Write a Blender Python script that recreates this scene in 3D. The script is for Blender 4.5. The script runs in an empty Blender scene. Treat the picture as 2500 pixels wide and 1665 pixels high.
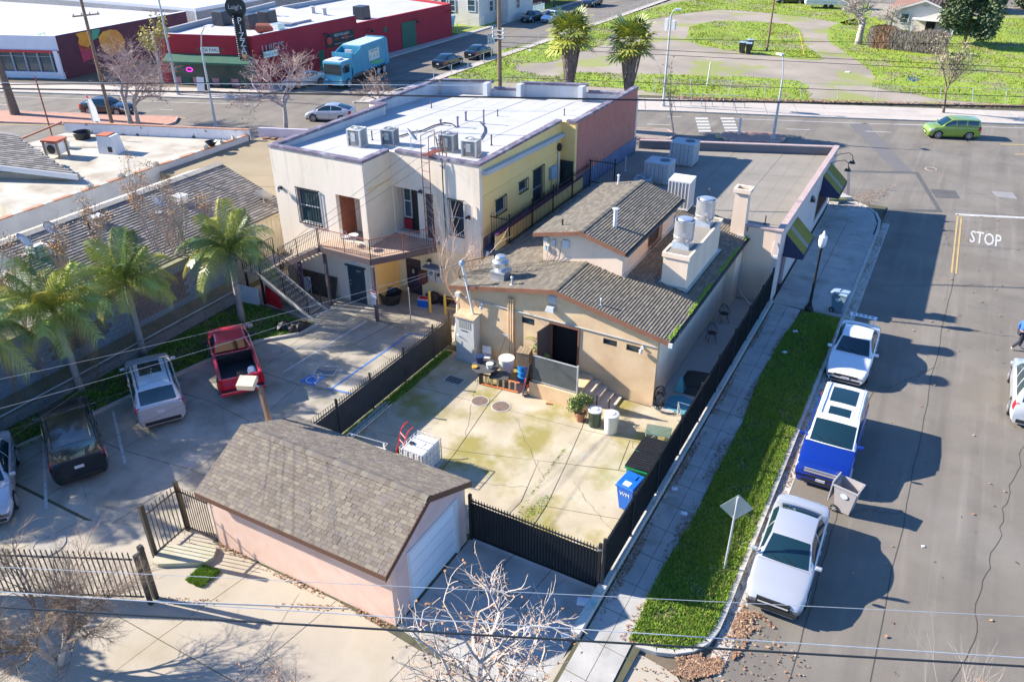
import bpy,bmesh,math,random
from math import sin,cos,pi,radians,hypot,atan2,sqrt
from mathutils import Vector,Matrix
V3=Vector
rnd=random.Random(7)
S=bpy.context.scene
COL=S.collection
F_PX,PITCH,ROLL,YAW,H=1971.59,radians(30.0765),radians(0.2452),radians(-28.7454),19.5
_f=V3((sin(YAW)*cos(PITCH),cos(YAW)*cos(PITCH),-sin(PITCH)))
_r=V3((cos(YAW),-sin(YAW),0));_d=-_r.cross(_f)
CR=cos(ROLL)*_r+sin(ROLL)*_d
CD=-sin(ROLL)*_r+cos(ROLL)*_d
CF=_f
cam=bpy.data.cameras.new('camera');camo=bpy.data.objects.new('camera',cam);COL.objects.link(camo)
M=Matrix((CR,-CD,-CF)).transposed().to_4x4();M.translation=V3((0,0,H));camo.matrix_world=M
cam.sensor_width=36;cam.lens=F_PX*36/2500;cam.clip_start=.3;cam.clip_end=2000
S.camera=camo
SUN_EL,SH_AZ=radians(29.0),radians(75.9)
sunv=V3((-sin(SH_AZ)*cos(SUN_EL),-cos(SH_AZ)*cos(SUN_EL),sin(SUN_EL)))
w=bpy.data.worlds.new('World');S.world=w;w.use_nodes=True
nt=w.node_tree;bg=nt.nodes['Background']
sky=nt.nodes.new('ShaderNodeTexSky');sky.sky_type='NISHITA';sky.sun_disc=False
sky.sun_elevation=SUN_EL;sky.sun_rotation=atan2(sunv.x,sunv.y)
sky.air_density=1;sky.dust_density=.1;sky.ozone_density=10
nt.links.new(sky.outputs[0],bg.inputs[0]);bg.inputs[1].default_value=0.12
sl=bpy.data.lights.new('sun','SUN');sl.energy=5;sl.angle=radians(.5);sl.color=(1,.92,.8)
so=bpy.data.objects.new('sun',sl);COL.objects.link(so)
so.rotation_euler=(-sunv).to_track_quat('-Z','Y').to_euler()
S.view_settings.view_transform='Standard';S.view_settings.look='None'
S.view_settings.exposure=1.28;S.view_settings.gamma=1
S.render.engine='CYCLES'
def ray(x,y):return(x-1250)/F_PX*CR+(y-832.5)/F_PX*CD+CF
def G(x,y,z=0):
 d=ray(x,y);t=(z-H)/d.z;return V3((d.x*t,d.y*t,z))
def G2(p,z=0):v=G(p[0],p[1],z);return(v.x,v.y)
def GY(x,y,Y):
 d=ray(x,y);t=Y/d.y;return V3((d.x*t,Y,H+d.z*t))
def HT(bx,by,tx,ty,z0=0):
 b=G(bx,by,z0);best=min(range(0,2200),key=lambda i:proj_err(b+V3((0,0,i*.01)),tx,ty));return best*.01
def proj(P):
 v=P-V3((0,0,H));k=v.dot(CF);return 1250+F_PX*v.dot(CR)/k,832.5+F_PX*v.dot(CD)/k
def proj_err(P,x,y):a,b=proj(P);return hypot(a-x,b-y)
def cr(ox,oy,s):return lambda x,y:(ox+x/s,oy+y/s)
c1=cr(1750,420,4.355);c2=cr(1350,700,4.355);c3=cr(1100,350,4.355);c4=cr(640,320,4.355);c5=cr(1100,650,4.355)
c6=cr(1500,550,4.355);c7=cr(1500,330,4.355);z1=cr(0,0,2.7706);z2=cr(800,0,2.7706);z3=cr(1650,0,2.7706)
z4=cr(0,450,2.7706);z5=cr(800,400,2.7706);z6=cr(1650,500,2.7706);b1=cr(0,1050,2.5494);b2=cr(800,850,2.7706)
b3=cr(800,1250,3.3643);b4=cr(1500,1050,2.355);e1=cr(0,0,4.71);e2=cr(400,0,4.71);e3=cr(700,50,5.233)
e4=cr(1080,0,3.925);e5=cr(1950,0,4.282);e6=cr(1560,180,2.4926);e7=cr(0,280,2.134);d1=cr(560,530,3.3176)
f2=cr(1100,830,4.4867);f3=cr(880,1000,4.979);f4=cr(1480,1000,3.4458);f5=cr(950,300,4.072);h1=cr(780,600,6.926)
MATS={}
def mat(name,c,c2=None,scale=3,rough=.8,metal=0,bump=0,bscale=40,stains=(),spec=None,streak=False,trans=0,emit=None,coat=0,alpha=None,grain=0,sss=0,tracks=0):
 """principled with object-space (world) noise: c..c2 mottling, stains = [(colour, scale, lo, hi, amount)]"""
 if name in MATS:return MATS[name]
 m=bpy.data.materials.new(name);m.use_nodes=True;n=m.node_tree.nodes;L=m.node_tree.links
 b=n['Principled BSDF'];b.inputs['Roughness'].default_value=rough;b.inputs['Metallic'].default_value=metal
 if spec is not None:b.inputs['Specular IOR Level'].default_value=spec
 if coat:b.inputs['Coat Weight'].default_value=coat;b.inputs['Coat Roughness'].default_value=.04
 if trans:b.inputs['Transmission Weight'].default_value=trans
 if alpha is not None:b.inputs['Alpha'].default_value=alpha
 if emit:b.inputs['Emission Color'].default_value=(*emit,1);b.inputs['Emission Strength'].default_value=1
 geo=n.new('ShaderNodeNewGeometry');pos=geo.outputs['Position']
 def noise(sc,det=4,vec=pos,r=.55):
  t=n.new('ShaderNodeTexNoise');t.inputs['Scale'].default_value=sc;t.inputs['Detail'].default_value=det;t.inputs['Roughness'].default_value=r
  L.new(vec,t.inputs['Vector']);return t.outputs['Fac']
 vec=pos
 if streak:
  mp=n.new('ShaderNodeMapping');mp.inputs['Scale'].default_value=(1,1,.12);L.new(pos,mp.inputs['Vector']);vec=mp.outputs[0]
 col=None
 if c2 is not None:
  mx=n.new('ShaderNodeMix');mx.data_type='RGBA';mx.inputs[6].default_value=(*c,1);mx.inputs[7].default_value=(*c2,1)
  rp=n.new('ShaderNodeMapRange');rp.inputs[1].default_value=.3;rp.inputs[2].default_value=.7
  L.new(noise(scale,6,vec),rp.inputs[0]);L.new(rp.outputs[0],mx.inputs[0]);col=mx.outputs[2]
 for(sc_,s2,lo,hi,am)in stains:
  mx=n.new('ShaderNodeMix');mx.data_type='RGBA';mx.inputs[7].default_value=(*sc_,1)
  if col:L.new(col,mx.inputs[6])
  else:mx.inputs[6].default_value=(*c,1)
  rp=n.new('ShaderNodeMapRange');rp.inputs[1].default_value=lo;rp.inputs[2].default_value=hi;rp.inputs[4].default_value=am
  L.new(noise(s2,5,vec),rp.inputs[0]);L.new(rp.outputs[0],mx.inputs[0]);col=mx.outputs[2]
 if tracks:
  mp=n.new('ShaderNodeMapping');mp.inputs['Scale'].default_value=(1,.05,1);L.new(pos,mp.inputs['Vector'])
  for(s2,cc,lo,hi,am)in((.9,(.1,.09,.08),.5,.75,.55),(2.4,(.34,.3,.25),.55,.8,.4)):
   mx=n.new('ShaderNodeMix');mx.data_type='RGBA';mx.inputs[7].default_value=(*cc,1);L.new(col,mx.inputs[6]);rp=n.new('ShaderNodeMapRange');rp.inputs[1].default_value=lo;rp.inputs[2].default_value=hi;rp.inputs[4].default_value=am
   L.new(noise(s2,4,mp.outputs[0]),rp.inputs[0]);L.new(rp.outputs[0],mx.inputs[0]);col=mx.outputs[2]
 if grain:
  mx=n.new('ShaderNodeMix');mx.data_type='RGBA';mx.blend_type='MULTIPLY';mx.inputs[0].default_value=grain
  if col:L.new(col,mx.inputs[6])
  else:mx.inputs[6].default_value=(*c,1)
  rp=n.new('ShaderNodeMapRange');rp.inputs[1].default_value=.35;rp.inputs[2].default_value=.65;rp.inputs[3].default_value=.45;rp.inputs[4].default_value=1.2
  L.new(noise(36,3,r=.8),rp.inputs[0]);cb=n.new('ShaderNodeCombineColor')
  for i in range(3):L.new(rp.outputs[0],cb.inputs[i])
  L.new(cb.outputs[0],mx.inputs[7]);col=mx.outputs[2]
 if col:L.new(col,b.inputs['Base Color'])
 else:b.inputs['Base Color'].default_value=(*c,1)
 if bump:
  bp=n.new('ShaderNodeBump');bp.inputs['Strength'].default_value=bump;bp.inputs['Distance'].default_value=.02
  L.new(noise(bscale,3),bp.inputs['Height']);L.new(bp.outputs[0],b.inputs['Normal'])
 MATS[name]=m;return m
ORG={};KIDS={}
def tag(o,label=None,cat=None,group=None,kind=None):
 if label:o['label']=label
 if cat:o['category']=cat
 if group:o['group']=group
 if kind:o['kind']=kind
 return o
def thing(name,label,cat,loc=(0,0,0),rz=0,group=None):
 o=bpy.data.objects.new(name,None);COL.objects.link(o);o.empty_display_size=.2
 o.location=loc;o.rotation_euler=(0,0,rz);ORG[o.name]=Matrix.Translation(V3(loc))@Matrix.Rotation(rz,4,'Z')
 return tag(o,label,cat,group)
def link(name,me,parent=None,loc=None):
 o=bpy.data.objects.new(name,me);COL.objects.link(o)
 base=Matrix.Identity(4)
 if parent:o.parent=parent;base=ORG[parent.name];KIDS.setdefault(parent.name,[]).append(o)
 if loc is not None:o.location=loc;base=base@Matrix.Translation(V3(loc))
 ORG[o.name]=base
 return o
class MB:
 """collects shapes (world coordinates unless local) and builds one mesh object"""
 def __init__(s):s.v=[];s.f=[];s.mi=[];s.m=0
 def add(s,vs,fs):
  o=len(s.v);s.v+=[tuple(p)for p in vs];s.f+=[tuple(i+o for i in f)for f in fs];s.mi+=[s.m]*len(fs);return s
 def box(s,x0,x1,y0,y1,z0,z1,M=None):
  vs=[V3((x,y,z))for z in(z0,z1)for y in(y0,y1)for x in(x0,x1)]
  if M:vs=[M@v for v in vs]
  return s.add(vs,[(0,2,3,1),(4,5,7,6),(0,1,5,4),(2,6,7,3),(0,4,6,2),(1,3,7,5)])
 def cbox(s,c,d,rz=0,tilt=None):
  M=Matrix.Translation(V3(c))@Matrix.Rotation(rz,4,'Z')
  if tilt:M=M@tilt
  return s.box(-d[0]/2,d[0]/2,-d[1]/2,d[1]/2,-d[2]/2,d[2]/2,M)
 def hexa(s,lo,hi):
  vs=list(lo)+list(hi);return s.add(vs,[(3,2,1,0),(4,5,6,7)]+[(i,(i+1)%4,(i+1)%4+4,i+4)for i in range(4)])
 def prism(s,poly,z0,z1):
  n=len(poly)
  a=sum(poly[i][0]*poly[(i+1)%n][1]-poly[(i+1)%n][0]*poly[i][1]for i in range(n))
  if a<0:poly=poly[::-1]
  vs=[(p[0],p[1],z0)for p in poly]+[(p[0],p[1],z1)for p in poly]
  return s.add(vs,[tuple(range(n))[::-1],tuple(range(n,2*n))]+[(i,(i+1)%n,(i+1)%n+n,i+n)for i in range(n)])
 def cyl(s,p,q,r,r2=None,n=10,caps=True):
  p=V3(p);q=V3(q);r2=r if r2 is None else r2;a=(q-p).normalized()if(q-p).length>1e-6 else V3((0,0,1))
  u=a.orthogonal().normalized();v=a.cross(u);vs=[]
  for c,rr in((p,r),(q,r2)):vs+=[c+rr*(cos(2*pi*i/n)*u+sin(2*pi*i/n)*v)for i in range(n)]
  fs=[(i,(i+1)%n,(i+1)%n+n,i+n)for i in range(n)]
  if caps:fs+=[tuple(range(n))[::-1],tuple(range(n,2*n))]
  return s.add(vs,fs)
 def tube(s,pts,r,n=6,r2=None,caps=True):
  pts=[V3(p)for p in pts];k=len(pts);vs=[];fs=[];pu=None
  for i,p in enumerate(pts):
   a=(pts[min(i+1,k-1)]-pts[max(i-1,0)]).normalized()
   u=(pu-a*pu.dot(a))if pu is not None else a.orthogonal()
   u.normalize();pu=u;v=a.cross(u);rr=r if r2 is None else r+(r2-r)*i/(k-1)
   if isinstance(r,(list,tuple)):rr=r[i]
   vs+=[p+rr*(cos(2*pi*j/n)*u+sin(2*pi*j/n)*v)for j in range(n)]
  for i in range(k-1):fs+=[(i*n+j,i*n+(j+1)%n,(i+1)*n+(j+1)%n,(i+1)*n+j)for j in range(n)]
  if caps:fs+=[tuple(range(n))[::-1],tuple(range((k-1)*n,k*n))]
  return s.add(vs,fs)
 def lathe(s,prof,c=(0,0,0),n=20,close=True):
  vs=[];fs=[];k=len(prof)
  for(r,z)in prof:vs+=[(c[0]+r*cos(2*pi*j/n),c[1]+r*sin(2*pi*j/n),c[2]+z)for j in range(n)]
  for i in range(k-1):fs+=[(i*n+j,i*n+(j+1)%n,(i+1)*n+(j+1)%n,(i+1)*n+j)for j in range(n)]
  if close:fs+=[tuple(range(n))[::-1],tuple(range((k-1)*n,k*n))]
  return s.add(vs,fs)
 def quad(s,*p):return s.add(p,[tuple(range(len(p)))])
 def slab(s,pts,n,t):
  n=V3(n).normalized()*t;k=len(pts);a=[V3(p)for p in pts]
  vs=a+[p+n for p in a];return s.add(vs,[tuple(range(k))[::-1],tuple(range(k,2*k))]+[(i,(i+1)%k,(i+1)%k+k,i+k)for i in range(k)])
 def B(s,name,m,parent=None,smooth=False,bevel=0,sub=0,rw=False,kind=None,label=None,fx_=True):
  me=bpy.data.meshes.new(name)
  vs=s.v
  if parent and not rw:
   inv=ORG[parent.name].inverted();vs=[inv@V3(v)for v in vs]
  me.from_pydata([tuple(v)for v in vs],[],s.f)
  ms=m if isinstance(m,(list,tuple))else[m]
  for x in ms:me.materials.append(x)
  if len(ms)>1:me.polygons.foreach_set('material_index',s.mi)
  if fx_ and len(s.f)<60000:
   bm=bmesh.new();bm.from_mesh(me);bmesh.ops.recalc_face_normals(bm,faces=bm.faces);bm.to_mesh(me);bm.free()
  if smooth:
   me.polygons.foreach_set('use_smooth',[True]*len(me.polygons))
   if smooth=='auto':
    me.set_sharp_from_angle(angle=radians(35))
  me.update()
  o=link(name,me,parent)
  if bevel:
   md=o.modifiers.new('bevel','BEVEL');md.width=bevel;md.segments=2;md.limit_method='ANGLE'
  if sub:
   md=o.modifiers.new('sub','SUBSURF');md.levels=sub;md.render_levels=sub
  if kind:o['kind']=kind
  if label:o['label']=label
  return o
def dup(root,loc=None,rz=None,label=None,group=None):
 def cp(o,par):
  c=o.copy();COL.objects.link(c)
  if par:c.parent=par;KIDS.setdefault(par.name,[]).append(c)
  for ch in list(KIDS.get(o.name,[])):cp(ch,c)
  return c
 r=cp(root,None)
 if loc is not None:r.location=loc
 if rz is not None:r.rotation_euler=(r.rotation_euler[0],r.rotation_euler[1],rz)
 if label:r['label']=label
 if group:r['group']=group;root['group']=group
 ORG[r.name]=Matrix.Translation(r.location)@Matrix.Rotation(r.rotation_euler[2],4,'Z')
 return r
def text(body,size,m,name,parent,M,depth=.004,sx=1,align='CENTER',kind=None,bold=0):
 """flat lettering converted to mesh, placed with matrix M (world)"""
 cu=bpy.data.curves.new(name,'FONT');cu.body=body;cu.size=size;cu.extrude=depth;cu.align_x=align;cu.align_y='CENTER';cu.resolution_u=2;cu.offset=bold
 t=bpy.data.objects.new('t',cu);COL.objects.link(t)
 dg=bpy.context.evaluated_depsgraph_get();me=bpy.data.meshes.new_from_object(t.evaluated_get(dg));bpy.data.objects.remove(t)
 if parent:M=ORG[parent.name].inverted()@M
 me.transform(M@Matrix.Diagonal((sx,1,1,1)));me.materials.clear();me.materials.append(m)
 o=link(name,me,parent)
 if kind:o['kind']=kind
 return o
def frameM(o,x,y):
 x=V3(x).normalized();y=V3(y);y=(y-x*y.dot(x)).normalized();z=x.cross(y)
 M=Matrix((x,y,z)).transposed().to_4x4();M.translation=V3(o);return M
asphalt=mat('asphalt',(.17,.148,.12),(.23,.202,.165),.35,.92,bump=.35,bscale=90,tracks=1,stains=[((.11,.105,.1),.6,.55,.75,.5),((.26,.24,.215),.22,.5,.8,.5)],grain=.35)
asphalt2=mat('asphalt_patch',(.09,.088,.085),(.12,.115,.11),1,.9,bump=.3,bscale=90,grain=.3)
asphalt3=mat('asphalt_light_patch',(.26,.25,.24),(.3,.29,.28),1,.9,grain=.3)
conc=mat('concrete_lot',(.29,.26,.2),(.43,.385,.31),.8,.85,bump=.25,bscale=60,stains=[((.15,.145,.1),.7,.5,.7,.6),((.55,.51,.43),.5,.5,.75,.6)],grain=.15)
conc_y=mat('concrete_yard',(.4,.34,.235),(.56,.475,.34),.7,.85,bump=.25,bscale=60,stains=[((.27,.23,.04),.45,.47,.62,.85),((.55,.53,.44),1.1,.55,.75,.6),((.2,.18,.1),2.2,.6,.75,.45)],grain=.15)
conc_alley=mat('concrete_alley',(.38,.33,.26),(.48,.42,.33),.5,.85,bump=.2,bscale=60,stains=[((.3,.25,.16),.5,.5,.72,.6),((.24,.22,.18),1.6,.6,.75,.4)],grain=.12)  # blotches are stains plus dappled leaf shade painted into the colour
conc_walk=mat('concrete_sidewalk',(.36,.345,.32),(.48,.46,.42),1.2,.88,bump=.25,bscale=60,stains=[((.2,.2,.14),.8,.55,.72,.6)],grain=.2)
conc_far=mat('concrete_far_walk',(.42,.37,.32),(.52,.46,.4),.4,.88,grain=.1)
kerbm=mat('concrete_kerb',(.42,.4,.35),(.55,.52,.46),2,.85,bump=.2,grain=.2)
joint=mat('joint_dirt',(.07,.065,.045),(.1,.1,.05),2,.95)
gravel=mat('gravel_ground',(.31,.255,.195),(.4,.34,.27),.25,.95,bump=.5,bscale=30,stains=[((.25,.215,.17),.12,.45,.65,.7),((.26,.3,.05),.14,.53,.6,.75)],grain=.4)
grassm=mat('grass_ground',(.2,.3,.025),(.31,.4,.04),.25,.95,bump=.6,bscale=18,stains=[((.3,.25,.17),.2,.52,.62,.85),((.1,.19,.02),.1,.52,.7,.6),((.26,.2,.09),.6,.56,.66,.7)],grain=.6)
soil=mat('soil',(.13,.1,.07),(.19,.15,.1),3,.95,bump=.4,grain=.4)
leafdirt=mat('leaf_litter_soil',(.2,.12,.07),(.3,.19,.11),3,.95,bump=.5,grain=.5)
white_paint=mat('road_paint_white',(.66,.65,.62),(.45,.43,.4),5,.7,grain=.5)
yellow_paint=mat('road_paint_yellow',(.6,.4,.12),(.42,.32,.17),5,.7,grain=.4)
blue_paint=mat('road_paint_blue',(.03,.16,.5),(.08,.2,.45),2,.7)
stucco_w=mat('stucco_cream',(.76,.65,.52),(.84,.73,.6),1.5,.9,bump=.25,bscale=50,streak=True,stains=[((.6,.47,.28),.9,.57,.75,.55),((.42,.38,.33),2.2,.62,.75,.45)])
stucco_y=mat('stucco_yellow',(.9,.58,.2),(.92,.64,.27),1,.9,bump=.25,bscale=50,stains=[((.8,.53,.15),.5,.5,.75,.5)])
stucco_t=mat('stucco_tan',(.64,.44,.25),(.78,.58,.36),1.1,.9,bump=.25,bscale=50,stains=[((.5,.31,.15),.7,.52,.72,.45),((.4,.3,.2),2,.62,.75,.3)])
stucco_p=mat('stucco_pinkish',(.8,.6,.44),(.86,.68,.52),1.1,.9,bump=.25,bscale=50,stains=[((.5,.38,.3),.6,.55,.75,.4)],streak=True)
stucco_g=mat('stucco_garage_pink',(.72,.48,.36),(.8,.58,.46),1.4,.9,bump=.25,bscale=50,stains=[((.6,.33,.22),.8,.55,.75,.4)])
redwall=mat('paint_barn_red',(.34,.02,.035),(.4,.028,.042),.5,.85)
mauve=mat('paint_mauve',(.5,.17,.12),(.56,.21,.15),2,.9,bump=.2)
purple=mat('paint_purple_trim',(.12,.09,.13),(.2,.17,.21),1.5,.6,stains=[((.38,.36,.38),2,.5,.62,.7)])
brown_trim=mat('paint_brown_fascia',(.2,.085,.05),(.26,.12,.07),2,.7)
roofw=mat('roof_membrane_pale',(.44,.435,.43),(.52,.515,.505),.6,.85,stains=[((.42,.4,.38),.8,.6,.8,.5)],grain=.1)
roofg=mat('roof_membrane_grey',(.24,.215,.18),(.3,.27,.225),.5,.9,stains=[((.2,.19,.17),.8,.55,.8,.5)],grain=.25)
roof_tan=mat('roof_tan_gravel',(.3,.23,.14),(.36,.29,.18),.5,.95,bump=.4,grain=.5)
roof_wh=mat('roof_white_coat',(.4,.36,.29),(.54,.5,.42),.5,.85,stains=[((.28,.22,.14),.6,.48,.7,.7)])
para_in=mat('parapet_inner_grey',(.42,.43,.44),(.55,.56,.57),1,.85,streak=True)
galv=mat('galvanised_metal',(.62,.63,.64),(.74,.75,.76),4,.35,.75,bump=.05)
alu=mat('aluminium',(.75,.76,.78),rough=.3,metal=.8)
acw=mat('ac_cabinet_grey',(.55,.54,.5),(.63,.62,.58),3,.6)
acd=mat('ac_louvre_dark',(.12,.12,.12),rough=.6)
black=mat('black_paint',(.02,.021,.022),rough=.45)
blackm=mat('black_mesh_screen',(.035,.037,.038),(.05,.05,.05),2,.85)
rustm=mat('rust_red_iron',(.27,.06,.035),(.2,.07,.045),6,.7)
darkdoor=mat('door_dark_teal',(.03,.055,.075),rough=.5)
interior=mat('dark_interior',(.012,.012,.014),rough=.9)
glass=mat('window_glass',(.03,.06,.075),(.05,.1,.12),2,.08,spec=.8)
wood=mat('weathered_wood',(.25,.18,.11),(.36,.27,.17),4,.85,streak=True,bump=.3)
poleM=mat('pole_wood',(.16,.105,.07),(.25,.18,.12),6,.9,streak=True,bump=.4)
lampgrey=mat('pole_grey',(.42,.44,.45),(.5,.52,.53),3,.5,metal=.2)
whitep=mat('white_plastic',(.66,.66,.65),rough=.45)
rubber=mat('tyre_rubber',(.02,.02,.021),rough=.85)
pipew=mat('pipe_white',(.72,.71,.68),rough=.5)
# ================================================================ SETTING
def sheet(name,poly,z,m,holes=None):
 b=MB();b.quad(*[(p[0],p[1],z)for p in poly]);o=b.B(name,m,fx_=0);o['kind']='structure'
 if o.data.polygons[0].normal.z<0:o.data.flip_normals()
 return o
def struct(o):o['kind']='structure';return o
sheet('ground',[(-500,-150),(400,-150),(400,900),(-500,900)],-.03,soil)
FK=[(-200,7.0),(-87.6,49.5),(-66.3,57.4),(-23.2,74.4),(-12.4,78.0),(-2.1,81.7),(5.5,84.4),(60,103.6)]
NK=[(-200,-9.5),(-88,32.2),(-44,45.5),(-31,49.6),(-18,54.2),(-6.2,58.4),(-3.4,58.6)]
sheet('main_street',[(-200,7),(-87.6,49.5),(-66.3,57.4),(-52,63.1),(-23.2,74.4),(-12.4,78),(-2.1,81.7),(5.5,84.4),(60,103.6),(60,79),(16,63),(14,56),(-2,56),(-6.2,58.4),(-18,54.2),(-31,49.6),(-44,45.5),(-88,32.2),(-200,-9.5)],0,asphalt)
sheet('side_street',[(-2.5,-20),(-2.5,57),(14.4,57),(14.4,-20)],-.004,asphalt)
sheet('back_street',[(-62.2,58),(-52.4,62),(-51.4,92),(-50.5,126),(-49.5,330),(-62.2,330)],.004,asphalt)
sheet('far_cross_street',[(-49,153),(60,178),(60,187),(-49,162)],-.01,asphalt)
for q in([z3(1160,1152),z3(1640,1165),z3(1805,1437),z3(1150,1430)],):
 sheet('asphalt_patch',[G2(p)for p in q],.006,asphalt2)
sheet('asphalt_patch',[G2(p)for p in(z3(1180,1168),z3(1620,1180),z3(1765,1420),z3(1172,1412))],.010,asphalt)
sheet('asphalt_patch',[G2(p)for p in(z3(1170,840),z3(1290,835),z3(1600,1165),z3(1480,1162))],.006,mat('asphalt_trench',(.14,.135,.13),(.16,.15,.145),1,.9,grain=.3))
sheet('asphalt_patch',[G2(p)for p in(z3(2135,1295),z3(2280,1305),z3(2310,1350),z3(2165,1330))],.006,asphalt3)
sheet('asphalt_patch',[G2(p)for p in(z3(1720,1280),z3(1890,1290),z3(1925,1345),z3(1760,1340))],.006,asphalt2)
sheet('gutter',[(-2.5,15.8),(-2.5,54),(-2.05,54),(-2.05,15.8)],.002,kerbm)
def strip(pts,wd,z,name,m,kind='structure',parent=None):
 b=MB()
 for i in range(len(pts)-1):
  a=V3((*pts[i],z));c=V3((*pts[i+1],z));d=(c-a);n=V3((-d.y,d.x,0)).normalized()*wd/2
  e=d.normalized()*wd*.3
  b.quad(a-n-e,c-n+e,c+n+e,a+n-e)
 o=b.B(name,m,parent,fx_=0)
 for p in o.data.polygons:
  if p.normal.z<0:o.data.flip_normals();break
 if kind:o['kind']=kind
 return o
def wob(p,q,n=14,a=.06,seed=0):
 r=random.Random(seed);p=V3(p);q=V3(q);d=(q-p);nn=V3((-d.y,d.x)).normalized();o=0;out=[]
 for i in range(n+1):
  o=o*.7+r.uniform(-a,a);out.append(tuple(p+d*i/n+nn*(o if 0<i<n else 0)))
 return out
crackm=mat('crack_dark',(.075,.07,.06),rough=.95)
for i,(p,q)in enumerate([((-1.9,44),(3.5,47)),((0,40.5),(6,41.5)),((-.4,33),(2.0,36.5)),((2,50),(.5,57)),((3.6,18),(5.5,33)),(G2(z3(1200,1000)),G2(z3(1560,1060))),(G2(z3(1650,1000)),G2(z3(2355,1130))),(G2(z3(1800,1200)),G2(z3(2300,1420))),(G2(e2(0,1300)),G2(e2(1200,1330))),((-1.5,24),(1.7,25.5))]):
 strip(wob(p,q,40,.09,i+40),.02,.003,'road_crack',crackm)
for i,(p,q)in enumerate([((-16.5,27),(-14.2,22)),((-13,24),(-10.2,21)),((-12.8,19.5),(-10.6,20.4)),((-9.2,21.5),(-6.4,19.2)),((-10.8,14.5),(-6.3,13.6)),((-9.5,16.8),(-7.8,12.8)),((-7.4,17),(-8.6,13)),((-14.5,12.5),(-13.2,6)),((-26,20),(-22,17)),((-24,27.5),(-20,25)),((-22.8,14),(-19,12.4)),((-21,29),(-19,22)),((-9.2,12.6),(-7.2,5)),((-29,15),(-24,12)),((-8.2,24.8),(-6.9,22.8))]):
 strip(wob(p,q,26,.05,i+60),.011,.0065,'concrete_crack',mat('crack_soft',(.17,.15,.1),rough=.95))
for i,(p,q)in enumerate([((-.35,15),(-.3,33)),((1.6,14),(2.0,50)),(G2(z3(1560,1020)),G2(z3(1760,960))),(G2(z3(2090,1060)),G2(z3(2180,1000)))]):
 strip(wob(p,q,30,.05,i),.025,.003,'road_crack',crackm)
def along(p,q,t):return(p[0]+(q[0]-p[0])*t,p[1]+(q[1]-p[1])*t)
strip([G2(z3(400,805)),G2(z3(1300,838)),G2(z3(2355,868)),(30,92)],.12,.006,'road_marking',white_paint)
strip([(-110,39.5),G2(e1(0,1110)),G2(e1(2355,1190)),(-60,58.3)],.12,.006,'road_marking',white_paint)
for a,c in((z3(750,875),z3(905,880)),(z3(1285,890),z3(1450,897)),(e6(48,309),e6(190,314)),(e6(176,263),e6(256,266)),(e1(0,1205),e1(110,1212)),(e1(1840,1262),e1(1980,1268)),(z3(1485,842),z3(1780,850))):
 strip([G2(a),G2(c)],.13,.010,'road_marking',white_paint)
for a,c in((z3(480,918),z3(820,932)),(z3(2200,977),z3(2500,985)),(z3(2300,1045),z3(2500,1049)),(e1(1320,1330),e1(2120,1362)),(e1(0,1432),e1(1000,1448))):
 strip([G2(a),G2(c)],.2,.006,'road_marking',yellow_paint)
for x0,x1,dx in((130,215,9),(302,392,12)):
 for k in range(5):
  y=803+k*21;sx=dx*k*.62
  q=[z3(x0+sx,y-5),z3(x1+sx,y-5),z3(x1+sx+3,y+7),z3(x0+sx+3,y+7)]
  sheet('crosswalk_bar',[G2(p)for p in q],.010,white_paint)
strip([G2(z3(1905,1452)),G2(z3(2500,1482)),(14,58.3)],.35,.006,'stop_line',white_paint)
for o in(0,.22):strip([(G2(z3(1925,1455))[0]+o-.15,G2(z3(1925,1455))[1]),(G2(z6(1865,460))[0]+o,G2(z6(1865,460))[1])],.1,.006,'centre_line',yellow_paint)
def stencil(body,x0,x1,y0,y1,z,m,name='painted_word'):
 o=text(body,1,m,name,None,Matrix.Identity(4),depth=.0,bold=.012)
 xs=[v.co.x for v in o.data.vertices];ys=[v.co.y for v in o.data.vertices]
 for v in o.data.vertices:
  v.co=((v.co.x-min(xs))/(max(xs)-min(xs))*(x1-x0)+x0,(v.co.y-min(ys))/(max(ys)-min(ys))*(y1-y0)+y0,z)
 o.data.update();o['kind']='structure';return o
a,c,e=G(*z6(1985,255)),G(*z6(2200,290)),G(*z6(1990,172))
stencil('STOP',a.x,c.x,(a.y+c.y)/2,e.y,.008,white_paint,'stop_lettering')
b=MB()
for k in range(4):
 pass
def kerb(pts,name='kerb',h=.13,wd=.16,m=None,z=0):
 b=MB()
 for i in range(len(pts)-1):
  a=V3(pts[i]);c=V3(pts[i+1]);d=c-a;n=V3((-d.y,d.x)).normalized()*wd
  b.prism([tuple(a),tuple(c),tuple(c+n),tuple(a+n)],z-.05,z+h)
 return struct(b.B(name,m or kerbm))
arc=[(-2.5,18),(-2.52,17.3),(-2.65,16.7),(-2.95,16.2),(-3.4,15.85),(-3.9,15.65),(-4.5,15.55)]
kerb([(-2.5,52.6),(-2.5,18)][::-1]);kerb([(-2.5,52.6),(-2.6,54),(-3.0,55.4),(-3.9,56.6),(-5.2,57.3),(-6.2,57.6),(-18,53.4),(-31,48.9),(-44,44.7),(-88,31.4)])
kerb(arc[::-1])
VG=[(-4.72,15.7),(-4.85,18),(-4.68,22),(-4.66,28),(-4.9,32),(-4.75,36),(-4.45,39),(-2.66,39.0),(-2.66,18),(-2.7,17.3),(-2.82,16.7),(-3.1,16.3),(-3.5,16.0),(-4.0,15.8)]
turf=mat('turf_soil',(.08,.12,.025),(.16,.16,.06),2,.95,bump=.5,grain=.5)
b=MB();b.prism(VG,-.05,.12);struct(b.B('grass_verge',turf))
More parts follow.
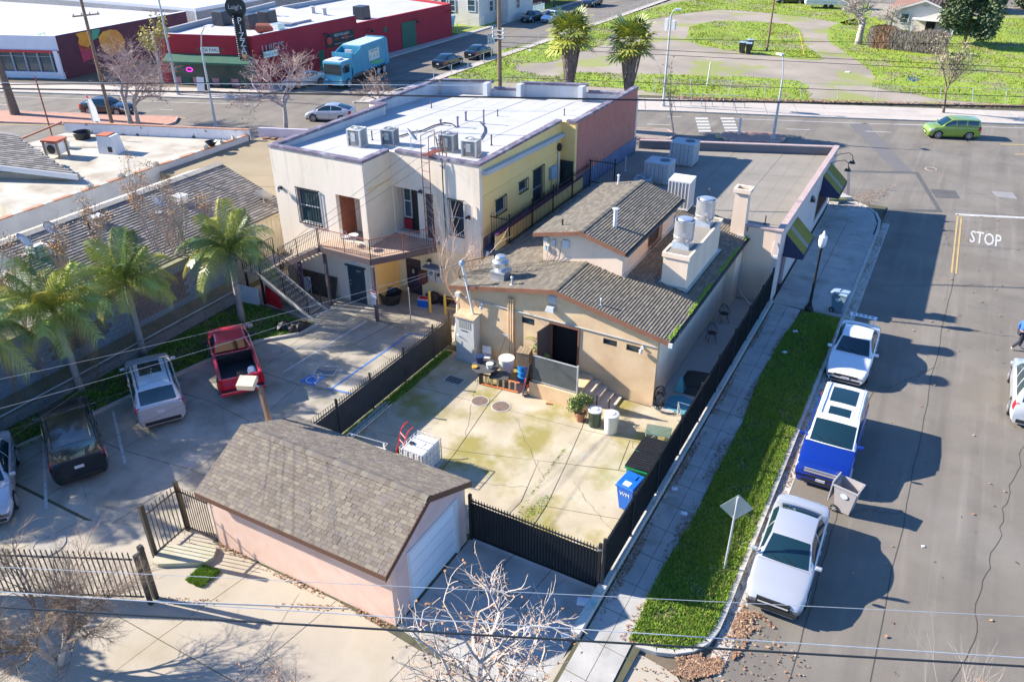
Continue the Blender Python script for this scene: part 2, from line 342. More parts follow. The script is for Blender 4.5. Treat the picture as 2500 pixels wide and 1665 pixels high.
walk=struct(MB().add([(-6.1,12,.07),(-4.5,12,.07),(-2.6,57,.07),(-6.1,57,.07)],[(0,1,2,3)]).B('sidewalk',joint,fx_=0))
def slabs(polys,z0,z1,m,parent,name='slab',gap=.012,jit=.004,seed=1):
 r=random.Random(seed)
 for poly in polys:
  cx_=sum(p[0]for p in poly)/len(poly);cy_=sum(p[1]for p in poly)/len(poly);q=[]
  for p in poly:
   d=V3((cx_-p[0],cy_-p[1]));d=d/max(d.length,.01)*gap*1.4;q.append((p[0]+d.x,p[1]+d.y))
  MB().prism(q,z0,z1+r.uniform(-jit,jit)).B(name,m,parent)
P=[]
ys=[12.4,13.9,15.2,16.5,17.8,19.2,20.6,21.9,23.1,24.4,25.8,27.1,28.4,29.8,31.2,32.6,34,35.4,36.8,38.2,39.3]
for i in range(len(ys)-1):
 y0,y1=ys[i],ys[i+1];sk=.12
 P.append([(-5.98,y0),(-5.3,y0-sk*.5),(-5.3,y1-sk*.5),(-5.98,y1)]);P.append([(-5.3,y0-sk*.5),(-4.62,y0-sk),(-4.62,y1-sk),(-5.3,y1-sk*.5)])
slabs(P,.02,.105,conc_walk,walk)
P=[];ys=[39.3,41.2,43.2,45.2,47.2,49.2,51.4,53.6]
for i in range(len(ys)-1):
 y0,y1=ys[i],ys[i+1]
 xr=-2.66 if y1<53 else-2.75
 P+=[[(-6.08,y0),(-4.5,y0),(-4.5,y1),(-6.08,y1)],[(-4.5,y0),(xr,y0),(xr,y1),(-4.5,y1)]]
P.append([(-6.08,53.6),(-2.8,53.6),(-3.2,55.3),(-4.0,56.4),(-5.2,57.1),(-6.2,57.4)])
slabs(P,.02,.11,conc_walk,walk,seed=3)
sheet('sidewalk_front',[(-6.2,55.4),(-6.2,57.5),(-18,53.3),(-31,48.8),(-44,44.6),(-88,31.3),(-88,28.3),(-44,41.7),(-31,45.6),(-18,49.9)],.11,conc_far)
fw=struct(MB().add([(-52,63.2,.06),(-23.2,74.5,.06),(5.5,84.5,.06),(60,103.8,.06),(60,110,.06),(5.5,90.8,.06),(-24.8,79.8,.06),(-52,69,.06)],[tuple(range(8))]).B('sidewalk_far',joint,fx_=0))
P=[]
A_=[(-51.9,63.3),(-23.2,74.6),(-12.4,78.15),(5.5,84.55),(40,96.8)]
def onpl(pl,s):
 for i in range(len(pl)-1):
  a=V3(pl[i]);c=V3(pl[i+1]);l=(c-a).length
  if s<=l or i==len(pl)-2:return a+(c-a)*s/l,V3((-(c-a).y,(c-a).x)).normalized()
  s-=l
for k in range(34):
 a,n=onpl(A_,k*2.8);c,n2=onpl(A_,(k+1)*2.8)
 for t0,t1 in((.02,1.5),(1.5,3.1),(3.1,4.6)):
  P.append([tuple(a+n*t0),tuple(c+n2*t0),tuple(c+n2*t1),tuple(a+n*t1)])
slabs(P,.02,.11,conc_far,fw,gap=.02,seed=5)
kerb([(-52,63.1),(-23.2,74.4),(-12.4,78.0),(5.5,84.4),(60,103.6)]);kerb([(-120,37),(-87.6,49.5),(-66.3,57.4),(-63.6,58.6),(-62.4,60.5),(-62.3,64),(-62.3,160)])
kerb([(-52.3,63),(-51.6,66),(-51.3,92),(-50.4,126),(-49.5,240)][::-1])
sheet('sidewalk_red_corner',[(-62.4,61),(-63.6,58.8),(-66.3,57.6),(-87.6,49.7),(-120,37.2),(-120,40.5),(-87.6,53.5),(-66,62),(-64.9,63.6),(-64.2,80),(-63.4,101),(-63,120),(-62.9,160),(-62.4,160)],.11,conc_far)
sheet('sidewalk_back_street',[(-51.4,70),(-51.2,92),(-50.3,126),(-49.4,240),(-48.6,240),(-49.3,126),(-50.1,92),(-50.3,70)],.11,conc_far)
sheet('house_yards',[(-62.9,101),(-62.8,160),(-60,330),(-160,330),(-160,101)],.05,grassm)
sheet('gravel_lot',[(-50.2,71),(-24.8,80.4),(5.5,91.2),(70,113),(70,181),(-48.5,152),(-49.3,126)],.02,gravel)
def blob(pts,z,name,m,seed=0,amp=.5,sub=4):
 r=random.Random(seed);P_=[V3(p)for p in pts];out=[];n=len(P_)
 for i in range(n):
  a,b_,c_,d_=P_[i-1],P_[i],P_[(i+1)%n],P_[(i+2)%n]
  for k in range(sub):
   t=k/sub;q=.5*((2*b_)+(-a+c_)*t+(2*a-5*b_+4*c_-d_)*t*t+(-a+3*b_-3*c_+d_)*t**3)
   out.append((q.x+r.uniform(-amp,amp),q.y+r.uniform(-amp,amp)))
 from mathutils.geometry import tessellate_polygon
 tri=tessellate_polygon([[V3((p[0],p[1],0))for p in out]])
 b=MB();b.add([(p[0],p[1],z)for p in out],[tuple(t)for t in tri]);o=b.B(name,m,fx_=0)
 for p in o.data.polygons:
  if p.normal.z<0:p.flip()
 o['kind']='structure';return o
GR=[]
def gpatch(pts,seed):q=[G2(p)for p in pts];GR.append(q);return blob(q,.045,'grass_patch',grassm,seed,.35)
gpatch([e4(60,740),e4(350,610),e4(600,480),e4(1000,390),e4(1400,240),e4(1900,110),z3(300,-40),z3(900,-40),z3(1300,30),z3(1250,170),z3(1050,150),z3(860,115),z3(300,68),z3(60,95),e4(1960,200),e4(1650,330),e4(1500,450),e4(1250,530),e4(1050,600),e4(760,610),e4(700,680),e4(1050,740),e4(1300,700),z3(120,515),z3(500,525),z3(850,560),z3(900,660),z3(880,690),z3(400,672),z3(-60,640),e4(1800,860),e4(900,800),e4(400,790)],1)
gpatch([z3(100,290),z3(90,190),z3(250,150),z3(500,150),z3(760,170),z3(850,240),z3(860,300),z3(990,400),z3(850,402),z3(560,375),z3(330,340)],2)
gpatch([z3(1040,190),z3(1060,300),z3(1200,400),z3(1330,500),z3(1330,590),z3(1600,640),z3(1900,690),z3(2400,715),z3(2700,720),z3(2900,200),z3(2400,130),z3(2000,130),z3(1300,120)],3)
sheet('puddle',[G2(p)for p in(z3(1560,522),z3(1640,525),z3(1650,545),z3(1610,560),z3(1575,548))],.06,mat('puddle_water',(.02,.04,.1),rough=.05))
LOTP=[(-31.3,9),(-31.3,29.2),(-18.6,31.5),(-18.6,17.2),(-18.4,12.9),(-18.4,9)]
lot=sheet('parking_lot',[(-60,-6),(-60,29.6),(-31.4,29.6),(-31.4,32),(-17.9,32),(-17.9,27.4),(-6,27.4),(-6,-6)],-.012,joint)
P=[]
xs=[-31.4,-28.4,-25.4,-22.4,-20.2,-18.62]
X_=lambda i,j:xs[i]+.35*sin(i*2.1+j*1.3)if 0<i<len(xs)-1 else xs[i]
yl=[11.6,15.0,18.6,21.9,25.3,28.2,31.6]
Y_=lambda i,j:yl[j]+.3*sin(i*1.7+j*2.2)if 0<j<len(yl)-1 else yl[j]
for j in range(len(yl)-1):
 for i in range(len(xs)-1):
  P.append([(X_(i,j),Y_(i,j)),(X_(i+1,j),Y_(i+1,j)),(X_(i+1,j+1),Y_(i+1,j+1)),(X_(i,j+1),Y_(i,j+1))])
slabs(P,-.15,.0,conc,lot,'concrete_slab',.015,.003,7)
P=[]
def Q(*a):return[G2(p)for p in a]
yA=[27.4,24.8,22.4,19.9,17.2]
P+=[[(-18.5,27.4),(-14.6,27.4),(-14.5,24.3),(-18.5,24.0)],[(-14.6,27.4),(-10.9,27.4),(-10.3,24.6),(-14.5,24.3)],[(-10.9,27.4),(-6.25,27.4),(-6.25,25.1),(-10.3,24.6)],[(-18.5,24.0),(-14.5,24.3),(-14.0,21.0),(-18.5,20.4)],[(-14.5,24.3),(-10.3,24.6),(-9.9,22.3),(-14.0,21.0)],[(-10.3,24.6),(-8.3,24.85),(-8.0,22.9),(-9.9,22.3)],[(-8.3,24.85),(-6.25,25.1),(-6.25,23.2),(-8.0,22.9)],[(-18.5,20.4),(-14.0,21.0),(-13.6,17.3),(-18.5,17.3)],[(-14.0,21.0),(-10.9,22.0),(-10.4,19.6),(-10.6,17.3),(-13.6,17.3)],[(-10.9,22.0),(-9.9,22.3),(-9.5,19.8),(-9.4,17.3),(-10.6,17.3),(-10.4,19.6)],[(-9.9,22.3),(-8.0,22.9),(-6.25,23.2),(-6.25,20.6),(-9.5,19.8)],[(-9.5,19.8),(-6.25,20.6),(-6.25,18.3),(-9.4,18.1)],[(-9.4,18.1),(-6.25,18.3),(-6.25,17.25),(-9.4,17.25)]]
slabs(P,-.15,.0,conc_y,lot,'concrete_slab',.014,.002,11)
P=[[(-11.05,12.9),(-8.7,12.6),(-8.7,15.2),(-11.05,15.4)],[(-8.7,12.6),(-6.2,12.4),(-6.2,14.9),(-8.7,15.2)],[(-11.05,15.4),(-9.6,15.3),(-9.4,17.2),(-11.05,17.2)],[(-9.6,15.3),(-8.2,15.1),(-8.0,17.2),(-9.4,17.2)],[(-8.2,15.1),(-6.2,14.9),(-6.2,17.2),(-8.0,17.2)]]
slabs(P,-.15,.0,conc_walk,lot,'concrete_slab',.014,.002,12)
P=[]
jx=[(-60,-58),(-40,-38),(-29.6,-28.6),(-24.2,-23.4),(-19.9,-19.3),(-17.0,-16.4),(-13.8,-13.3),(-10.3,-10.0),(-6.6,-6.6)]
top=lambda x:11.5 if x<-19.5 else(12.86 if x<-11 else 12.55)
for i in range(len(jx)-1):
 (a0,a1),(b0,b1_)=jx[i],jx[i+1]
 P.append([(a0,9.2),(b0,9.2),(b1_,top(b1_)),(a1,top(a1))]);P.append([(a0-.8,2.5),(b0-.8,2.5),(b0,9.2),(a0,9.2)])
 P.append([(a0-1.6,-6),(b0-1.6,-6),(b0-.8,2.5),(a0-.8,2.5)])
slabs(P,-.15,.002,conc_alley,lot,'concrete_slab',.012,.002,13)
sheet('alley_apron',[(-7.4,-6),(-6.6,12.5),(-6.0,15.2),(-4.6,15.5),(-3.2,15.3),(-2.4,14.6),(-2.4,-6)],.004,conc_alley)
strip_soil=mat('planter_soil_green',(.07,.09,.03),(.12,.11,.06),1.5,.95,bump=.5,stains=[((.2,.17,.11),1,.5,.7,.6)],grain=.5)
b=MB();b.prism([(-31.7,9),(-29.6,9),(-29.4,13),(-28.6,16.5),(-28.1,19.5),(-27.6,21.9),(-27.0,23.6),(-25.8,25.0),(-25.5,26.3),(-28.2,26.6),(-30.4,26.6),(-31.7,26.6)],-.1,.05);struct(b.B('planting_bed',strip_soil))
kerb([(-29.4,9),(-29.2,13),(-28.45,16.5),(-27.95,19.5),(-27.45,21.9),(-26.85,23.6),(-25.65,25.0),(-25.4,26.3)],'lot_kerb',.12,.14)
def gs(p,q,wd,m,name='parking_line',z=.008):strip([G2(p),G2(q)],wd,z,name,m)
gs(z4(1925,1265),z5(260,1065),.11,white_paint);gs(z5(35,1515),z5(555,1150),.1,blue_paint);gs(z5(0,1520),z5(150,1552),.1,blue_paint)
gs((106,1075),(113,1240),.11,white_paint);gs((276,1005),(305,1130),.11,white_paint);gs(z5(560,1150),z5(700,1165),.08,blue_paint)
q=[G2(p)for p in(z4(2025,1335),z4(2095,1288),z4(2205,1300),z4(2125,1365))]
sheet('accessible_parking_mark',q,.008,blue_paint)
cx_=sum(p[0]for p in q)/4;cy_=sum(p[1]for p in q)/4
b=MB();R_=.3
for k in range(16):
 a0,a1=k/16*4.8+.6,(k+1)/16*4.8+.6
 b.quad(*[(cx_+r*cos(a),cy_+r*sin(a),.012)for r,a in((R_,a0),(R_,a1),(R_-.06,a1),(R_-.06,a0))])
for(x0,y0,x1,y1)in((-.05,.1,.02,.5),(-.05,.28,.25,.34),(-.05,.1,.3,.16),(.24,-.2,.3,.14),(.3,-.22,.42,-.16)):b.quad((cx_+x0,cy_+y0,.012),(cx_+x1,cy_+y0,.012),(cx_+x1,cy_+y1,.012),(cx_+x0,cy_+y1,.012))
b.lathe([(.07,.012),(.0,.0121)],(cx_+.0,cy_+.58,0),10,False)
struct(b.B('wheelchair_symbol',white_paint,fx_=0))
gv=G(*z4(1845,1138));gw_=G(*z4(2065,1100))
stencil('NO PARKING',0,1,0,1,.009,white_paint,'no_parking_lettering')
o=bpy.context.scene.objects['no_parking_lettering']
d_=(gw_-gv);L_=d_.length;d_.normalize();n_=V3((-d_.y,d_.x,0))
for v in o.data.vertices:v.co=gv+d_*v.co.x*L_+n_*(v.co.y*.26)+V3((0,0,.009))
b=MB()
g0=G(*f2(0,0))if False else None
def grate(c_,w_,d__,rz,name,label,cat,n=8):
 t=thing(name,label,cat,(c_[0],c_[1],.0),rz)
 b=MB();f=.06
 for(x0,x1,y0,y1)in((-w_/2,w_/2,-d__/2,-d__/2+f),(-w_/2,w_/2,d__/2-f,d__/2),(-w_/2,-w_/2+f,-d__/2+f,d__/2-f),(w_/2-f,w_/2,-d__/2+f,d__/2-f)):b.box(x0,x1,y0,y1,.003,.02)
 b.B('frame',kerbm,t,rw=1);MB().box(-w_/2+f,w_/2-f,-d__/2+f,d__/2-f,.003,.008).B('recess',interior,t,rw=1)
 for k in range(n):
  y=-d__/2+f+(d__-2*f)*(k+.5)/n;MB().box(-w_/2+f,w_/2-f,y-.012,y+.012,.008,.018).B('bar',lampgrey,t,rw=1)
 return t
grate(G2(z4(2205,1262)),1.0,.8,.35,'floor_drain','square metal floor drain beside the blue wheelchair mark','drain',9)
grate(G2(b2(856,217)),.9,.62,.0,'utility_cover','rectangular grey utility box cover in the green stained yard','utility cover',4)
manm=mat('manhole_iron',(.2,.15,.12),(.28,.2,.16),6,.7,.3)
def manhole(p,r,label,group=None,base=None):
 c_=G2(p);t=thing('manhole_cover',label,'manhole cover',(c_[0],c_[1],0),0,group)
 b=MB();b.lathe([(r,.004),(r,.014),(r-.05,.016),(r-.05,.006)],n=28,close=False);b.B('ring',kerbm,t,rw=1)
 b=MB();b.lathe([(r-.06,.005),(r-.06,.013),(0.001,.013)],n=28)
 for i in range(-5,6):
  for j in range(-5,6):
   if hypot(i,j)*.07*r/.4<r-.12:b.box(i*.07*r/.4-.02,i*.07*r/.4+.02,j*.07*r/.4-.02,j*.07*r/.4+.02,.013,.018)
 b.B('cover',manm,t,rw=1);return t
manhole(b2(1030,358),.4,'round rusty manhole cover half in the fence shadow in the yard','manhole covers in the yard')
manhole(b2(1172,395),.42,'round rusty manhole cover in full sun in the yard','manhole covers in the yard')
manhole(z3(1725,1145),.42,'dark manhole cover in the wide road near the corner')
# ================================================================ BUILDINGS
shA=[mat('shingle_%d'%i,c,tuple(x*1.15 for x in c),6,.92,grain=.5)for i,c in enumerate([(.185,.152,.118),(.21,.176,.135),(.165,.135,.106),(.235,.2,.15),(.19,.16,.135)])]
shB=[mat('house_shingle_%d'%i,c,tuple(x*1.2 for x in c),6,.92,grain=.5,stains=[((.12,.13,.07),.5,.6,.75,.4)])for i,c in enumerate([(.19,.163,.125),(.23,.2,.15),(.165,.143,.11)])]
shC=[mat('grey_shingle_%d'%i,c,tuple(x*1.2 for x in c),6,.92,grain=.4)for i,c in enumerate([(.22,.2,.175),(.3,.27,.24),(.18,.165,.15)])]
BOXME={}
def unitbox(dx,dy,dz,m,name):
 k=(round(dx,3),round(dy,3),round(dz,3),m.name,name)
 if k not in BOXME:
  me=bpy.data.meshes.new(name);b=MB();b.box(-dx/2,dx/2,-dy/2,dy/2,0,dz)
  me.from_pydata([tuple(v)for v in b.v],[],b.f);me.materials.append(m);me.update();BOXME[k]=me
 return BOXME[k]
def placeM(name,me,parent,M):
 o=bpy.data.objects.new(name,me);COL.objects.link(o)
 if parent:o.parent=parent;KIDS.setdefault(parent.name,[]).append(o);M=ORG[parent.name].inverted()@M
 o.matrix_local=M;ORG[o.name]=(ORG[parent.name]if parent else Matrix.Identity(4))@M
 return o
def shingles(parent,O,U,V,LU,LV,expo,tab,ms,nmax=0,th=.014,seed=1,ok=None,key=None,off=.25,lift=.02):
 """courses of shingle tabs: O lower corner, U along the eave, V up the slope. nmax nearest as parts, the rest one 'stuff' mesh"""
 r=random.Random(seed);O=V3(O);U=V3(U).normalized();V=V3(V).normalized();N=U.cross(V)
 if N.z<0:N=-N
 cells=[]
 nr=int(LV/expo)
 for j in range(nr):
  u=-r.uniform(0,tab);v0=j*expo
  while u<LU:
   wd=tab*r.uniform(.75,1.25);a=max(u,0);e=min(u+wd,LU)
   if e-a>.04 and(ok is None or ok(O+U*(a+e)/2+V*(v0+expo/2))):cells.append((a,e,v0,min(v0+expo*1.02,LV),r.randrange(len(ms)),r.uniform(0,.006)))
   u+=wd
 cam0=V3((0,0,H))
 if nmax:cells.sort(key=lambda c:(O+U*c[0]+V*c[2]-cam0).length)
 rest=MB()
 def geo(b,c,Mi=0):
  a,e,v0,v1,k,z=c;g=.004;b.m=Mi
  lo0,lo1=O+U*(a+g)+V*v0,O+U*(e-g)+V*v0;hi0,hi1=O+U*(a+g)+V*v1,O+U*(e-g)+V*v1
  n1=N*(lift+th+z);n0=N*lift*.3;n2=N*(lift*.3+.003)
  vs=[lo0+n0,lo1+n0,hi1+n0*.8,hi0+n0*.8,lo0+n1,lo1+n1,hi1+n2,hi0+n2]
  b.add(vs,[(4,5,6,7),(0,1,5,4),(1,2,6,5),(3,0,4,7)])
 for i,c in enumerate(cells):
  if i<nmax:
   a,e,v0,v1,k,z=c
   q=round((e-a)/.03)*.03
   kk=('sh',q,round(expo,3),ms[k].name)
   if kk not in BOXME:
    me=bpy.data.meshes.new('shingle');w2=q/2-.004;L_=(v1-v0)/2;t1=lift+th;vs=[(-w2,-L_,.005),(w2,-L_,.005),(w2,L_,.004),(-w2,L_,.004),(-w2,-L_,t1),(w2,-L_,t1),(w2,L_,.009),(-w2,L_,.009)]
    me.from_pydata(vs,[],[(4,5,6,7),(0,1,5,4),(1,2,6,5),(3,0,4,7)]);me.materials.append(ms[k]);BOXME[kk]=me
   M=Matrix((U,N.cross(U),N)).transposed().to_4x4()
   if(N.cross(U)).dot(V)<0:M=Matrix((-U,N.cross(-U),N)).transposed().to_4x4()
   M.translation=O+U*(a+e)/2+V*(v0+v1)/2+N*z
   placeM('shingle',BOXME[kk],parent,M)
  else:geo(rest,c,c[4])
 if rest.v:rest.B('shingles',ms,parent,kind='stuff',fx_=0)
def wallbox(b,x0,x1,y0,y1,z0,z1):b.box(min(x0,x1),max(x0,x1),min(y0,y1),max(y0,y1),z0,z1)
def wall_x(b,x0,x1,y,t,z0,z1,holes=()):
 """wall along X at y (outer face), thickness t inward (+y), with rectangular holes (x0,x1,z0,z1)"""
 hs=sorted(holes);xs_=[x0]
 for h in hs:xs_+=[h[0],h[1]]
 xs_.append(x1)
 for i in range(0,len(xs_)-1,2):
  if xs_[i+1]-xs_[i]>.001:b.box(xs_[i],xs_[i+1],y,y+t,z0,z1)
 for h in hs:
  if h[2]>z0:b.box(h[0],h[1],y,y+t,z0,h[2])
  if h[3]<z1:b.box(h[0],h[1],y,y+t,h[3],z1)
def wall_y(b,y0,y1,x,t,z0,z1,holes=()):
 """wall along Y whose outer face is x, thickness t towards -x"""
 hs=sorted(holes);ys_=[y0]
 for h in hs:ys_+=[h[0],h[1]]
 ys_.append(y1)
 for i in range(0,len(ys_)-1,2):
  if ys_[i+1]-ys_[i]>.001:b.box(x-t,x,ys_[i],ys_[i+1],z0,z1)
 for h in hs:
  if h[2]>z0:b.box(x-t,x,h[0],h[1],z0,h[2])
  if h[3]<z1:b.box(x-t,x,h[0],h[1],h[3],z1)
def window(parent,M,w_,h_,fm=black,gm=None,bars=0,mull=1,depth=.05,proud=.0,sash=None,barm=None):
 """window centred on M (x right, y up, z out): frame > pane, bars"""
 f=.05;b=MB()
 for(x0,x1,y0,y1)in((-w_/2,w_/2,-h_/2,-h_/2+f),(-w_/2,w_/2,h_/2-f,h_/2),(-w_/2,-w_/2+f,-h_/2+f,h_/2-f),(w_/2-f,w_/2,-h_/2+f,h_/2-f)):b.box(x0,x1,y0,y1,-.06,.03,M)
 fr=b.B('window',sash or fm,parent)
 MB().box(-w_/2+f,w_/2-f,-h_/2+f,h_/2-f,-.04,-.03,M).B('pane',gm or glass,fr)
 if mull:MB().box(-w_/2+f,w_/2-f,-.025,.025,-.029,.01,M).B('mullion',sash or fm,fr)
 if bars:
  for x in[(-w_/2-.04)+(w_+.08)*k/bars for k in range(bars+1)]:
   MB().box(x-.012,x+.012,-h_/2-.05,h_/2+.05,.14,.165,M).B('bar',barm or fm,fr)
  g=MB()
  for y in(-h_/2-.05,h_/2+.05):g.box(-w_/2-.06,w_/2+.06,y-.02,y+.02,.135,.17,M)
  for x in(-w_/2-.05,w_/2+.05):
   for y in(-h_/2-.04,h_/2+.04):g.box(x-.015,x+.015,y-.015,y+.015,.031,.134,M)
  g.B('grille_frame',barm or fm,fr)
 return fr
def MX(x,y,z):return frameM((x,y,z),(1,0,0),(0,0,1))
def MYp(x,y,z):return frameM((x,y,z),(0,1,0),(0,0,1))
B=thing('commercial_building','two storey cream and yellow flat roofed building with purple parapet and rear balcony','building',(-25,38,0))
b=MB();T=.25
wall_x(b,-30,-24.15,29.3,T,0,7.62,[(-28.55,-27.05,3.9,5.75),(-26.0,-24.5,3.4,5.8)])
b.B('wall',stucco_w,B)
b=MB();wall_y(b,29.552,31.5,-24.15,T,0,7.62);b.B('wall',mat('stucco_sand',(.74,.62,.44),(.8,.68,.5),1.2,.9,bump=.25),B)
b=MB();b.box(-24.149,-24.13,29.552,31.5,0,3.2);b.B('wall',stucco_y,B)
b=MB();wall_x(b,-24.4,-19,31.5,T,3.0,7.62,[(-24.1,-22.62,3.4,5.85),(-22.2,-21.7,3.4,5.8),(-20.75,-19.95,3.95,5.75)]);b.B('wall',stucco_w,B)
b=MB();wall_x(b,-24.4,-19,31.5,T,0,3.0,[(-23.65,-22.7,0,2.05)]);b.B('wall',mat('stucco_yellow_pale',(.78,.66,.4),(.82,.7,.45),1,.9,bump=.2),B)
b=MB();wall_y(b,31.752,40.45,-19,T,0,7.62,[(33.0,33.95,4.72,5.45),(35.45,36.3,5.1,5.62),(37.05,38.2,3.6,5.8),(40.45-.01,40.449,5,5.1)]);b.B('wall',stucco_y,B)
b=MB();wall_x(b,-19.0,-18.15,40.45,T,0,7.62);b.B('wall',stucco_y,B)
b=MB();wall_y(b,40.702,49.9,-18.15,T,0,7.62);b.B('wall',mauve,B)
b=MB();b.box(-18.149,-18.12,40.9,50.2,3.4,4.45);b.B('flashing',mat('flashing_blue_grey',(.12,.15,.24),(.18,.2,.3),1,.7),B)
b=MB();b.box(-19.0,-18.98,31.7,40.44,3.2,3.95);b.B('base_band',purple,B)
b=MB();b.box(-30,-29.75,29.552,38.6,0,7.62);b.box(-30.8,-30.55,38.75,45.7,0,7.62);b.box(-30.8,-29.75,38.602,38.748,0,7.62)
d=V3((12.6,4.2,0)).normalized();nn=V3((-d.y,d.x,0))
def frontseg(b,x0,x1,z1,t=.25,z0=0,dy=0):
 y=lambda x:45.7+(x+30.8)*.3333+dy
 b.hexa([(x0,y(x0),z0),(x1,y(x1),z0),(x1,y(x1)+t,z0),(x0,y(x0)+t,z0)],[(x0,y(x0),z1),(x1,y(x1),z1),(x1,y(x1)+t,z1),(x0,y(x0)+t,z1)])
frontseg(b,-30.8,-27.3,7.62);frontseg(b,-27.3,-25.2,7.2);frontseg(b,-25.2,-21.4,7.62);frontseg(b,-21.4,-18.16,7.2)
b.B('wall',stucco_w,B)
b=MB();b.box(-29.749,-29.7,29.6,38.6,6.5,7.6);b.box(-30.549,-30.5,38.8,45.65,6.5,7.6);b.box(-18.45,-18.401,40.8,49.6,6.5,7.6)
frontseg(b,-30.4,-27.3,7.6,.04,6.5,-.045);frontseg(b,-27.3,-25.2,7.18,.04,6.5,-.045);frontseg(b,-25.2,-21.4,7.6,.04,6.5,-.045);frontseg(b,-21.4,-18.45,7.18,.04,6.5,-.045)
b.B('parapet_lining',para_in,B)
for x in(-27.3,-25.2,-21.4):
 y=45.7+(x+30.8)*.3333;MB().box(x-.16,x+.16,y-.62,y-.05,6.5,7.7).B('parapet_pilaster',para_in,B)
roofz=lambda y:7.42-(y-29.5)*.035
for k in range(13):
 x0=-30.5+k*.98;x1=x0+1.0;y0=29.55 if x1<-24.3 else 31.76;y1=45.7+(x0+30.8)*.3333
 if x0<-29.7:y0,=38.8,
 if x1>-19.2:x1=min(x1,-18.46);y0=40.72 if x0>-19.2 else y0
 if x1-x0<.1:continue
 z=.004*(k%3)
 if x0<-29.7<=x1:
  MB().hexa([(-29.69,29.55,roofz(29.55)-.2),(x1,29.55,roofz(29.55)-.2),(x1,38.8,roofz(38.8)-.2),(-29.69,38.8,roofz(38.8)-.2)],[(-29.69,29.55,roofz(29.55)+z),(x1,29.55,roofz(29.55)+z),(x1,38.8,roofz(38.8)+z),(-29.69,38.8,roofz(38.8)+z)]).B('roof_strip',roofw,B)
 MB().hexa([(x0,y0,roofz(y0)-.2),(x1-.012,y0,roofz(y0)-.2),(x1-.012,y1+.3,roofz(y1)-.2),(x0,y1,roofz(y1)-.2)],[(x0,y0,roofz(y0)+z),(x1-.012,y0,roofz(y0)+z),(x1-.012,y1+.3,roofz(y1)+z),(x0,y1,roofz(y1)+z)]).B('roof_strip',roofw,B)
b=MB();b.hexa([(-19.3,31.7,6.9),(-19.2,31.7,6.9),(-19.2,40.6,6.9),(-19.3,40.6,6.9)],[(-19.3,31.7,7.4),(-19.2,31.7,7.4),(-19.2,40.6,7.0),(-19.3,40.6,7.0)]);b.B('roof_edge',roofw,B)
def cap(a,c,z,wd=.3,th=.13,inn=None,out=.04):
 a=V3((*a,0));c=V3((*c,0));dd=(c-a).normalized();n=V3((-dd.y,dd.x,0))
 p=[a-n*out,c-n*out,c+n*wd,a+n*wd]
 MB().hexa([(q.x,q.y,z)for q in p],[(q.x,q.y,z+th)for q in p]).B('parapet_cap',purple,B)
cap((-30.04,29.3),(-24.11,29.3),7.62);cap((-24.15,29.6),(-24.15,31.46),7.62);cap((-23.8,31.5),(-18.96,31.5),7.62)
cap((-19,31.8),(-19,40.41),7.62);cap((-18.7,40.45),(-18.11,40.45),7.62,.25);cap((-18.15,40.7),(-18.15,49.95),7.62)
cap((-30.0,38.56),(-30.0,29.6),7.62);cap((-30.8,45.7),(-30.8,38.9),7.62);cap((-29.7,38.9),(-30.84,38.9),7.62,.3)
def fcap(x0,x1,z):
 y=lambda x:45.7+(x+30.8)*.3333;cap((x1,y(x1)+.3),(x0,y(x0)+.3),z,.36)
fcap(-30.5,-27.14,7.62);fcap(-27.14,-25.36,7.2);fcap(-25.36,-21.24,7.62);fcap(-21.24,-18.5,7.2)
b=MB();b.box(-18.998,-18.97,31.7,40.44,6.02,6.06);b.box(-24.149,-24.12,29.5,31.5,6.2,6.24);b.B('belt_line',stucco_y,B)
b=MB();b.box(-26.3,-26.02,29.56,31.0,3.3,5.9);b.B('recess_wall',mat('paint_brick_brown',(.25,.08,.045),(.3,.1,.06),2,.85),B)
b=MB();b.box(-26.02,-24.5,30.7,30.8,3.3,5.9);b.box(-24.48,-24.3,29.56,30.8,3.3,5.9);b.B('recess_wall',stucco_w,B)
b=MB();b.box(-26.02,-24.5,29.56,30.7,3.2,3.38);b.box(-24.1,-22.6,31.76,33.0,3.2,3.38);b.B('recess_floor',conc_walk,B)
window(B,MX(-25.45,30.7,4.7),.75,1.9,fm=whitep,mull=1)
MB().box(-25.0,-24.55,30.62,30.69,3.4,5.6).B('door',darkdoor,B)
MB().box(-25.4,-25.1,30.5,30.62,3.6,5.1).B('curtain',mat('lilac_curtain',(.5,.47,.62),rough=.9),B)
b=MB();b.box(-24.35,-24.1,31.76,33.0,3.3,5.95);b.box(-24.1,-22.6,33.0,33.1,3.3,5.95);b.box(-22.62,-22.5,31.76,33.0,3.3,5.95);b.B('recess_wall',stucco_w,B)
window(B,MX(-23.75,32.2,4.9),.5,1.8,fm=whitep,mull=1)
MB().box(-23.4,-22.65,32.1,32.2,3.4,5.7).B('door',black,B);MB().box(-23.98,-23.5,32.1,32.22,3.4,3.95).B('panel',redwall,B)
MB().box(-22.2,-21.7,31.6,31.65,3.4,5.8).B('door',darkdoor,B)
window(B,MX(-27.8,29.38,4.83),1.4,1.8,sash=whitep,bars=8,fm=black)
window(B,MX(-20.35,31.56,4.85),.8,1.8,sash=whitep,bars=7,fm=black)
for(ya,yb,za,zb,nb)in((33.0,33.95,4.72,5.45,5),(35.45,36.3,5.1,5.62,5),(37.05,38.2,3.62,5.8,8)):
 window(B,MYp(-19.06,(ya+yb)/2,(za+zb)/2),yb-ya,zb-za,sash=whitep,bars=nb,fm=black,mull=0 if nb<8 else 1)
fr=MB().box(-18.98,-18.94,40.0,40.4,3.7,5.4)
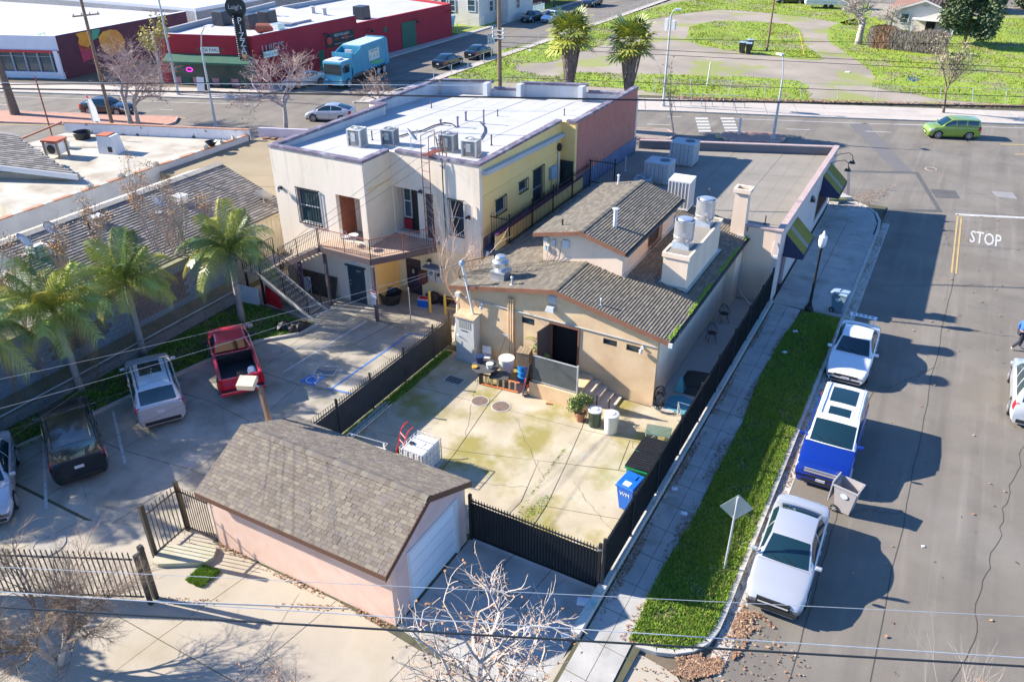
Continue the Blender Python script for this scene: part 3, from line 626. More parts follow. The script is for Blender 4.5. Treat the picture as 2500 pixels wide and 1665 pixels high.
window(B,frameM((-18.58,40.4,4.6),(1,0,0),(0,0,1)),.75,1.75,sash=darkdoor,bars=7,fm=black)
dr=MB().box(-25.72,-24.68,29.24,29.31,.02,2.02).B('door',darkdoor,B);MB().box(-25.86,-24.56,29.2,29.29,2.03,2.1).B('lintel',darkdoor,dr)
for z in(1.02,1.22):MB().cyl((-25.58,29.24,z),(-25.58,29.18,z),.035).B('handle',alu,dr)
MB().box(-25.1,-24.85,29.16,29.23,1.85,1.92).B('door_closer',alu,dr)
dr=MB().box(-23.62,-22.72,31.48,31.56,.02,2.02).B('door',mat('door_dark_purple',(.05,.035,.06),rough=.5),B)
MB().box(-23.4,-22.95,31.45,31.479,1.1,1.6).B('notice',black,dr);text('8',.34,whitep,'notice_mark',dr,MX(-23.17,31.446,1.33),.001)
s_=MB().box(-25.42,-25.0,29.24,29.29,2.18,2.5).B('notice',whitep,B);text('EXIT',.12,blue_paint,'notice_lettering',s_,MX(-25.21,29.235,2.34),.001)
def lantern(p,out,name='wall_lantern',parent=B):
 p=V3(p);out=V3(out);l=MB().cbox(p+out*.03,(.1,.1,.18)).B(name,black,parent)
 MB().tube([p+V3((0,0,.05)),p+out*.12+V3((0,0,.14)),p+out*.22+V3((0,0,.1))],.013).B('arm',black,l)
 q=p+out*.22;MB().lathe([(.03,.1),(.09,.04),(.075,-.14),(.03,-.17)],q,8).B('lamp_shade',mat('frosted_glass',(.6,.62,.62),rough=.2),l);MB().lathe([(.11,.03),(.02,.13)],q,8).B('cap',black,l);return l
lantern((-22.35,31.5,5.85),(0,-1,0));lantern((-22.05,31.5,2.2),(0,-1,0));lantern((-19.62,31.5,5.0),(0,-1,0));lantern((-29.55,29.3,5.55),(0,-1,0))
for x in(-19.85,-19.4):
 MB().tube([(x,31.44,5.7),(x,31.42,5.6),(x,31.42,.4)],.022).B('conduit',stucco_w,B)
MB().tube([(-21.0,31.42,7.6),(-21.0,31.4,6.5),(-20.95,31.4,3.6)],.03).B('conduit',black,B);MB().tube([(-20.85,31.42,7.3),(-20.8,31.4,5),(-20.8,31.4,3.2)],.025).B('conduit',whitep,B)
dp=MB().cyl((-18.93,40.05,3.4),(-18.93,40.05,6.15),.055).B('downpipe',stucco_w,B);MB().lathe([(.06,0),(.14,.1),(.15,.3),(.08,.42)],(-18.9,40.05,6.1),10).B('rain_head',black,dp)
mx_=MB().box(-19,-18.8,38.95,39.6,4.75,5.45).B('meter_box',mat('box_blue_grey',(.3,.38,.45),rough=.5),B);MB().tube([(-18.9,39.2,4.75),(-18.92,39.1,4.4),(-18.9,39.25,3.9)],.02).B('conduit',black,mx_)
b=MB()
for x in(-21.9,-21.45):b.box(x-.19,x+.19,31.3,31.49,1.1,1.9)
b.B('meter_panel',acw,B);MB().box(-22.25,-21.2,31.0,31.5,1.95,2.02).B('shelf_roof',mat('shelf_blue',(.12,.16,.26),rough=.6),B)
for x in(-21.9,-21.45):MB().cyl((x,31.3,1.6),(x,31.2,1.6),.09).B('meter',glass,B)
MB().box(-22.62,-22.3,31.1,31.48,.9,1.55).B('cabinet',mat('cabinet_maroon',(.14,.05,.05),rough=.5),B)
MB().box(-22.2,-20.0,31.44,31.49,.0,.35).B('kick_plate',purple,B)
def condenser(p,rz,label,s=.78,h=.85,round_=True,group='condenser units on the two storey roof',m=acw):
 t=thing('condenser_unit',label,'air conditioner',p,rz,group);s2=s/2
 b=MB()
 for(x,y)in((-s2+.04,-s2+.04),(s2-.04,-s2+.04),(-s2+.04,s2-.04),(s2-.04,s2-.04)):b.box(x-.04,x+.04,y-.04,y+.04,.0,h)
 b.box(-s2,s2,-s2,s2,h,h+.05);b.box(-s2,s2,-s2,s2,0,.08);b.B('cabinet',m,t,rw=1)
 b=MB();b.box(-s2+.05,s2-.05,-s2+.05,s2-.05,.08,h);b.B('core',acd,t,rw=1)
 b=MB();k=0;z=.12
 while z<h-.04:
  b.box(-s2+.015,s2-.015,-s2+.012,-s2+.045,z,z+.02);b.box(-s2+.015,s2-.015,s2-.045,s2-.012,z,z+.02);b.box(s2-.045,s2-.012,-s2+.05,s2-.05,z,z+.02);z+=.055
 b.B('louvre',m,t,rw=1)
 MB().box(-s2-.004,-s2+.04,-s2+.1,s2-.1,.1,h-.02).B('service_panel',m,t,rw=1)
 MB().box(-.14,.1,-s2-.012,-s2+.011,.3,h-.1).B('service_panel',m,t,rw=1)
 b=MB();b.lathe([(s2*.86,h+.05),(s2*.86,h+.07),(s2*.8,h+.075),(s2*.78,h+.052)],n=24,close=False);b.B('fan_ring',m,t,rw=1)
 b=MB();b.lathe([(s2*.78,h+.052),(.001,h+.053)],n=24,close=False);b.B('fan_well',acd,t,rw=1)
 b=MB()
 for k in range(1,6):b.lathe([(s2*.13*k,h+.066),(s2*.13*k+.008,h+.07),(s2*.13*k+.016,h+.066)],n=20,close=False)
 for k in range(8):a=k*pi/4;b.tube([(0,0,h+.07),(s2*.78*cos(a),s2*.78*sin(a),h+.07)],.006,4)
 b.lathe([(.12,h+.06),(.1,h+.09),(.001,h+.1)],n=12,close=False);b.B('fan_guard',m,t,rw=1)
 MB().tube([(-s2*.5,-s2-.05,.1),(-s2*.4,-s2-.12,.5),(-.2,-s2-.01,.6)],.018).B('conduit',black,t,rw=1)
 return t
def onroof(px,py,dz=0):
 z=7.2
 for _ in range(6):v=G(px,py,z);z=roofz(v.y)+dz
 return(v.x,v.y,z)
condenser(onroof(*z2(205,985)),.15,'squat grey condenser unit with a dark slab, leftmost on the two storey roof')
condenser(onroof(*z2(425,975)),.2,'louvred condenser unit at the end of the long black hose on the roof',.72,.75,m=mat('ac_dark_grey',(.33,.35,.36),rough=.55))
condenser(onroof(*z2(820,1022)),.2,'louvred condenser unit directly behind the rusty ladder cage',.78,.85,m=mat('ac_dark_grey',(.33,.35,.36)))
condenser(onroof(*z2(972,1055)),.2,'tan grey condenser unit nearest the yellow wall corner of the roof',.8,.8)
def dish(p,az,label,r=.38,tilt=.9):
 t=thing('satellite_dish',label,'satellite dish',p,az)
 MB().cyl((0,0,0),(0,0,.55),.022).B('mast',lampgrey,t,rw=1);MB().box(-.18,.18,-.18,.18,0,.02).B('base_plate',lampgrey,t,rw=1)
 b=MB();b.lathe([(.001,.0),(r*.5,.035),(r,.13),(r+.012,.135),(r*.5,.05),(.001,.015)],n=20,close=False)
 R=Matrix.Translation((0,0,.6))@Matrix.Rotation(tilt,4,'X');b.v=[tuple(R@V3(v))for v in b.v];b.B('reflector',mat('dish_grey',(.6,.6,.6),rough=.5),t,rw=1,smooth=True)
 q=R@V3((0,0,.45));MB().tube([(0,0,.5),R@V3((0,-r*.8,.1)),q],.012).B('arm',lampgrey,t,rw=1);MB().cbox(q,(.06,.06,.1)).B('receiver',lampgrey,t,rw=1);return t
dish(onroof(*z2(565,1000)),2.2,'satellite dish standing on the roof between the condensers')
def vent(p,h,r,label,m=None,group='short pipes on the two storey roof',cap_=True):
 t=thing('vent_pipe',label,'vent pipe',p,0,group)
 MB().cyl((0,0,0),(0,0,h),r,n=8).B('pipe',m or lampgrey,t,rw=1);MB().lathe([(r*2.6,0),(r*1.2,.05)],n=10,close=False).B('flashing',m or roofw,t,rw=1)
 if cap_:MB().lathe([(r*1.5,h-.02),(r*1.7,h+.02),(.01,h+.07)],n=8).B('cap',m or lampgrey,t,rw=1)
for i,(p,h,r,l)in enumerate(((z2(702,735),.35,.03,'thin vent pipe on the left part of the pale roof'),(z2(935,820),.5,.06,'thick purple vent pipe, middle of the three fat roof pipes'),(z2(880,862),.55,.06,'thick purple vent pipe beside the loop of black hose'),(z2(1056,840),.75,.05,'tallest purple vent pipe in the middle of the pale roof'),(z2(1150,788),.35,.03,'thin dark vent pipe right of the tall purple pipe'),(z2(1600,783),.35,.03,'thin dark vent pipe near the raised parapet on the right'),(z2(1108,985),.5,.035,'thin vent pipe nearest the yellow side of the roof'),(z2(302,950),.45,.03,'thin vent pipe between the two left condensers'),(z2(765,850),.3,.06,'short vent pipe touching the arc of black hose'))):
 vent(onroof(*p),h,r,l,m=mat('pipe_mauve',(.22,.18,.28),rough=.7)if r>.04 else black)
hz=[z2(480,925),z2(560,900),z2(640,885),z2(720,850),z2(790,832),z2(840,838),z2(865,860)]
tag(MB().tube([onroof(*p,dz=.06)for p in hz],.035).B('hose',black),'long black insulated hose curving over the pale roof from a condenser','hose')
hz=[z2(1030,825),z2(1060,860),z2(1062,890),z2(1045,920),z2(1025,945)]
tag(MB().tube([onroof(*p,dz=.06)for p in hz],.035).B('hose',black),'short black insulated hose from the tall pipe to the right condenser','hose')
t=thing('roof_ladder','rust red steel ladder with handrails climbing from balcony over the parapet','ladder',(-21.8,31.2,3.4))
for x in(-22.03,-21.6):
 MB().tube([(x,31.2,3.4),(x,31.2,7.8),(x,31.25,8.75),(x,32.4,8.75),(x,32.4,7.4)],.022).B('rail',rustm,t)
z=3.7
while z<7.7:MB().tube([(-22.03,31.2,z),(-21.6,31.2,z)],.014).B('rung',rustm,t);z+=.42
b=MB()
for k in range(8):b.box(-22.02,-21.61,31.22+k*.15,31.3+k*.15,7.8,7.83)
b.B('platform',rustm,t)
for k,x in enumerate((-22.03,-21.6)):MB().tube([(x,32.5,8.4),(x-.1,32.9,7.35)],.035).B('stringer',wood,t)
for k in range(4):MB().tube([(-22.08,32.6+k*.08,8.2-k*.22),(-21.65,32.6+k*.08,8.2-k*.22)],.02).B('tread',wood,t)
D=thing('balcony','brown edged balcony deck with red railing at the rear of the building','balcony',(-24.5,29,0))
dk=[(-26.5,28.2),(-23.25,28.15),(-21.3,31.0),(-21.3,31.48),(-24.14,31.48),(-24.14,29.28),(-26.5,29.28)]
MB().prism(dk,3.28,3.34).B('deck',mat('deck_tan',(.4,.3,.22),(.5,.38,.28),2,.8),D)
for i in(0,1,6):
 a=V3((*dk[i],0));c=V3((*dk[(i+1)%7],0));n=(c-a).normalized();n=V3((n.y,-n.x,0))*.05
 MB().hexa([a+V3((0,0,3.02)),c+V3((0,0,3.02)),c+n+V3((0,0,3.02)),a+n+V3((0,0,3.02))],[a+V3((0,0,3.32)),c+V3((0,0,3.32)),c+n+V3((0,0,3.32)),a+n+V3((0,0,3.32))]).B('fascia',mat('beam_dark',(.1,.075,.08),rough=.7),D)
MB().prism([(-26.4,28.3),(-23.3,28.25),(-21.5,31.0),(-21.5,31.4),(-24.1,31.4),(-24.1,29.2),(-26.4,29.2)],3.2,3.27).B('soffit',stucco_w,D)
for(x,y)in((-23.1,28.05),(-26.35,28.35)):MB().box(x-.07,x+.07,y-.07,y+.07,0,3.0).B('post',mat('post_dark',(.09,.075,.09),rough=.7),D)
s_=MB().box(-23.19,-23.01,27.93,27.97,1.0,1.35).B('notice',whitep,D)
def railing(parent,pts,h,m,mtop=None,sp=.13,topr=.02,z0=.08,name='baluster'):
 for i in range(len(pts)-1):
  a=V3(pts[i]);c=V3(pts[i+1]);L=(c-a).length;n=max(2,int(L/sp));up=V3((0,0,h));lo=V3((0,0,z0))
  MB().tube([a+up,c+up],topr).B('top_rail',mtop or m,parent);MB().tube([a+lo,c+lo],topr*.8).B('bottom_rail',m,parent)
  for k in range(n+1):
   p=a+(c-a)*k/n
   big=k in(0,n)or(L>2.2 and k==n//2)
   r=.018 if big else .007
   MB().box(p.x-r,p.x+r,p.y-r,p.y+r,p.z+(-.12 if big else z0),p.z+h).B('rail_post' if big else name,m,parent)
railing(D,[(-26.45,28.22,3.34),(-23.25,28.17,3.34),(-21.35,31.0,3.34)],.98,rustm,sp=.12)
t=thing('bistro_table','small round white folding table on the balcony by the dark door','table',(-24.75,28.85,3.34))
MB().lathe([(.25,.7),(.25,.72)],n=16).B('table_top',whitep,t,rw=1)
for a in(-.2,.2):MB().tube([(a,-.15,.7),(-a,.15,0)],.01).B('leg',whitep,t,rw=1);MB().tube([(a,.15,.7),(-a,-.15,0)],.01).B('leg',whitep,t,rw=1)
def chair(label,p,rz,m,group=None):
 t=thing('metal_chair',label,'chair',p,rz,group)
 b=MB();b.lathe([(.2,.44),(.22,.45),(.2,.46)],n=14);b.B('seat',m,t,rw=1)
 for(x,y)in((-.17,-.17),(.17,-.17),(-.19,.17),(.19,.17)):MB().tube([(x*.8,y*.8,.44),(x*1.2,y*1.2,0)],.012).B('leg',m,t,rw=1)
 pts=[(.22*cos(a),.12+.12*sin(a)+.0,.46+.42*sin(a))for a in[pi*k/10 for k in range(11)]];pts=[(-.22,.1,.44)]+[(x,.16+.06*sin(pi*i/10),z)for i,(x,y,z)in enumerate(pts)][::-1][0:11]+[(.22,.1,.44)]
 MB().tube(pts,.012).B('back_frame',m,t,rw=1)
 for k in range(7):
  x=-.15+.05*k;zt=.46+.42*sqrt(max(0,1-(x/.22)**2));MB().tube([(x,.14,.45),(x,.21,zt-.02)],.005,4).B('back_bar',m,t,rw=1)
 for s_ in(-1,1):MB().tube([(s_*.22,.16,.66),(s_*.26,-.05,.64),(s_*.22,-.14,.46)],.011).B('armrest',m,t,rw=1)
 return t
chair('white metal chair on the balcony in front of brown recess',(-25.35,29.0,3.34),2.6,whitep)
ST=thing('outdoor_stair','black railed outdoor stair with tan treads climbing to the balcony','stair',(-28,28,0))
tread=mat('tread_tan',(.36,.3,.24),(.45,.38,.3),3,.85);blk=black
n1=10;LZ=1.75
for k in range(n1):
 z=LZ*(k+1)/(n1+1);x=-26.45-.29*k;y=27.3
 MB().box(x-.3,x,26.72,27.82,z-.05,z).B('tread',tread,ST)
for y in(26.72,27.82):MB().hexa([(-26.4,y-.03,0),(-26.1,y-.03,0),(-26.1,y+.03,0),(-26.4,y+.03,0)],[(-29.35,y-.03,LZ-.25),(-29.35,y-.03,LZ),(-29.35,y+.03,LZ),(-29.35,y+.03,LZ-.25)]).B('stringer',stucco_w,ST)
MB().box(-30.6,-29.35,26.7,29.1,LZ-.12,LZ).B('landing',tread,ST)
for(x,y)in((-30.5,26.8),(-29.45,26.8),(-30.5,29.0)):MB().box(x-.05,x+.05,y-.05,y+.05,0,LZ-.12).B('post',blk,ST)
n2=9
for k in range(n2):
 z=LZ+(3.3-LZ)*(k+1)/(n2+1);x=-29.35+.3*k
 MB().box(x,x+.31,28.15,29.2,z-.05,z).B('tread',tread,ST)
MB().hexa([(-29.35,28.12,LZ-.3),(-29.35,28.16,LZ-.3),(-29.35,28.16,LZ),(-29.35,28.12,LZ)],[(-26.5,28.12,3.0),(-26.5,28.16,3.0),(-26.5,28.16,3.3),(-26.5,28.12,3.3)]).B('stringer',mat('beam_dark',(.1,.075,.08)),ST)
MB().hexa([(-29.35,28.17,LZ-.25),(-26.5,28.17,3.05),(-26.5,29.2,3.05),(-29.35,29.2,LZ-.25)],[(-29.35,28.17,LZ-.06),(-26.5,28.17,3.24),(-26.5,29.2,3.24),(-29.35,29.2,LZ-.06)]).B('soffit',stucco_w,ST)  # added slab under upper flight, stops sun striping the wall through open treads
MB().hexa([(-26.5,26.76,-.15),(-29.35,26.76,LZ-.45),(-29.35,27.78,LZ-.45),(-26.5,27.78,-.15)],[(-26.5,26.76,-.05),(-29.35,26.76,LZ-.32),(-29.35,27.78,LZ-.32),(-26.5,27.78,-.05)]).B('soffit',stucco_w,ST)  # same added slab under lower flight, blocks sun between the treads
MB().box(-28.1,-27.95,28.15,28.3,0,2.3).B('post',mat('post_purple',(.1,.05,.1),rough=.7),ST)
def hrail(a,c,h=.95):
 a=V3(a);c=V3(c);n=max(2,int((c-a).length/.14));MB().tube([a+V3((0,0,h)),c+V3((0,0,h))],.02).B('hand_rail',blk,ST);MB().tube([a+V3((0,0,.1)),c+V3((0,0,.1))],.013).B('bottom_rail',blk,ST)
 for k in range(n+1):
  p=a+(c-a)*k/n;r=.02 if k in(0,n,n//2)else .008;MB().box(p.x-r,p.x+r,p.y-r,p.y+r,p.z-(.05 if r>.01 else-.1),p.z+h).B('baluster',blk,ST)
hrail((-26.4,26.74,.12),(-29.35,26.74,LZ));hrail((-26.5,27.82,.12),(-29.35,27.82,LZ));hrail((-29.4,26.74,LZ),(-30.55,26.74,LZ));hrail((-30.55,26.74,LZ),(-30.55,29.05,LZ));hrail((-29.3,28.12,LZ),(-26.5,28.17,3.34))
Wk=thing('walkway_wall','low yellow wall with purple cap beside the raised walkway','wall',(-18.2,36,3.3))
MB().box(-18.26,-18.1,31.6,41.6,2.9,4.3).B('wall',stucco_y,Wk);MB().box(-18.3,-18.06,31.56,41.6,4.3,4.38).B('cap',mat('paint_wine',(.12,.03,.08),rough=.6),Wk)
MB().box(-18.998,-18.26,31.7,40.44,3.0,3.35).B('floor',mat('walkway_blue',(.07,.1,.17),(.1,.14,.22),2,.7),Wk)
MB().tube([(-18.6,31.5,3.4),(-18.6,31.35,3.2),(-18.6,31.3,3.1),(-18.5,31.5,3.05)],.07).B('drain_pipe',pipew,Wk)
def fence(name,label,a,c,h,sp,parent_z=0,base=0,posts=None,rails=(.15,.9),screen=None,side=1,pr=.009,post_r=.03,extra=.1,spear=True,m=black,z1=None,thingloc=None,posth=None,screen_m=None):
 a=V3(a);c=V3(c);L=(c-a).length;d=(c-a)/L;n=int(L/sp);zz=base
 t=thing(name,label,'fence',((a.x+c.x)/2,(a.y+c.y)/2,base),0)
 rz=atan2(d.y,d.x)
 k=('pick',name,h,pr)
 me=bpy.data.meshes.new('picket');b=MB();b.box(-pr,pr,-pr,pr,.05,h);b.add([(-pr,-pr,h),(pr,-pr,h),(pr,pr,h),(-pr,pr,h),(0,0,h+.06)],[(0,1,4),(1,2,4),(2,3,4),(3,0,4)])
 me.from_pydata(b.v,[],b.f);me.materials.append(m)
 for i in range(min(n+1,300)):
  p=a+d*(L*(i+.5)/(n+1));M=Matrix.Translation((p.x,p.y,base))@Matrix.Rotation(rz,4,'Z');placeM('picket',me,t,M)
 for rr in rails:
  z=base+h*rr;p=[a+V3((0,0,z-a.z)),c+V3((0,0,z-c.z))];q=V3((-d.y,d.x,0))*.022
  MB().hexa([p[0]-q,p[1]-q,p[1]+q,p[0]+q],[v+V3((0,0,.04))for v in(p[0]-q,p[1]-q,p[1]+q,p[0]+q)]).B('rail',m,t)
 for pz in(posts or[]):
  p=a+d*pz;r=post_r;MB().box(p.x-r,p.x+r,p.y-r,p.y+r,base-.05,base+(posth or h+.12)).B('post',m,t)
 if screen:
  z0,zt=screen;q=V3((-d.y,d.x,0))*.03*side;b=MB();K=max(4,int(L/.4));rr_=random.Random(3)
  P0=[];
  for i in range(K+1):
   p=a+d*(L*i/K)+q*(1+rr_.uniform(-.25,.25));P0.append(p)
  vs=[];fs=[]
  for i,p in enumerate(P0):vs+=[(p.x,p.y,base+h*z0),(p.x+rr_.uniform(-.01,.01),p.y,base+h*(z0+zt)/2),(p.x,p.y,base+h*zt-rr_.uniform(0,.015))]
  for i in range(K):fs+=[(3*i,3*i+3,3*i+4,3*i+1),(3*i+1,3*i+4,3*i+5,3*i+2)]
  b.add(vs,fs);b.B('screen',screen_m or blackm,t,fx_=0)
 return t
fence('picket_fence','tall thin black picket fence on roof edge beside the yellow wall',(-17.95,32.5,0),(-17.95,42.3,0),1.5,.16,base=3.5,posts=[0,2.45,4.9,7.35,9.8],rails=(.1,.88),pr=.008)
fence('picket_fence','short black picket fence end panel against the cream building corner',(-19.0,32.45,0),(-18.0,32.45,0),1.5,.16,base=3.5,rails=(.1,.88),pr=.008)
fence('picket_fence','black picket fence panel at the far end of the walkway',(-18.1,42.4,0),(-16.4,42.5,0),1.6,.16,base=3.6,rails=(.1,.88),pr=.008,posts=[1.6])
Hs=thing('stucco_house','tan stucco shingled house with raised centre storey behind the yard','house',(-13,34,0))
ridgeX,rz0,exR,ezR,exL,ezL=-12.93,4.5,-7.81,3.42,-18.13,3.52
def rR(x):return rz0+(x-ridgeX)*(ezR-rz0)/(exR-ridgeX)
def rL(x):return rz0+(ridgeX-x)*(ezL-rz0)/(ridgeX-exL)
b=MB();t_=.22
holes=[(-14.58,-13.97,2.42,2.72),(-13.2,-11.84,.75,2.78),(-10.73,-10.11,2.42,2.68),(-9.69,-9.07,2.4,2.68)]
wall_x(b,-17.8,-8.35,27.5,t_,-.05,3.15,holes)
b.hexa([(-17.8,27.5,3.15),(-8.35,27.5,3.15),(-8.35,27.72,3.15),(-17.8,27.72,3.15)],[(-17.8,27.5,3.5),(-8.35,27.5,3.45),(-8.35,27.72,3.45),(-17.8,27.72,3.5)])
b.add([(-17.8,27.5,3.5),(-8.35,27.5,3.45),(ridgeX,27.5,4.4),(-17.8,27.72,3.5),(-8.35,27.72,3.45),(ridgeX,27.72,4.4)],[(0,1,2),(5,4,3),(1,4,5,2),(2,5,3,0)])
b.B('wall',stucco_t,Hs)
MB().box(-8.57,-8.35,27.72,38.4,-.05,3.4).B('wall',stucco_p,Hs);MB().box(-8.35,-7.95,37.9,39.1,-.05,3.3).B('wall',stucco_p,Hs);MB().box(-17.8,-17.58,27.72,40,-.05,3.4).B('wall',stucco_t,Hs)
b=MB()
def plane(b,x0,z0,x1,z1,y0,y1,th=.1):b.hexa([(x0,y0,z0-th),(x1,y0,z1-th),(x1,y1,z1-th),(x0,y1,z0-th)],[(x0,y0,z0),(x1,y0,z1),(x1,y1,z1),(x0,y1,z0)])
plane(b,ridgeX,rz0,exR,ezR,27.22,40.4);plane(b,exL,ezL,ridgeX,rz0,27.22,40.4);b.B('roof_deck',mat('roof_felt',(.07,.065,.05),rough=.95),Hs)
b=MB();plane(b,ridgeX,rz0+.02,exR-.02,ezR+.02,27.17,27.215,.2);b.B('fascia',brown_trim,Hs);b=MB();plane(b,exL,ezL+.02,ridgeX,rz0+.02,27.17,27.215,.2);b.B('fascia',brown_trim,Hs)
gut=MB();gut.hexa([(exR,27.18,3.27),(exR+.1,27.18,3.27),(exR+.1,40.3,3.27),(exR,40.3,3.27)],[(exR-.01,27.18,3.39),(exR+.13,27.18,3.39),(exR+.13,40.3,3.39),(exR-.01,40.3,3.39)]);gut.B('gutter',mat('gutter_dark',(.03,.035,.035),rough=.5),Hs)
MB().box(exR-.02,exR+.14,27.13,27.179,3.2,3.4).B('gutter_end',whitep,Hs)
def popup_hole(p):return not(-15.1<p.x<-11.15 and 30.4<p.y<37.7)and not(-9.75<p.x<-8.5 and 31.4<p.y<36.4)
Rv=V3((ridgeX-exR,0,rz0-ezR));shingles(Hs,(exR,27.2,ezR),(0,1,0),Rv,13.2,Rv.length,.13,.28,shB,0,th=.017,seed=4,ok=popup_hole)
Lv=V3((ridgeX-exL,0,rz0-ezL));shingles(Hs,(exL,27.2,ezL),(0,1,0),Lv,13.2,Lv.length,.145,.32,shB,0,th=.012,seed=5,ok=popup_hole)
def ridgecaps(parent,p,q,wl,wr,n,m,name='ridge_cap'):
 p=V3(p);q=V3(q);d=(q-p)/n
 for i in range(n):
  a=p+d*i;c=a+d*1.08
  b=MB();u=V3((0,0,.03));u2=V3((0,0,.012))
  b.add([a+u,a+wl+u,c+u2,c+wl+u2,a+wr+u,c+wr+u2,a,a+wl,a+wr],[(0,2,3,1),(0,4,5,2),(6,0,1,7),(6,8,4,0)]);b.B(name,m[i%len(m)],parent,fx_=0)
ridgecaps(Hs,(ridgeX,27.2,rz0+.03),(ridgeX,30.4,rz0+.03),V3((-.14,0,-.03)),V3((.14,0,-.03)),17,shB)
Pz=5.5;b=MB();b.box(-15.05,-11.2,30.45,37.4,3.5,5.42)
b.add([(-15.05,30.45,5.42),(-11.2,30.45,5.42),(-13.1,30.45,5.92),(-15.05,37.4,5.42),(-11.2,37.4,5.42),(-13.1,37.4,5.92)],[(0,1,2),(5,4,3),(1,4,5,2),(2,5,3,0)]);b.B('wall',stucco_p,Hs)
b=MB();plane(b,-13.1,6.02,-10.95,5.45,30.1,37.7,.1);plane(b,-15.4,5.52,-13.1,6.02,30.1,37.7,.1);b.B('roof_deck',mat('roof_felt',(.07,.065,.05)),Hs)
b=MB();plane(b,-13.1,6.04,-10.96,5.47,30.05,30.095,.18);plane(b,-15.4,5.54,-13.1,6.04,30.05,30.095,.18);b.B('fascia',brown_trim,Hs)
MB().hexa([(-10.95,30.08,5.3),(-10.83,30.08,5.3),(-10.83,37.7,5.3),(-10.95,37.7,5.3)],[(-10.95,30.08,5.42),(-10.8,30.08,5.42),(-10.8,37.7,5.42),(-10.95,37.7,5.42)]).B('gutter',mat('gutter_dark',(.03,.035,.035)),Hs)
V1=V3((-2.15,0,.57));shingles(Hs,(-10.95,30.08,5.45),(0,1,0),V1,7.6,V1.length,.13,.28,shB,0,th=.017,seed=6)
V2=V3((2.3,0,.5));shingles(Hs,(-15.4,30.08,5.52),(0,1,0),V2,7.6,V2.length,.145,.32,shB,0,th=.012,seed=7)
ridgecaps(Hs,(-13.1,30.08,6.05),(-13.1,37.7,6.05),V3((-.14,0,-.03)),V3((.14,0,-.035)),38,shB)
window(Hs,MYp(-11.16,34.3,4.75),1.3,.8,sash=brown_trim,bars=9,fm=mat('bars_brown',(.12,.07,.06),rough=.6),mull=0)
b=MB();plane(b,-11.2,rR(-11.2)+.04,-11.05,rR(-11.05)+.05,30.4,37.6,.03);b.box(-15.2,-11.0,30.3,30.45,3.9,3.93);b.B('flashing',galv,Hs)
def slot(x0,x1,z0,z1):
 f=window(Hs,MX((x0+x1)/2,27.53,(z0+z1)/2),x1-x0,z1-z0,fm=black,mull=0)
for h_ in holes:
 if h_[2]>1:slot(*h_)
b=MB();b.box(-13.2,-11.84,27.9,27.95,.75,2.78);b.B('doorway',interior,Hs)
MB().box(-13.24,-13.16,27.46,27.72,.78,2.82).B('door_frame',brown_trim,Hs);MB().box(-11.88,-11.8,27.46,27.72,.78,2.82).B('door_frame',brown_trim,Hs);MB().box(-13.16,-11.88,27.46,27.72,2.74,2.82).B('door_frame',brown_trim,Hs)
sd=thing('tmp',None,None)if False else None
g_=MB();DM=frameM((-13.18,27.45,.8),(-.15,-1,0),(0,0,1))
gate=MB().box(0,.95,0,1.95,-.01,.01,DM).B('security_door',mat('mesh_brown',(.1,.075,.07),rough=.8),Hs)
for i in range(6):MB().box(.0+.18*i,.03+.18*i,0,1.95,.011,.03,DM).B('bar',mat('bars_brown',(.12,.07,.06)),gate)
for i in range(8):MB().box(0,.95,.02+.27*i,.045+.27*i,.031,.045,DM).B('bar',mat('bars_brown',(.12,.07,.06)),gate)
lv=MB().box(-13.3,-12.92,27.46,27.5,3.75,4.1).B('louvre_frame',whitep,Hs)
for k in range(6):MB().cbox((-13.11,27.44,3.78+k*.056),(.34,.05,.02),0,Matrix.Rotation(.6,4,'X')).B('slat',whitep,lv)
fl=MB().hexa([(-13.34,27.2,3.42),(-12.93,27.2,3.42),(-12.93,27.48,3.42),(-13.34,27.48,3.42)],[(-13.3,27.26,3.6),(-12.97,27.26,3.6),(-12.97,27.48,3.64),(-13.3,27.48,3.64)]).B('flood_light',mat('lamp_grey',(.45,.47,.48),rough=.4),Hs)
MB().tube([(-17.65,27.46,2.98),(-15.2,27.46,2.93),(-8.4,27.46,2.88)],.025).B('conduit',lampgrey,Hs)
for k,x in enumerate((-15.2,-15.09,-14.98)):
 MB().tube([(x,27.42,.3),(x,27.42,3.4),(x,27.36,3.5),(x,27.46,3.52)],.04,8).B('riser_pipe',stucco_t,Hs)
def spot(x,z):
 a=MB().cyl((x,27.5,z),(x,27.42,z),.07).B('flood_light',whitep,Hs);MB().lathe([(.03,.1),(.08,.02),(.07,-.1),(.01,-.13)],(x-.03,27.36,z-.13),10).B('lamp_head',whitep,a)
spot(-8.98,2.72);spot(-16.55,2.86)
MB().cbox((-17.82,27.42,3.05),(.22,.2,.2)).B('junction_box',acw,Hs)
for(x,z,s_)in((-14.9,5.2,.2),(-14.5,5.15,.2),(-13.9,5.18,.3),(-14.85,4.8,.2)):MB().cbox((x,30.4,z),(s_,.1,s_*1.2)).B('junction_box',mat('box_pale_blue',(.5,.58,.6),rough=.5),Hs)
for i in range(4):MB().tube([(-15+.3*i,30.36,5.3),(-14.9+.25*i,30.34,5.0-.1*i),(-14.8+.2*i,30.36,4.6),(-14.85,30.4,4.0)],.008,4).B('cable',black,Hs)
def onhouse(px,py):
 z=4.2
 for _ in range(8):v=G(px,py,z);z=rR(v.x)if v.x>ridgeX else rL(v.x)
 return(v.x,v.y,z)
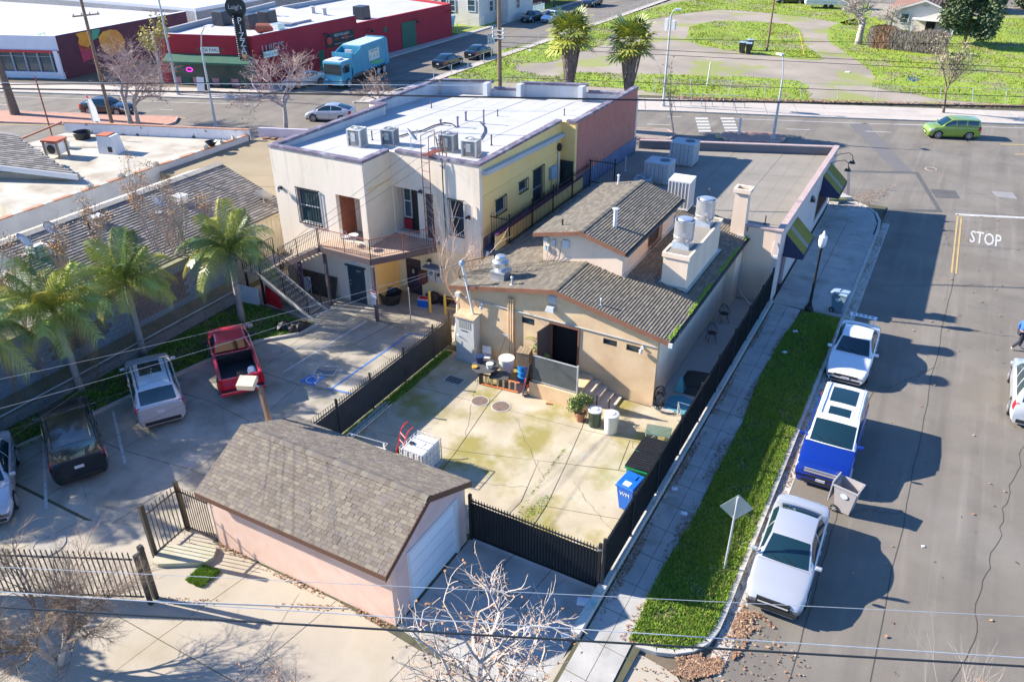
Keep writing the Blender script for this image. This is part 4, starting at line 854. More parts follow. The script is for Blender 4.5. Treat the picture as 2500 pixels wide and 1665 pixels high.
vent(onhouse(*c2(510,200)),.28,.035,'thin vent pipe low on the sunny roof slope of tan house',lampgrey,'vent pipes on the shingled house');vent(onhouse(*c3(655,1505)),.35,.05,'galvanised vent pipe in front of the round exhaust fan',lampgrey,'vent pipes on the shingled house')
vent(onhouse(*c3(470,1250)),.4,.035,'thin black vent pipe behind the round exhaust fan',black,'vent pipes on the shingled house',False)
v=G(*z5(1588,425),5.7);vent(tuple(v),.35,.04,'small black vent pipe on the upper roof left of the ridge',black,'vent pipes on the shingled house',False)
v=G(*z5(1965,145),5.75);vent(tuple(v),.5,.05,'white vent pipe at the back of the upper roof',whitep,'vent pipes on the shingled house')
v=GY(*z5(1940,470),31.9);vent((v.x,v.y,v.z),1.15,.1,'tall white capped flue pipe on the upper shingled roof',whitep,'vent pipes on the shingled house')
EB=thing('exhaust_box','long tan stucco exhaust box rising from the shaded roof','roof box',(-9.1,33.9,3.4))
MB().box(-9.7,-8.58,31.4,36.4,3.2,5.1).B('wall',stucco_p,EB);b=MB();b.box(-9.76,-8.52,31.34,31.44,5.08,5.28);b.box(-9.76,-9.66,31.44,36.46,5.08,5.28);b.box(-8.62,-8.52,31.44,36.46,5.08,5.28);b.box(-9.66,-8.62,36.36,36.46,5.08,5.28);b.B('rim',stucco_p,EB)
MB().box(-9.66,-8.62,31.44,36.36,5.1,5.24).B('top',roofg,EB)
b=MB();b.box(-9.8,-9.7,31.3,36.4,3.83,3.87);b.box(-8.58,-8.45,31.3,36.6,3.62,3.66);b.box(-9.8,-8.45,31.3,31.4,3.75,3.79);b.B('flashing',mat('flashing_blue',(.35,.45,.5),rough=.4,metal=.5),EB)
def drumfan(p,label,r=.44,h=.9,group='drum exhaust fans'):
 t=thing('exhaust_fan',label,'exhaust fan',p,0,group)
 MB().hexa([(-.4,-.4,0),(.4,-.4,0),(.4,.4,0),(-.4,.4,0)],[(-.34,-.34,.32),(.34,-.34,.32),(.34,.34,.32),(-.34,.34,.32)]).B('curb_box',galv,t,rw=1)
 MB().lathe([(r*.95,.32),(r,.36),(r,.5),(r+.015,.5),(r+.015,.52),(r,.52),(r,h+.3),(r+.02,h+.3),(r+.02,h+.33),(r-.03,h+.33),(r-.03,.8),(.01,.8)],n=32,close=False).B('drum',galv,t,rw=1,smooth='auto')
 MB().lathe([(.3,h+.28),(.32,h+.3),(.32,h+.36),(.28,h+.4),(.01,h+.43)],n=28).B('cap',galv,t,rw=1,smooth='auto')
 MB().lathe([(.12,.8),(.12,h+.28)],n=12).B('motor',lampgrey,t,rw=1)
 b=MB();b.box(.1,.24,-r-.05,-r+.01,.6,.75);b.B('switch_box',alu,t,rw=1);MB().tube([(.17,-r-.04,.6),(.2,-r-.12,.4),(.35,-r-.0,.2)],.012).B('cable',black,t,rw=1);return t
drumfan((-9.22,32.5,5.24),'large galvanised drum fan at the near end of stucco exhaust box');drumfan((-9.15,35.4,5.24),'large galvanised drum fan at the far end of stucco exhaust box')
t=thing('chimney','tall square tan stucco chimney at the back corner of the house','chimney',(-8.3,39.3,3.3))
MB().hexa([(-8.72,39.0,3.0),(-7.98,39.0,3.0),(-7.98,39.6,3.0),(-8.72,39.6,3.0)],[(-8.7,39.02,5.75),(-8.05,39.02,5.75),(-8.05,39.58,5.75),(-8.7,39.58,5.75)]).B('shaft',stucco_p,t)
b=MB();b.box(-8.8,-7.95,38.92,39.04,5.75,5.95);b.box(-8.8,-7.95,39.56,39.68,5.75,5.95);b.box(-8.8,-8.68,39.04,39.56,5.75,5.95);b.box(-8.07,-7.95,39.04,39.56,5.75,5.95);b.B('crown',stucco_p,t);MB().box(-8.68,-8.07,39.04,39.56,5.75,5.8).B('flue',mat('rust_brown',(.15,.07,.04),(.06,.04,.03),8,.9),t)
MB().box(-8.8,-7.9,38.9,39.0,3.5,3.56).B('flashing',mat('flashing_blue',(.35,.45,.5)),t)
t=thing('exhaust_fan','stacked round galvanised mushroom fan on the near roof slope','exhaust fan',onhouse(*c3(535,1440)))
MB().box(-.34,.34,-.34,.34,-.1,.38).B('curb_box',galv,t,rw=1);MB().box(-.37,.37,-.37,.37,.38,.43).B('curb_cap',galv,t,rw=1)
MB().lathe([(.25,.43),(.28,.55),(.33,.6),(.38,.66),(.36,.8),(.38,.84),(.38,.86),(.3,.92),(.25,.95),(.25,1.05),(.2,1.12),(.01,1.16)],n=28).B('housing',galv,t,rw=1,smooth='auto')
t=thing('electric_cabinet','tall grey electric cabinet with rusty top against the tan wall','cabinet',(-17.2,27.1,0))
MB().box(-17.68,-16.72,26.9,27.48,.05,2.22).B('body',acw,t);MB().hexa([(-17.74,26.84,2.22),(-16.66,26.84,2.22),(-16.66,27.5,2.3),(-17.74,27.5,2.3)],[(-17.74,26.84,2.28),(-16.66,26.84,2.28),(-16.66,27.5,2.36),(-17.74,27.5,2.36)]).B('top',mat('rusty_tin',(.5,.3,.16),(.62,.45,.3),5,.8),t)
for k in range(6):MB().box(-17.5+k*.11,-17.44+k*.11,26.885,26.899,1.72,2.1).B('vent_slot',mat('slot_pale',(.45,.42,.34),rough=.7),t)
MB().box(-17.4,-17.05,26.88,26.899,1.58,1.61).B('handle_bar',black,t);MB().tube([(-17.6,26.88,1.3),(-17.5,26.84,1.3),(-17.35,26.84,1.2)],.02).B('handle',lampgrey,t);MB().box(-17.75,-16.65,26.8,27.5,0,.05).B('plinth',kerbm,t)
t=thing('service_mast','leaning white service mast with hooded weatherhead above the cabinet','mast',(-16.95,27.2,2.3))
MB().tube([(-16.95,27.3,2.3),(-17.15,27.2,3.6),(-17.35,27.15,4.7)],.055,8).B('pipe',pipew,t);MB().lathe([(.06,-.05),(.14,0),(.12,.12),(.01,.2)],(-17.37,27.15,4.75),10).B('weatherhead',mat('box_blue_grey',(.3,.38,.45)),t)
b=MB();b.tube([(-17.37+.16*cos(a),27.1,4.15+.1*sin(a))for a in[k*.52 for k in range(13)]],.015);b.tube([(-17.3,27.0,4.7),(-17.45,26.98,4.4),(-17.35,27.0,4.1)],.014);b.B('cable_loop',black,t)
S_=thing('corner_shop_building','low pinkish stucco corner building with grey flat roof and striped awnings','building',(-12,47,0))
pk=mat('stucco_pale_pink',(.66,.54,.49),(.72,.6,.54),1.4,.9,bump=.25,bscale=50,stains=[((.5,.38,.34),.7,.55,.75,.4),((.25,.3,.4),.35,.62,.78,.25)])
fy=lambda x:51.0+(x+18.1)*.382
b=MB();wall_y(b,39.25,fy(-6.2),-6.2,.25,-.05,4.02,[(40.5,42.0,-.05,2.35),(50.3,54.9,.6,2.6)]);b.B('wall',pk,S_)
b=MB();b.box(-7.85,-6.452,39.25,39.5,-.05,4.02);b.box(-8.3,-7.85,39.25,39.45,-.05,3.7);b.B('wall',stucco_p,S_)
b=MB();b.hexa([(-18.1,fy(-18.1)-.25,0),(-6.21,fy(-6.2)-.25,0),(-6.21,fy(-6.2),0),(-18.1,fy(-18.1),0)],[(-18.1,fy(-18.1)-.25,4.02),(-6.21,fy(-6.2)-.25,4.02),(-6.21,fy(-6.2),4.02),(-18.1,fy(-18.1),4.02)]);b.B('wall',mat('parapet_dark',(.12,.13,.15),(.16,.17,.19),1,.85),S_)
capm=mat('cap_pink_metal',(.42,.3,.27),(.52,.4,.36),3,.6)
b=MB();b.box(-6.47,-6.15,39.2,fy(-6.2)+.05,4.02,4.1);b.B('parapet_cap',capm,S_);b=MB();b.box(-8.2,-6.475,39.2,39.5,4.02,4.1);b.B('parapet_cap',capm,S_)
b=MB();b.hexa([(-18.1,fy(-18.1)-.28,4.02),(-6.48,fy(-6.48)-.28,4.02),(-6.48,fy(-6.48)+.05,4.02),(-18.1,fy(-18.1)+.05,4.02)],[(-18.1,fy(-18.1)-.28,4.09),(-6.48,fy(-6.48)-.28,4.09),(-6.48,fy(-6.48)+.05,4.09),(-18.1,fy(-18.1)+.05,4.09)]);b.B('parapet_cap',capm,S_)
MB().box(-6.5,-6.451,39.6,fy(-6.3)-.3,3.5,4.0).B('parapet_lining',roofg,S_)
for k in range(12):
 x0=-18.05+k*.97;x1=x0+.96;ya=40.3 if x0<-8.3 else 39.52;x1=min(x1,-6.51);z=3.52+.004*(k%3)
 MB().hexa([(x0,ya,3.3),(x1,ya,3.3),(x1,fy(x1)-.28,3.3),(x0,fy(x0)-.28,3.3)],[(x0,ya,z),(x1,ya,z),(x1,fy(x1)-.28,z),(x0,fy(x0)-.28,z)]).B('roof_strip',roofg,S_)
MB().box(-6.4,-6.33,40.5,42.0,0,2.35).B('door',mat('door_mauve',(.2,.12,.15),rough=.6),S_);MB().box(-6.33,-6.31,41.22,41.27,0,2.35).B('door_seam',interior,S_)
sw=window(S_,MYp(-6.3,52.6,1.6),4.5,1.95,fm=brown_trim,mull=0)
for k in range(1,5):MB().box(-6.33,-6.27,50.35+k*.9-.03,50.35+k*.9+.03,.65,2.6).B('mullion',brown_trim,sw)
aw=mat('awning_mustard',(.2,.17,.012),(.27,.23,.02),1.5,.8);awg=mat('awning_navy',(.035,.045,.1),rough=.8)
def awning(y0,y1,z1,z0,out,label):
 A=thing('striped_awning',label,'awning',(-6.15,(y0+y1)/2,z0),0,'mustard awnings');n=6
 for k in range(n):
  a=y0+(y1-y0)*k/n;c=y0+(y1-y0)*(k+1)/n;m=aw if k!=2 else mat('awning_stripe_grey',(.28,.27,.22),rough=.8)
  MB().hexa([(-6.18,a,z1-.03),(-6.18,c,z1-.03),(-6.18+out,c,z0-.03),(-6.18+out,a,z0-.03)],[(-6.18,a,z1),(-6.18,c,z1),(-6.18+out,c,z0),(-6.18+out,a,z0)]).B('awning_strip',m,A)
 for y in(y0-.02,y1+.02):MB().hexa([(-6.19,y-.01,z0-.3),(-6.19,y+.01,z0-.3),(-6.18+out,y+.01,z0-.3),(-6.18+out,y-.01,z0-.3)],[(-6.19,y-.01,z1),(-6.19,y+.01,z1),(-6.18+out,y+.01,z0),(-6.18+out,y-.01,z0)]).B('side_panel',awg,A)
 MB().box(-6.18+out,-6.16+out,y0,y1,z0-.3,z0-.001).B('valance',awg,A)
a_=G(*z6(835,75),3.4);awning(40.7,43.4,3.4,2.45,1.0,'mustard awning with a grey stripe above the mauve side door');awning(50.8,53.6,3.5,2.5,1.1,'mustard awning over the shop window at street corner')
for k,y in enumerate((52.9,54.6)):
 t=thing('gooseneck_lamp','black gooseneck lamp on corner building, '+('nearer the awning' if k==0 else 'nearest the main street'),'lamp',(-6.15,y,3.7),0,'gooseneck lamps')
 MB().tube([(-6.2,y,3.65),(-5.9,y,3.85),(-5.4,y,4.0),(-5.15,y,3.85),(-5.1,y,3.6)],.025).B('arm',black,t);MB().lathe([(.04,.18),(.08,.12),(.22,-.08),(.2,-.08)],(-5.1,y,3.45),14,False).B('lamp_shade',black,t)
b=MB();b.hexa([(-6.2,47.2,3.0),(-6.2,47.6,3.0),(-5.95,47.6,2.98),(-5.95,47.2,2.98)],[(-6.2,47.2,3.3),(-6.2,47.6,3.3),(-6.05,47.6,3.2),(-6.05,47.2,3.2)]);b.B('wall_light',mat('gutter_dark',(.03,.035,.035)),S_)
MB().tube([(-6.46,39.2,3.5),(-6.5,39.12,3.0),(-6.5,39.12,2.7)],.02).B('conduit',whitep,S_);cm_=MB().cbox((-6.3,39.0,2.75),(.22,.14,.14)).B('camera',whitep,S_)
MB().tube([(-8.05,38.6,3.25),(-8.0,38.7,3.1),(-7.9,39.15,.6),(-7.7,39.1,.35),(-6.9,38.2,.2)],.035).B('downpipe',whitep,S_)
vent(tuple(G(*c7(1600,945),3.55)),.45,.03,'thin black pipe at the near edge of the corner building roof',black,'pipes on the corner building',False);vent(tuple(G(*c7(1003,640),3.55)),.4,.03,'thin tan pipe behind the far drum fan',wood,'pipes on the corner building',False);vent(tuple(G(*c7(115,380),3.55)),.9,.03,'pale pipe standing in the shade beside mauve wall',whitep,'pipes on the corner building',False)
def rooftop(p,w_,d_,h_,label,m=acw,rz=0,cap_=None):
 t=thing('rooftop_unit',label,'air conditioner',p,rz)
 MB().box(0,w_,0,d_,.1,h_).B('cabinet',m,t,rw=1);MB().box(-.03,w_+.03,-.03,d_+.03,h_,h_+.04).B('top_panel',m,t,rw=1)
 MB().lathe([(.3,h_+.04),(.3,h_+.06),(.27,h_+.06),(.26,h_+.045),(.01,h_+.045)],(w_*.68,d_*.6,0),20,False).B('fan_opening',acd,t,rw=1)
 for k in range(5):MB().box(w_*.1+k*w_*.17,w_*.1+k*w_*.17+.02,-.01,.0,.15,h_-.05).B('panel_seam',acd,t,rw=1)
 for k in range(4):MB().box(w_,w_+.012,.1+k*d_*.22,.1+k*d_*.22+.02,.15,h_-.05).B('panel_seam',acd,t,rw=1)
 MB().hexa([(-.35,.1,0),(0,.1,0),(0,d_-.1,0),(-.35,d_-.1,0)],[(-.3,.1,.35),(0,.1,.6),(0,d_-.1,.6),(-.3,d_-.1,.35)]).B('hood',m,t,rw=1);MB().box(.05,w_-.05,.05,d_-.05,0,.1).B('curb',kerbm,t,rw=1);return t
grb=mat('ac_bluegrey',(.42,.45,.46),(.5,.52,.53),3,.6)
rooftop((-15.2,48.4,3.56),1.5,1.3,1.35,'tall pale rooftop unit farthest back in the roof shade',grb);rooftop((-15.4,44.4,3.56),1.45,1.3,1.2,'pale rooftop unit in the middle of the three in shade',grb)
condenser(tuple(G(*c7(300,560),3.56)),.1,'low round topped unit just behind the upper shingled roof',.95,.55,m=mat('ac_teal_grey',(.3,.36,.38),rough=.55),group=None)
t=thing('rooftop_unit','tall white ribbed evaporative cooler on a stand behind the upper roof','air conditioner',(-12.2,39.2,4.0),.05)
wm=mat('cooler_white',(.72,.71,.69),(.78,.77,.75),3,.5)
MB().box(0,1.1,0,1.1,.35,1.7).B('core',mat('cooler_pad',(.42,.4,.38),rough=.8),t,rw=1);MB().box(-.03,1.13,-.03,1.13,1.7,1.78).B('top_panel',wm,t,rw=1);MB().box(-.03,1.13,-.03,1.13,.25,.35).B('base_panel',wm,t,rw=1)
for k in range(7):MB().box(-.02+k*.18,.02+k*.18,-.03,.0,.35,1.7).B('rib',wm,t,rw=1);MB().box(1.1,1.13,-.02+k*.18,.02+k*.18,.35,1.7).B('rib',wm,t,rw=1)
for(x,y)in((.05,.05),(1.05,.05),(.05,1.05),(1.05,1.05)):MB().box(x-.03,x+.03,y-.03,y+.03,-.3,.25).B('leg',lampgrey,t,rw=1)
Ga=thing('garage','pink stucco garage with brown shingled gable roof and white door','garage',(-14.7,15,0))
b=MB();b.box(-18.4,-11.1,12.93,13.15,-.1,2.32);b.box(-18.4,-11.1,16.8,17.0,-.1,2.32);b.box(-18.4,-18.2,13.152,16.798,-.1,2.32)
gz=lambda y:2.36+(y-12.65)*(3.5-2.36)/2.3 if y<14.95 else 2.36+(17.28-y)*(3.5-2.36)/2.33
for(x0,x1)in((-18.4,-18.2),):b.add([(x0,12.93,2.32),(x0,17,2.32),(x0,14.95,3.4),(x1,12.93,2.32),(x1,17,2.32),(x1,14.95,3.4)],[(0,1,2),(5,4,3),(1,4,5,2),(2,5,3,0)])
b.B('wall',stucco_g,Ga)
b=MB();b.box(-11.3,-11.1,13.152,13.75,-.1,2.32);b.box(-11.3,-11.1,16.45,16.798,-.1,2.32);b.box(-11.3,-11.1,13.75,16.45,2.25,2.32)
b.add([(-11.3,12.93,2.32),(-11.3,17,2.32),(-11.3,14.95,3.4),(-11.1,12.93,2.32),(-11.1,17,2.32),(-11.1,14.95,3.4)],[(0,1,2),(5,4,3),(1,4,5,2),(2,5,3,0)]);b.B('wall',mat('stucco_garage_mauve',(.62,.42,.38),(.7,.5,.45),1.4,.9,bump=.25),Ga)
wd_=mat('garage_door_white',(.78,.79,.82),rough=.5)
gd=MB().box(-11.2,-11.14,13.85,16.35,0,2.15).B('garage_door',wd_,Ga)
for k in range(1,4):MB().box(-11.139,-11.133,13.85,16.35,k*.54-.006,k*.54+.006).B('panel_joint',lampgrey,gd)
b=MB();b.box(-11.14,-11.06,13.72,13.85,0,2.28);b.box(-11.14,-11.06,16.35,16.48,0,2.28);b.box(-11.14,-11.06,13.85,16.35,2.15,2.28);b.B('door_trim',whitep,Ga)
b=MB()
yr=14.95
b.hexa([(-18.55,12.65,2.28),(-11.05,12.65,2.28),(-11.05,yr,3.42),(-18.55,yr,3.42)],[(-18.55,12.65,2.36),(-11.05,12.65,2.36),(-11.05,yr,3.5),(-18.55,yr,3.5)])
b.hexa([(-18.55,yr,3.42),(-11.05,yr,3.42),(-11.05,17.28,2.28),(-18.55,17.28,2.28)],[(-18.55,yr,3.5),(-11.05,yr,3.5),(-11.05,17.28,2.36),(-18.55,17.28,2.36)]);b.B('roof_deck',mat('roof_felt',(.07,.065,.05)),Ga)
fb=mat('fascia_dark_brown',(.13,.06,.035),rough=.7)
MB().box(-18.56,-11.04,12.6,12.65,2.2,2.38).B('fascia',fb,Ga)
for x in(-11.04,):
 MB().hexa([(x,12.6,2.17),(x+.04,12.6,2.17),(x+.04,yr,3.31),(x,yr,3.31)],[(x,12.6,2.38),(x+.04,12.6,2.38),(x+.04,yr,3.53),(x,yr,3.53)]).B('fascia',fb,Ga);MB().hexa([(x,yr,3.31),(x+.04,yr,3.31),(x+.04,17.3,2.17),(x,17.3,2.17)],[(x,yr,3.53),(x+.04,yr,3.53),(x+.04,17.3,2.38),(x,17.3,2.38)]).B('fascia',fb,Ga)
Vf=V3((0,2.3,1.14));shingles(Ga,(-18.57,12.63,2.36),(1,0,0),Vf,7.55,Vf.length,.13,.23,shA,298,th=.012,seed=8)
Vb=V3((0,-2.33,1.14));shingles(Ga,(-18.57,17.3,2.36),(1,0,0),Vb,7.55,Vb.length,.13,.23,shA,0,th=.012,seed=9)
ridgecaps(Ga,(-18.55,yr,3.54),(-11.05,yr,3.54),V3((0,-.16,-.075)),V3((0,.16,-.075)),34,shA)
# ================================================================ OTHER BUILDINGS
def lowbuilding(name,label,cat,x0,x1,y0,y1,h,wallm,roofm,par=.45,capm_=None,rot=None):
 pass
A=thing('shingled_building','long low building with grey shingled roof and cream siding behind palms','building',(-37,26,0))
cs=mat('siding_cream',(.62,.6,.5),(.68,.66,.56),2,.8)
b=MB();b.box(-33.35,-33.2,19.3,32.7,0,2.7);b.box(-40.6,-33.35,19.3,19.45,0,2.7);b.box(-40.6,-33.35,32.55,32.7,0,2.7);b.box(-40.6,-40.45,19.45,32.55,0,3.2)
for y in(19.3,32.55):b.add([(-40.6,y,2.7),(-33.2,y,2.7),(-37.9,y,4.4),(-40.6,y+.15,2.7),(-33.2,y+.15,2.7),(-37.9,y+.15,4.4)],[(0,1,2),(5,4,3),(1,4,5,2),(2,5,3,0)])
b.B('wall',cs,A)
for k in range(40):MB().box(-33.199,-33.18,19.5+k*.33,19.53+k*.33,.05,2.65).B('batten',cs,A)
b=MB();b.hexa([(-37.9,18.95,4.42),(-32.8,18.95,2.67),(-32.8,33.0,2.67),(-37.9,33.0,4.42)],[(-37.9,18.95,4.52),(-32.8,18.95,2.77),(-32.8,33.0,2.77),(-37.9,33.0,4.52)]);b.B('roof_deck',mat('roof_felt',(.07,.065,.05)),A)
MB().hexa([(-40.9,18.95,3.5),(-37.9,18.95,4.42),(-37.9,33,4.42),(-40.9,33,3.5)],[(-40.9,18.95,3.6),(-37.9,18.95,4.54),(-37.9,33,4.54),(-40.9,33,3.6)]).B('roof_slope',roof_wh,A)
Ve=V3((-5.1,0,1.75));shingles(A,(-32.8,18.95,2.77),(0,1,0),Ve,14.05,Ve.length,.2,.4,shC,0,th=.025,seed=20)
MB().hexa([(-38.0,18.95,4.6),(-37.7,18.95,4.5),(-37.7,33,4.5),(-38.0,33,4.6)],[(-38.0,18.95,4.64),(-37.7,18.95,4.54),(-37.7,33,4.54),(-38.0,33,4.64)]).B('ridge_flashing',roof_wh,A)
MB().box(-32.85,-32.7,18.95,33,2.62,2.72).B('gutter',mat('gutter_tan',(.4,.36,.28),rough=.6),A)
def onA(px,py):
 z=3.5
 for _ in range(8):v=G(px,py,z);z=2.8+(-32.8-v.x)*1.75/5.1
 return(v.x,v.y,z+.03)
dish(onA(*e7(125,680)),2.4,'grey satellite dish at the low left end of the shingled roof',.42);dish(onA(*e7(250,585)),2.0,'small white dish half way along the white roof ridge',.35);dish(onA(*e7(820,495)),2.2,'white satellite dish in the middle of the shingled roof among branches',.38)
dish(tuple(G(*z1(1790,1400),2.9)),3.6,'large tilted satellite dish at the corner beside the cream building',.5)
for(p,l)in((e7(465,590),'black bent vent pipe on grey shingled roof'),):vent(onA(*p),.6,.07,l,black,'pipes on grey shingles')
for i,(p,l,s_)in enumerate(((e7(200,690),'pale square roof ventilator near left end of the shingled roof',.7),(e7(935,430),'white square roof ventilator high on the shingled roof',.6),(e7(490,480),'white box ventilator on the ridge of the shingled roof',.55))):
 q=onA(*p);t=thing('roof_ventilator',l,'ventilator',q,0,'box ventilators on the shingled roof');MB().hexa([(-s_/2,-s_/2,-.1),(s_/2,-s_/2,-.1),(s_/2,s_/2,-.1),(-s_/2,s_/2,-.1)],[(-s_/2,-s_/2,.3),(s_/2,-s_/2,.3),(s_/2,s_/2,.3),(-s_/2,s_/2,.3)]).B('box',whitep,t,rw=1);MB().box(-s_/2-.04,s_/2+.04,-s_/2-.04,s_/2+.04,.3,.34).B('lid',whitep,t,rw=1)
sheet('service_passage',[(-44,18),(-40.9,18),(-40.9,33),(-44,33)],.01,conc_walk)
W=thing('block_wall','tall grey painted block wall with mossy top along the parking lot','wall',(-31.9,18,0))
bw=[mat('block_blue_grey',(.2,.235,.26),(.26,.3,.33),.4,.9,bump=.25),mat('block_grey_light',(.3,.32,.33),(.36,.38,.39),.5,.9,bump=.25),mat('block_grey_brown',(.17,.135,.12),(.21,.17,.15),.5,.9,bump=.25)]
MB().box(-32.05,-31.9,6,29.2,0,2.95).B('wall_core',bw[1],W)
rr=random.Random(5);rest=MB();cells=[]
for j in range(14):
 y=6-(.2 if j%2 else 0)
 while y<29.2:cells.append((y,j));y+=.41
cells.sort(key=lambda c:(V3((-31.9,c[0],c[1]*.21))-V3((0,0,H))).length)
for i,(y,j)in enumerate(cells):
 yy0,yy1=max(6,y)+.006,min(29.2,y+.4);pr_=rr.uniform(.0,.012);z0_,z1_=j*.21+.006,j*.21+.204
 patch=0
 if(abs(y-22.3)<1.6 and 4<j<12)or(abs(y-18)<1.5 and 5<j<10):patch=2
 if yy1-yy0<.05:continue
 if i<290 and False:pass
 rest.m=patch;rest.box(-31.9,-31.875+pr_,yy0,yy1,z0_,z1_)
rest.B('blocks',bw,W,kind='stuff',fx_=0)
for k in range(56):MB().box(-32.12,-31.82,6+k*.415,6.405+k*.415,2.95,3.05+rr.uniform(0,.01)).B('cap_block',mat('cap_mossy',(.3,.29,.2),(.2,.22,.1),3,.95,bump=.4),W)
for(p,s_)in((z4(1103,780),'C'),(z4(668,993),'L'),(z4(285,1185),'I')):
 d=ray(*p);tt=-31.86/d.x;q=V3((0,0,H))+d*tt;text(s_,.3,white_paint,'painted_letter',W,frameM((-31.84,q.y,q.z),(0,1,0),(0,0,1)),.001)
R=thing('retaining_wall','low stained concrete retaining wall with rough dirt bank behind it','wall',(-31,20,0))
for k in range(14):MB().box(-30.95,-30.8,9+k*1.25+.01,9+(k+1)*1.25-.01,0,.48+.02*(k%3)).B('block',mat('retaining_stained',(.28,.26,.23),(.2,.19,.17),1.5,.9,bump=.3),R)
MB().hexa([(-31.87,9,0),(-30.95,9,0),(-30.95,26.5,0),(-31.87,26.5,0)],[(-31.87,9,.75),(-30.95,9,.42),(-30.95,26.5,.42),(-31.87,26.5,.75)]).B('dirt_bank',mat('dirt_bank',(.24,.2,.15),(.14,.14,.08),1.5,.95,bump=.6,grain=.4),R)
MB().cyl((-30.7,9,.75),(-30.7,26.5,.8),.03).B('pipe',lampgrey,R)
T_=thing('gravel_roof_building','low building with tan gravel roof between cream building and white roof','building',(-37,38,0))
fz=lambda x:41.75+(x+44.85)*.36
b=MB();b.hexa([(-43.9,33.2,0),(-30.9,33.2,0),(-30.9,fz(-30.9),0),(-43.9,fz(-43.9),0)],[(-43.9,33.2,3.0),(-30.9,33.2,3.0),(-30.9,fz(-30.9),3.0),(-43.9,fz(-43.9),3.0)]);b.B('roof',roof_tan,T_)
lav=mat('wall_lavender',(.5,.46,.56),(.58,.54,.62),1.5,.85)
MB().hexa([(-43.9,fz(-43.9),0),(-30.9,fz(-30.9),0),(-30.9,fz(-30.9)+.2,0),(-43.9,fz(-43.9)+.2,0)],[(-43.9,fz(-43.9),3.7),(-30.9,fz(-30.9),3.7),(-30.9,fz(-30.9)+.2,3.7),(-43.9,fz(-43.9)+.2,3.7)]).B('parapet',lav,T_)
MB().box(-33.1,-30.9,32.75,33.19,0,2.6).B('wall',stucco_y,T_);MB().box(-33.2,-30.85,32.7,33.3,2.6,2.75).B('wall_cap',capm,T_)
for k in range(9):MB().cbox((-43.3+k*.6+rr.uniform(-.2,.2),fz(-43)-.35+k*.2,3.05),(.5,.3,.1),rr.uniform(0,2)).B('leaf_pile',leafdirt,T_)
Wb=thing('white_roof_building','low building with dirty white flat roof, rusty coping and peeling parapet','building',(-50,34,0))
gz2=lambda x:41.4+(x+44.0)*.36
MB().hexa([(-57.5,27.5,0),(-44.2,24,0),(-44.2,gz2(-44.2)-.2,0),(-57.5,gz2(-57.5)-.2,0)],[(-57.5,27.5,3.0),(-44.2,24,3.0),(-44.2,gz2(-44.2)-.2,3.0),(-57.5,gz2(-57.5)-.2,3.0)]).B('roof',roof_wh,Wb)
peel=mat('parapet_peeling_white',(.7,.7,.72),(.6,.6,.64),2,.8,stains=[((.03,.03,.035),1.6,.6,.64,.95)])
MB().hexa([(-57.5,gz2(-57.5)-.2,0),(-44.0,gz2(-44.0)-.2,0),(-44.0,gz2(-44.0),0),(-57.5,gz2(-57.5),0)],[(-57.5,gz2(-57.5)-.2,3.72),(-44.0,gz2(-44.0)-.2,3.72),(-44.0,gz2(-44.0),3.72),(-57.5,gz2(-57.5),3.72)]).B('parapet',peel,Wb)
MB().hexa([(-57.5,gz2(-57.5)-.24,3.72),(-44.0,gz2(-44.0)-.24,3.72),(-44.0,gz2(-44.0)+.05,3.72),(-57.5,gz2(-57.5)+.05,3.72)],[(-57.5,gz2(-57.5)-.24,3.78),(-44.0,gz2(-44.0)-.24,3.78),(-44.0,gz2(-44.0)+.05,3.78),(-57.5,gz2(-57.5)+.05,3.78)]).B('coping',mat('coping_rust',(.38,.16,.08),(.5,.3,.2),3,.8),Wb)
grey_w=mat('wall_pale_grey',(.5,.5,.52),(.6,.6,.6),1,.85)
MB().box(-44.2,-44.0,18,41.3,0,3.35).B('wall',grey_w,Wb)
for k in range(38):MB().box(-44.24,-43.96,18+k*.61,18.6+k*.61,3.35,3.42+rr.uniform(0,.02)).B('coping_brick',[mat('coping_rust',(.38,.16,.08)),kerbm][k%3==0],Wb)
for k,y in enumerate((28.4,30.6,33.2,37.4,38.8,39.9)):
 t=thing('cinder_block',['cinder block lying on the parapet, nearest end of the row','cinder block on the rusty parapet behind the brown seed heads','cinder block in the middle of the rusty parapet','cinder block beside the black funnel on the parapet','cinder block near the street end of the parapet','last cinder block at the street corner of the parapet'][k],'cinder block',(-44.1,y,3.43),.2*k,'cinder blocks on the parapet')
 b=MB();b.box(-.1,.1,-.2,-.17,0,.19);b.box(-.1,.1,.17,.2,0,.19);b.box(-.1,.1,-.015,.015,0,.19);b.box(-.1,-.07,-.17,.17,0,.19);b.box(.07,.1,-.17,.17,0,.19);b.B('block',kerbm,t,rw=1)
t=thing('swamp_cooler','old swamp cooler with rusty red top and wooden frame on the white roof','cooler',(-52.7,32.3,3.0),.3)
MB().box(-.45,.45,-.45,.45,.25,1.0).B('body',wm,t,rw=1);MB().box(-.6,.6,-.55,.55,1.1,1.22).B('top',mat('rust_red_paint',(.45,.12,.06),rough=.8),t,rw=1);MB().cyl((0,-.46,.62),(0,-.5,.62),.3,n=16).B('fan',black,t,rw=1)
for(x,y)in((-.5,-.45),(.5,-.45),(-.5,.45),(.5,.45)):MB().box(x-.06,x+.06,y-.06,y+.06,0,1.1).B('post',wood,t,rw=1)
t=thing('swamp_cooler','white covered cooler on the white roof, behind the rusty topped one','cooler',(-50.3,34.7,3.0),.3)
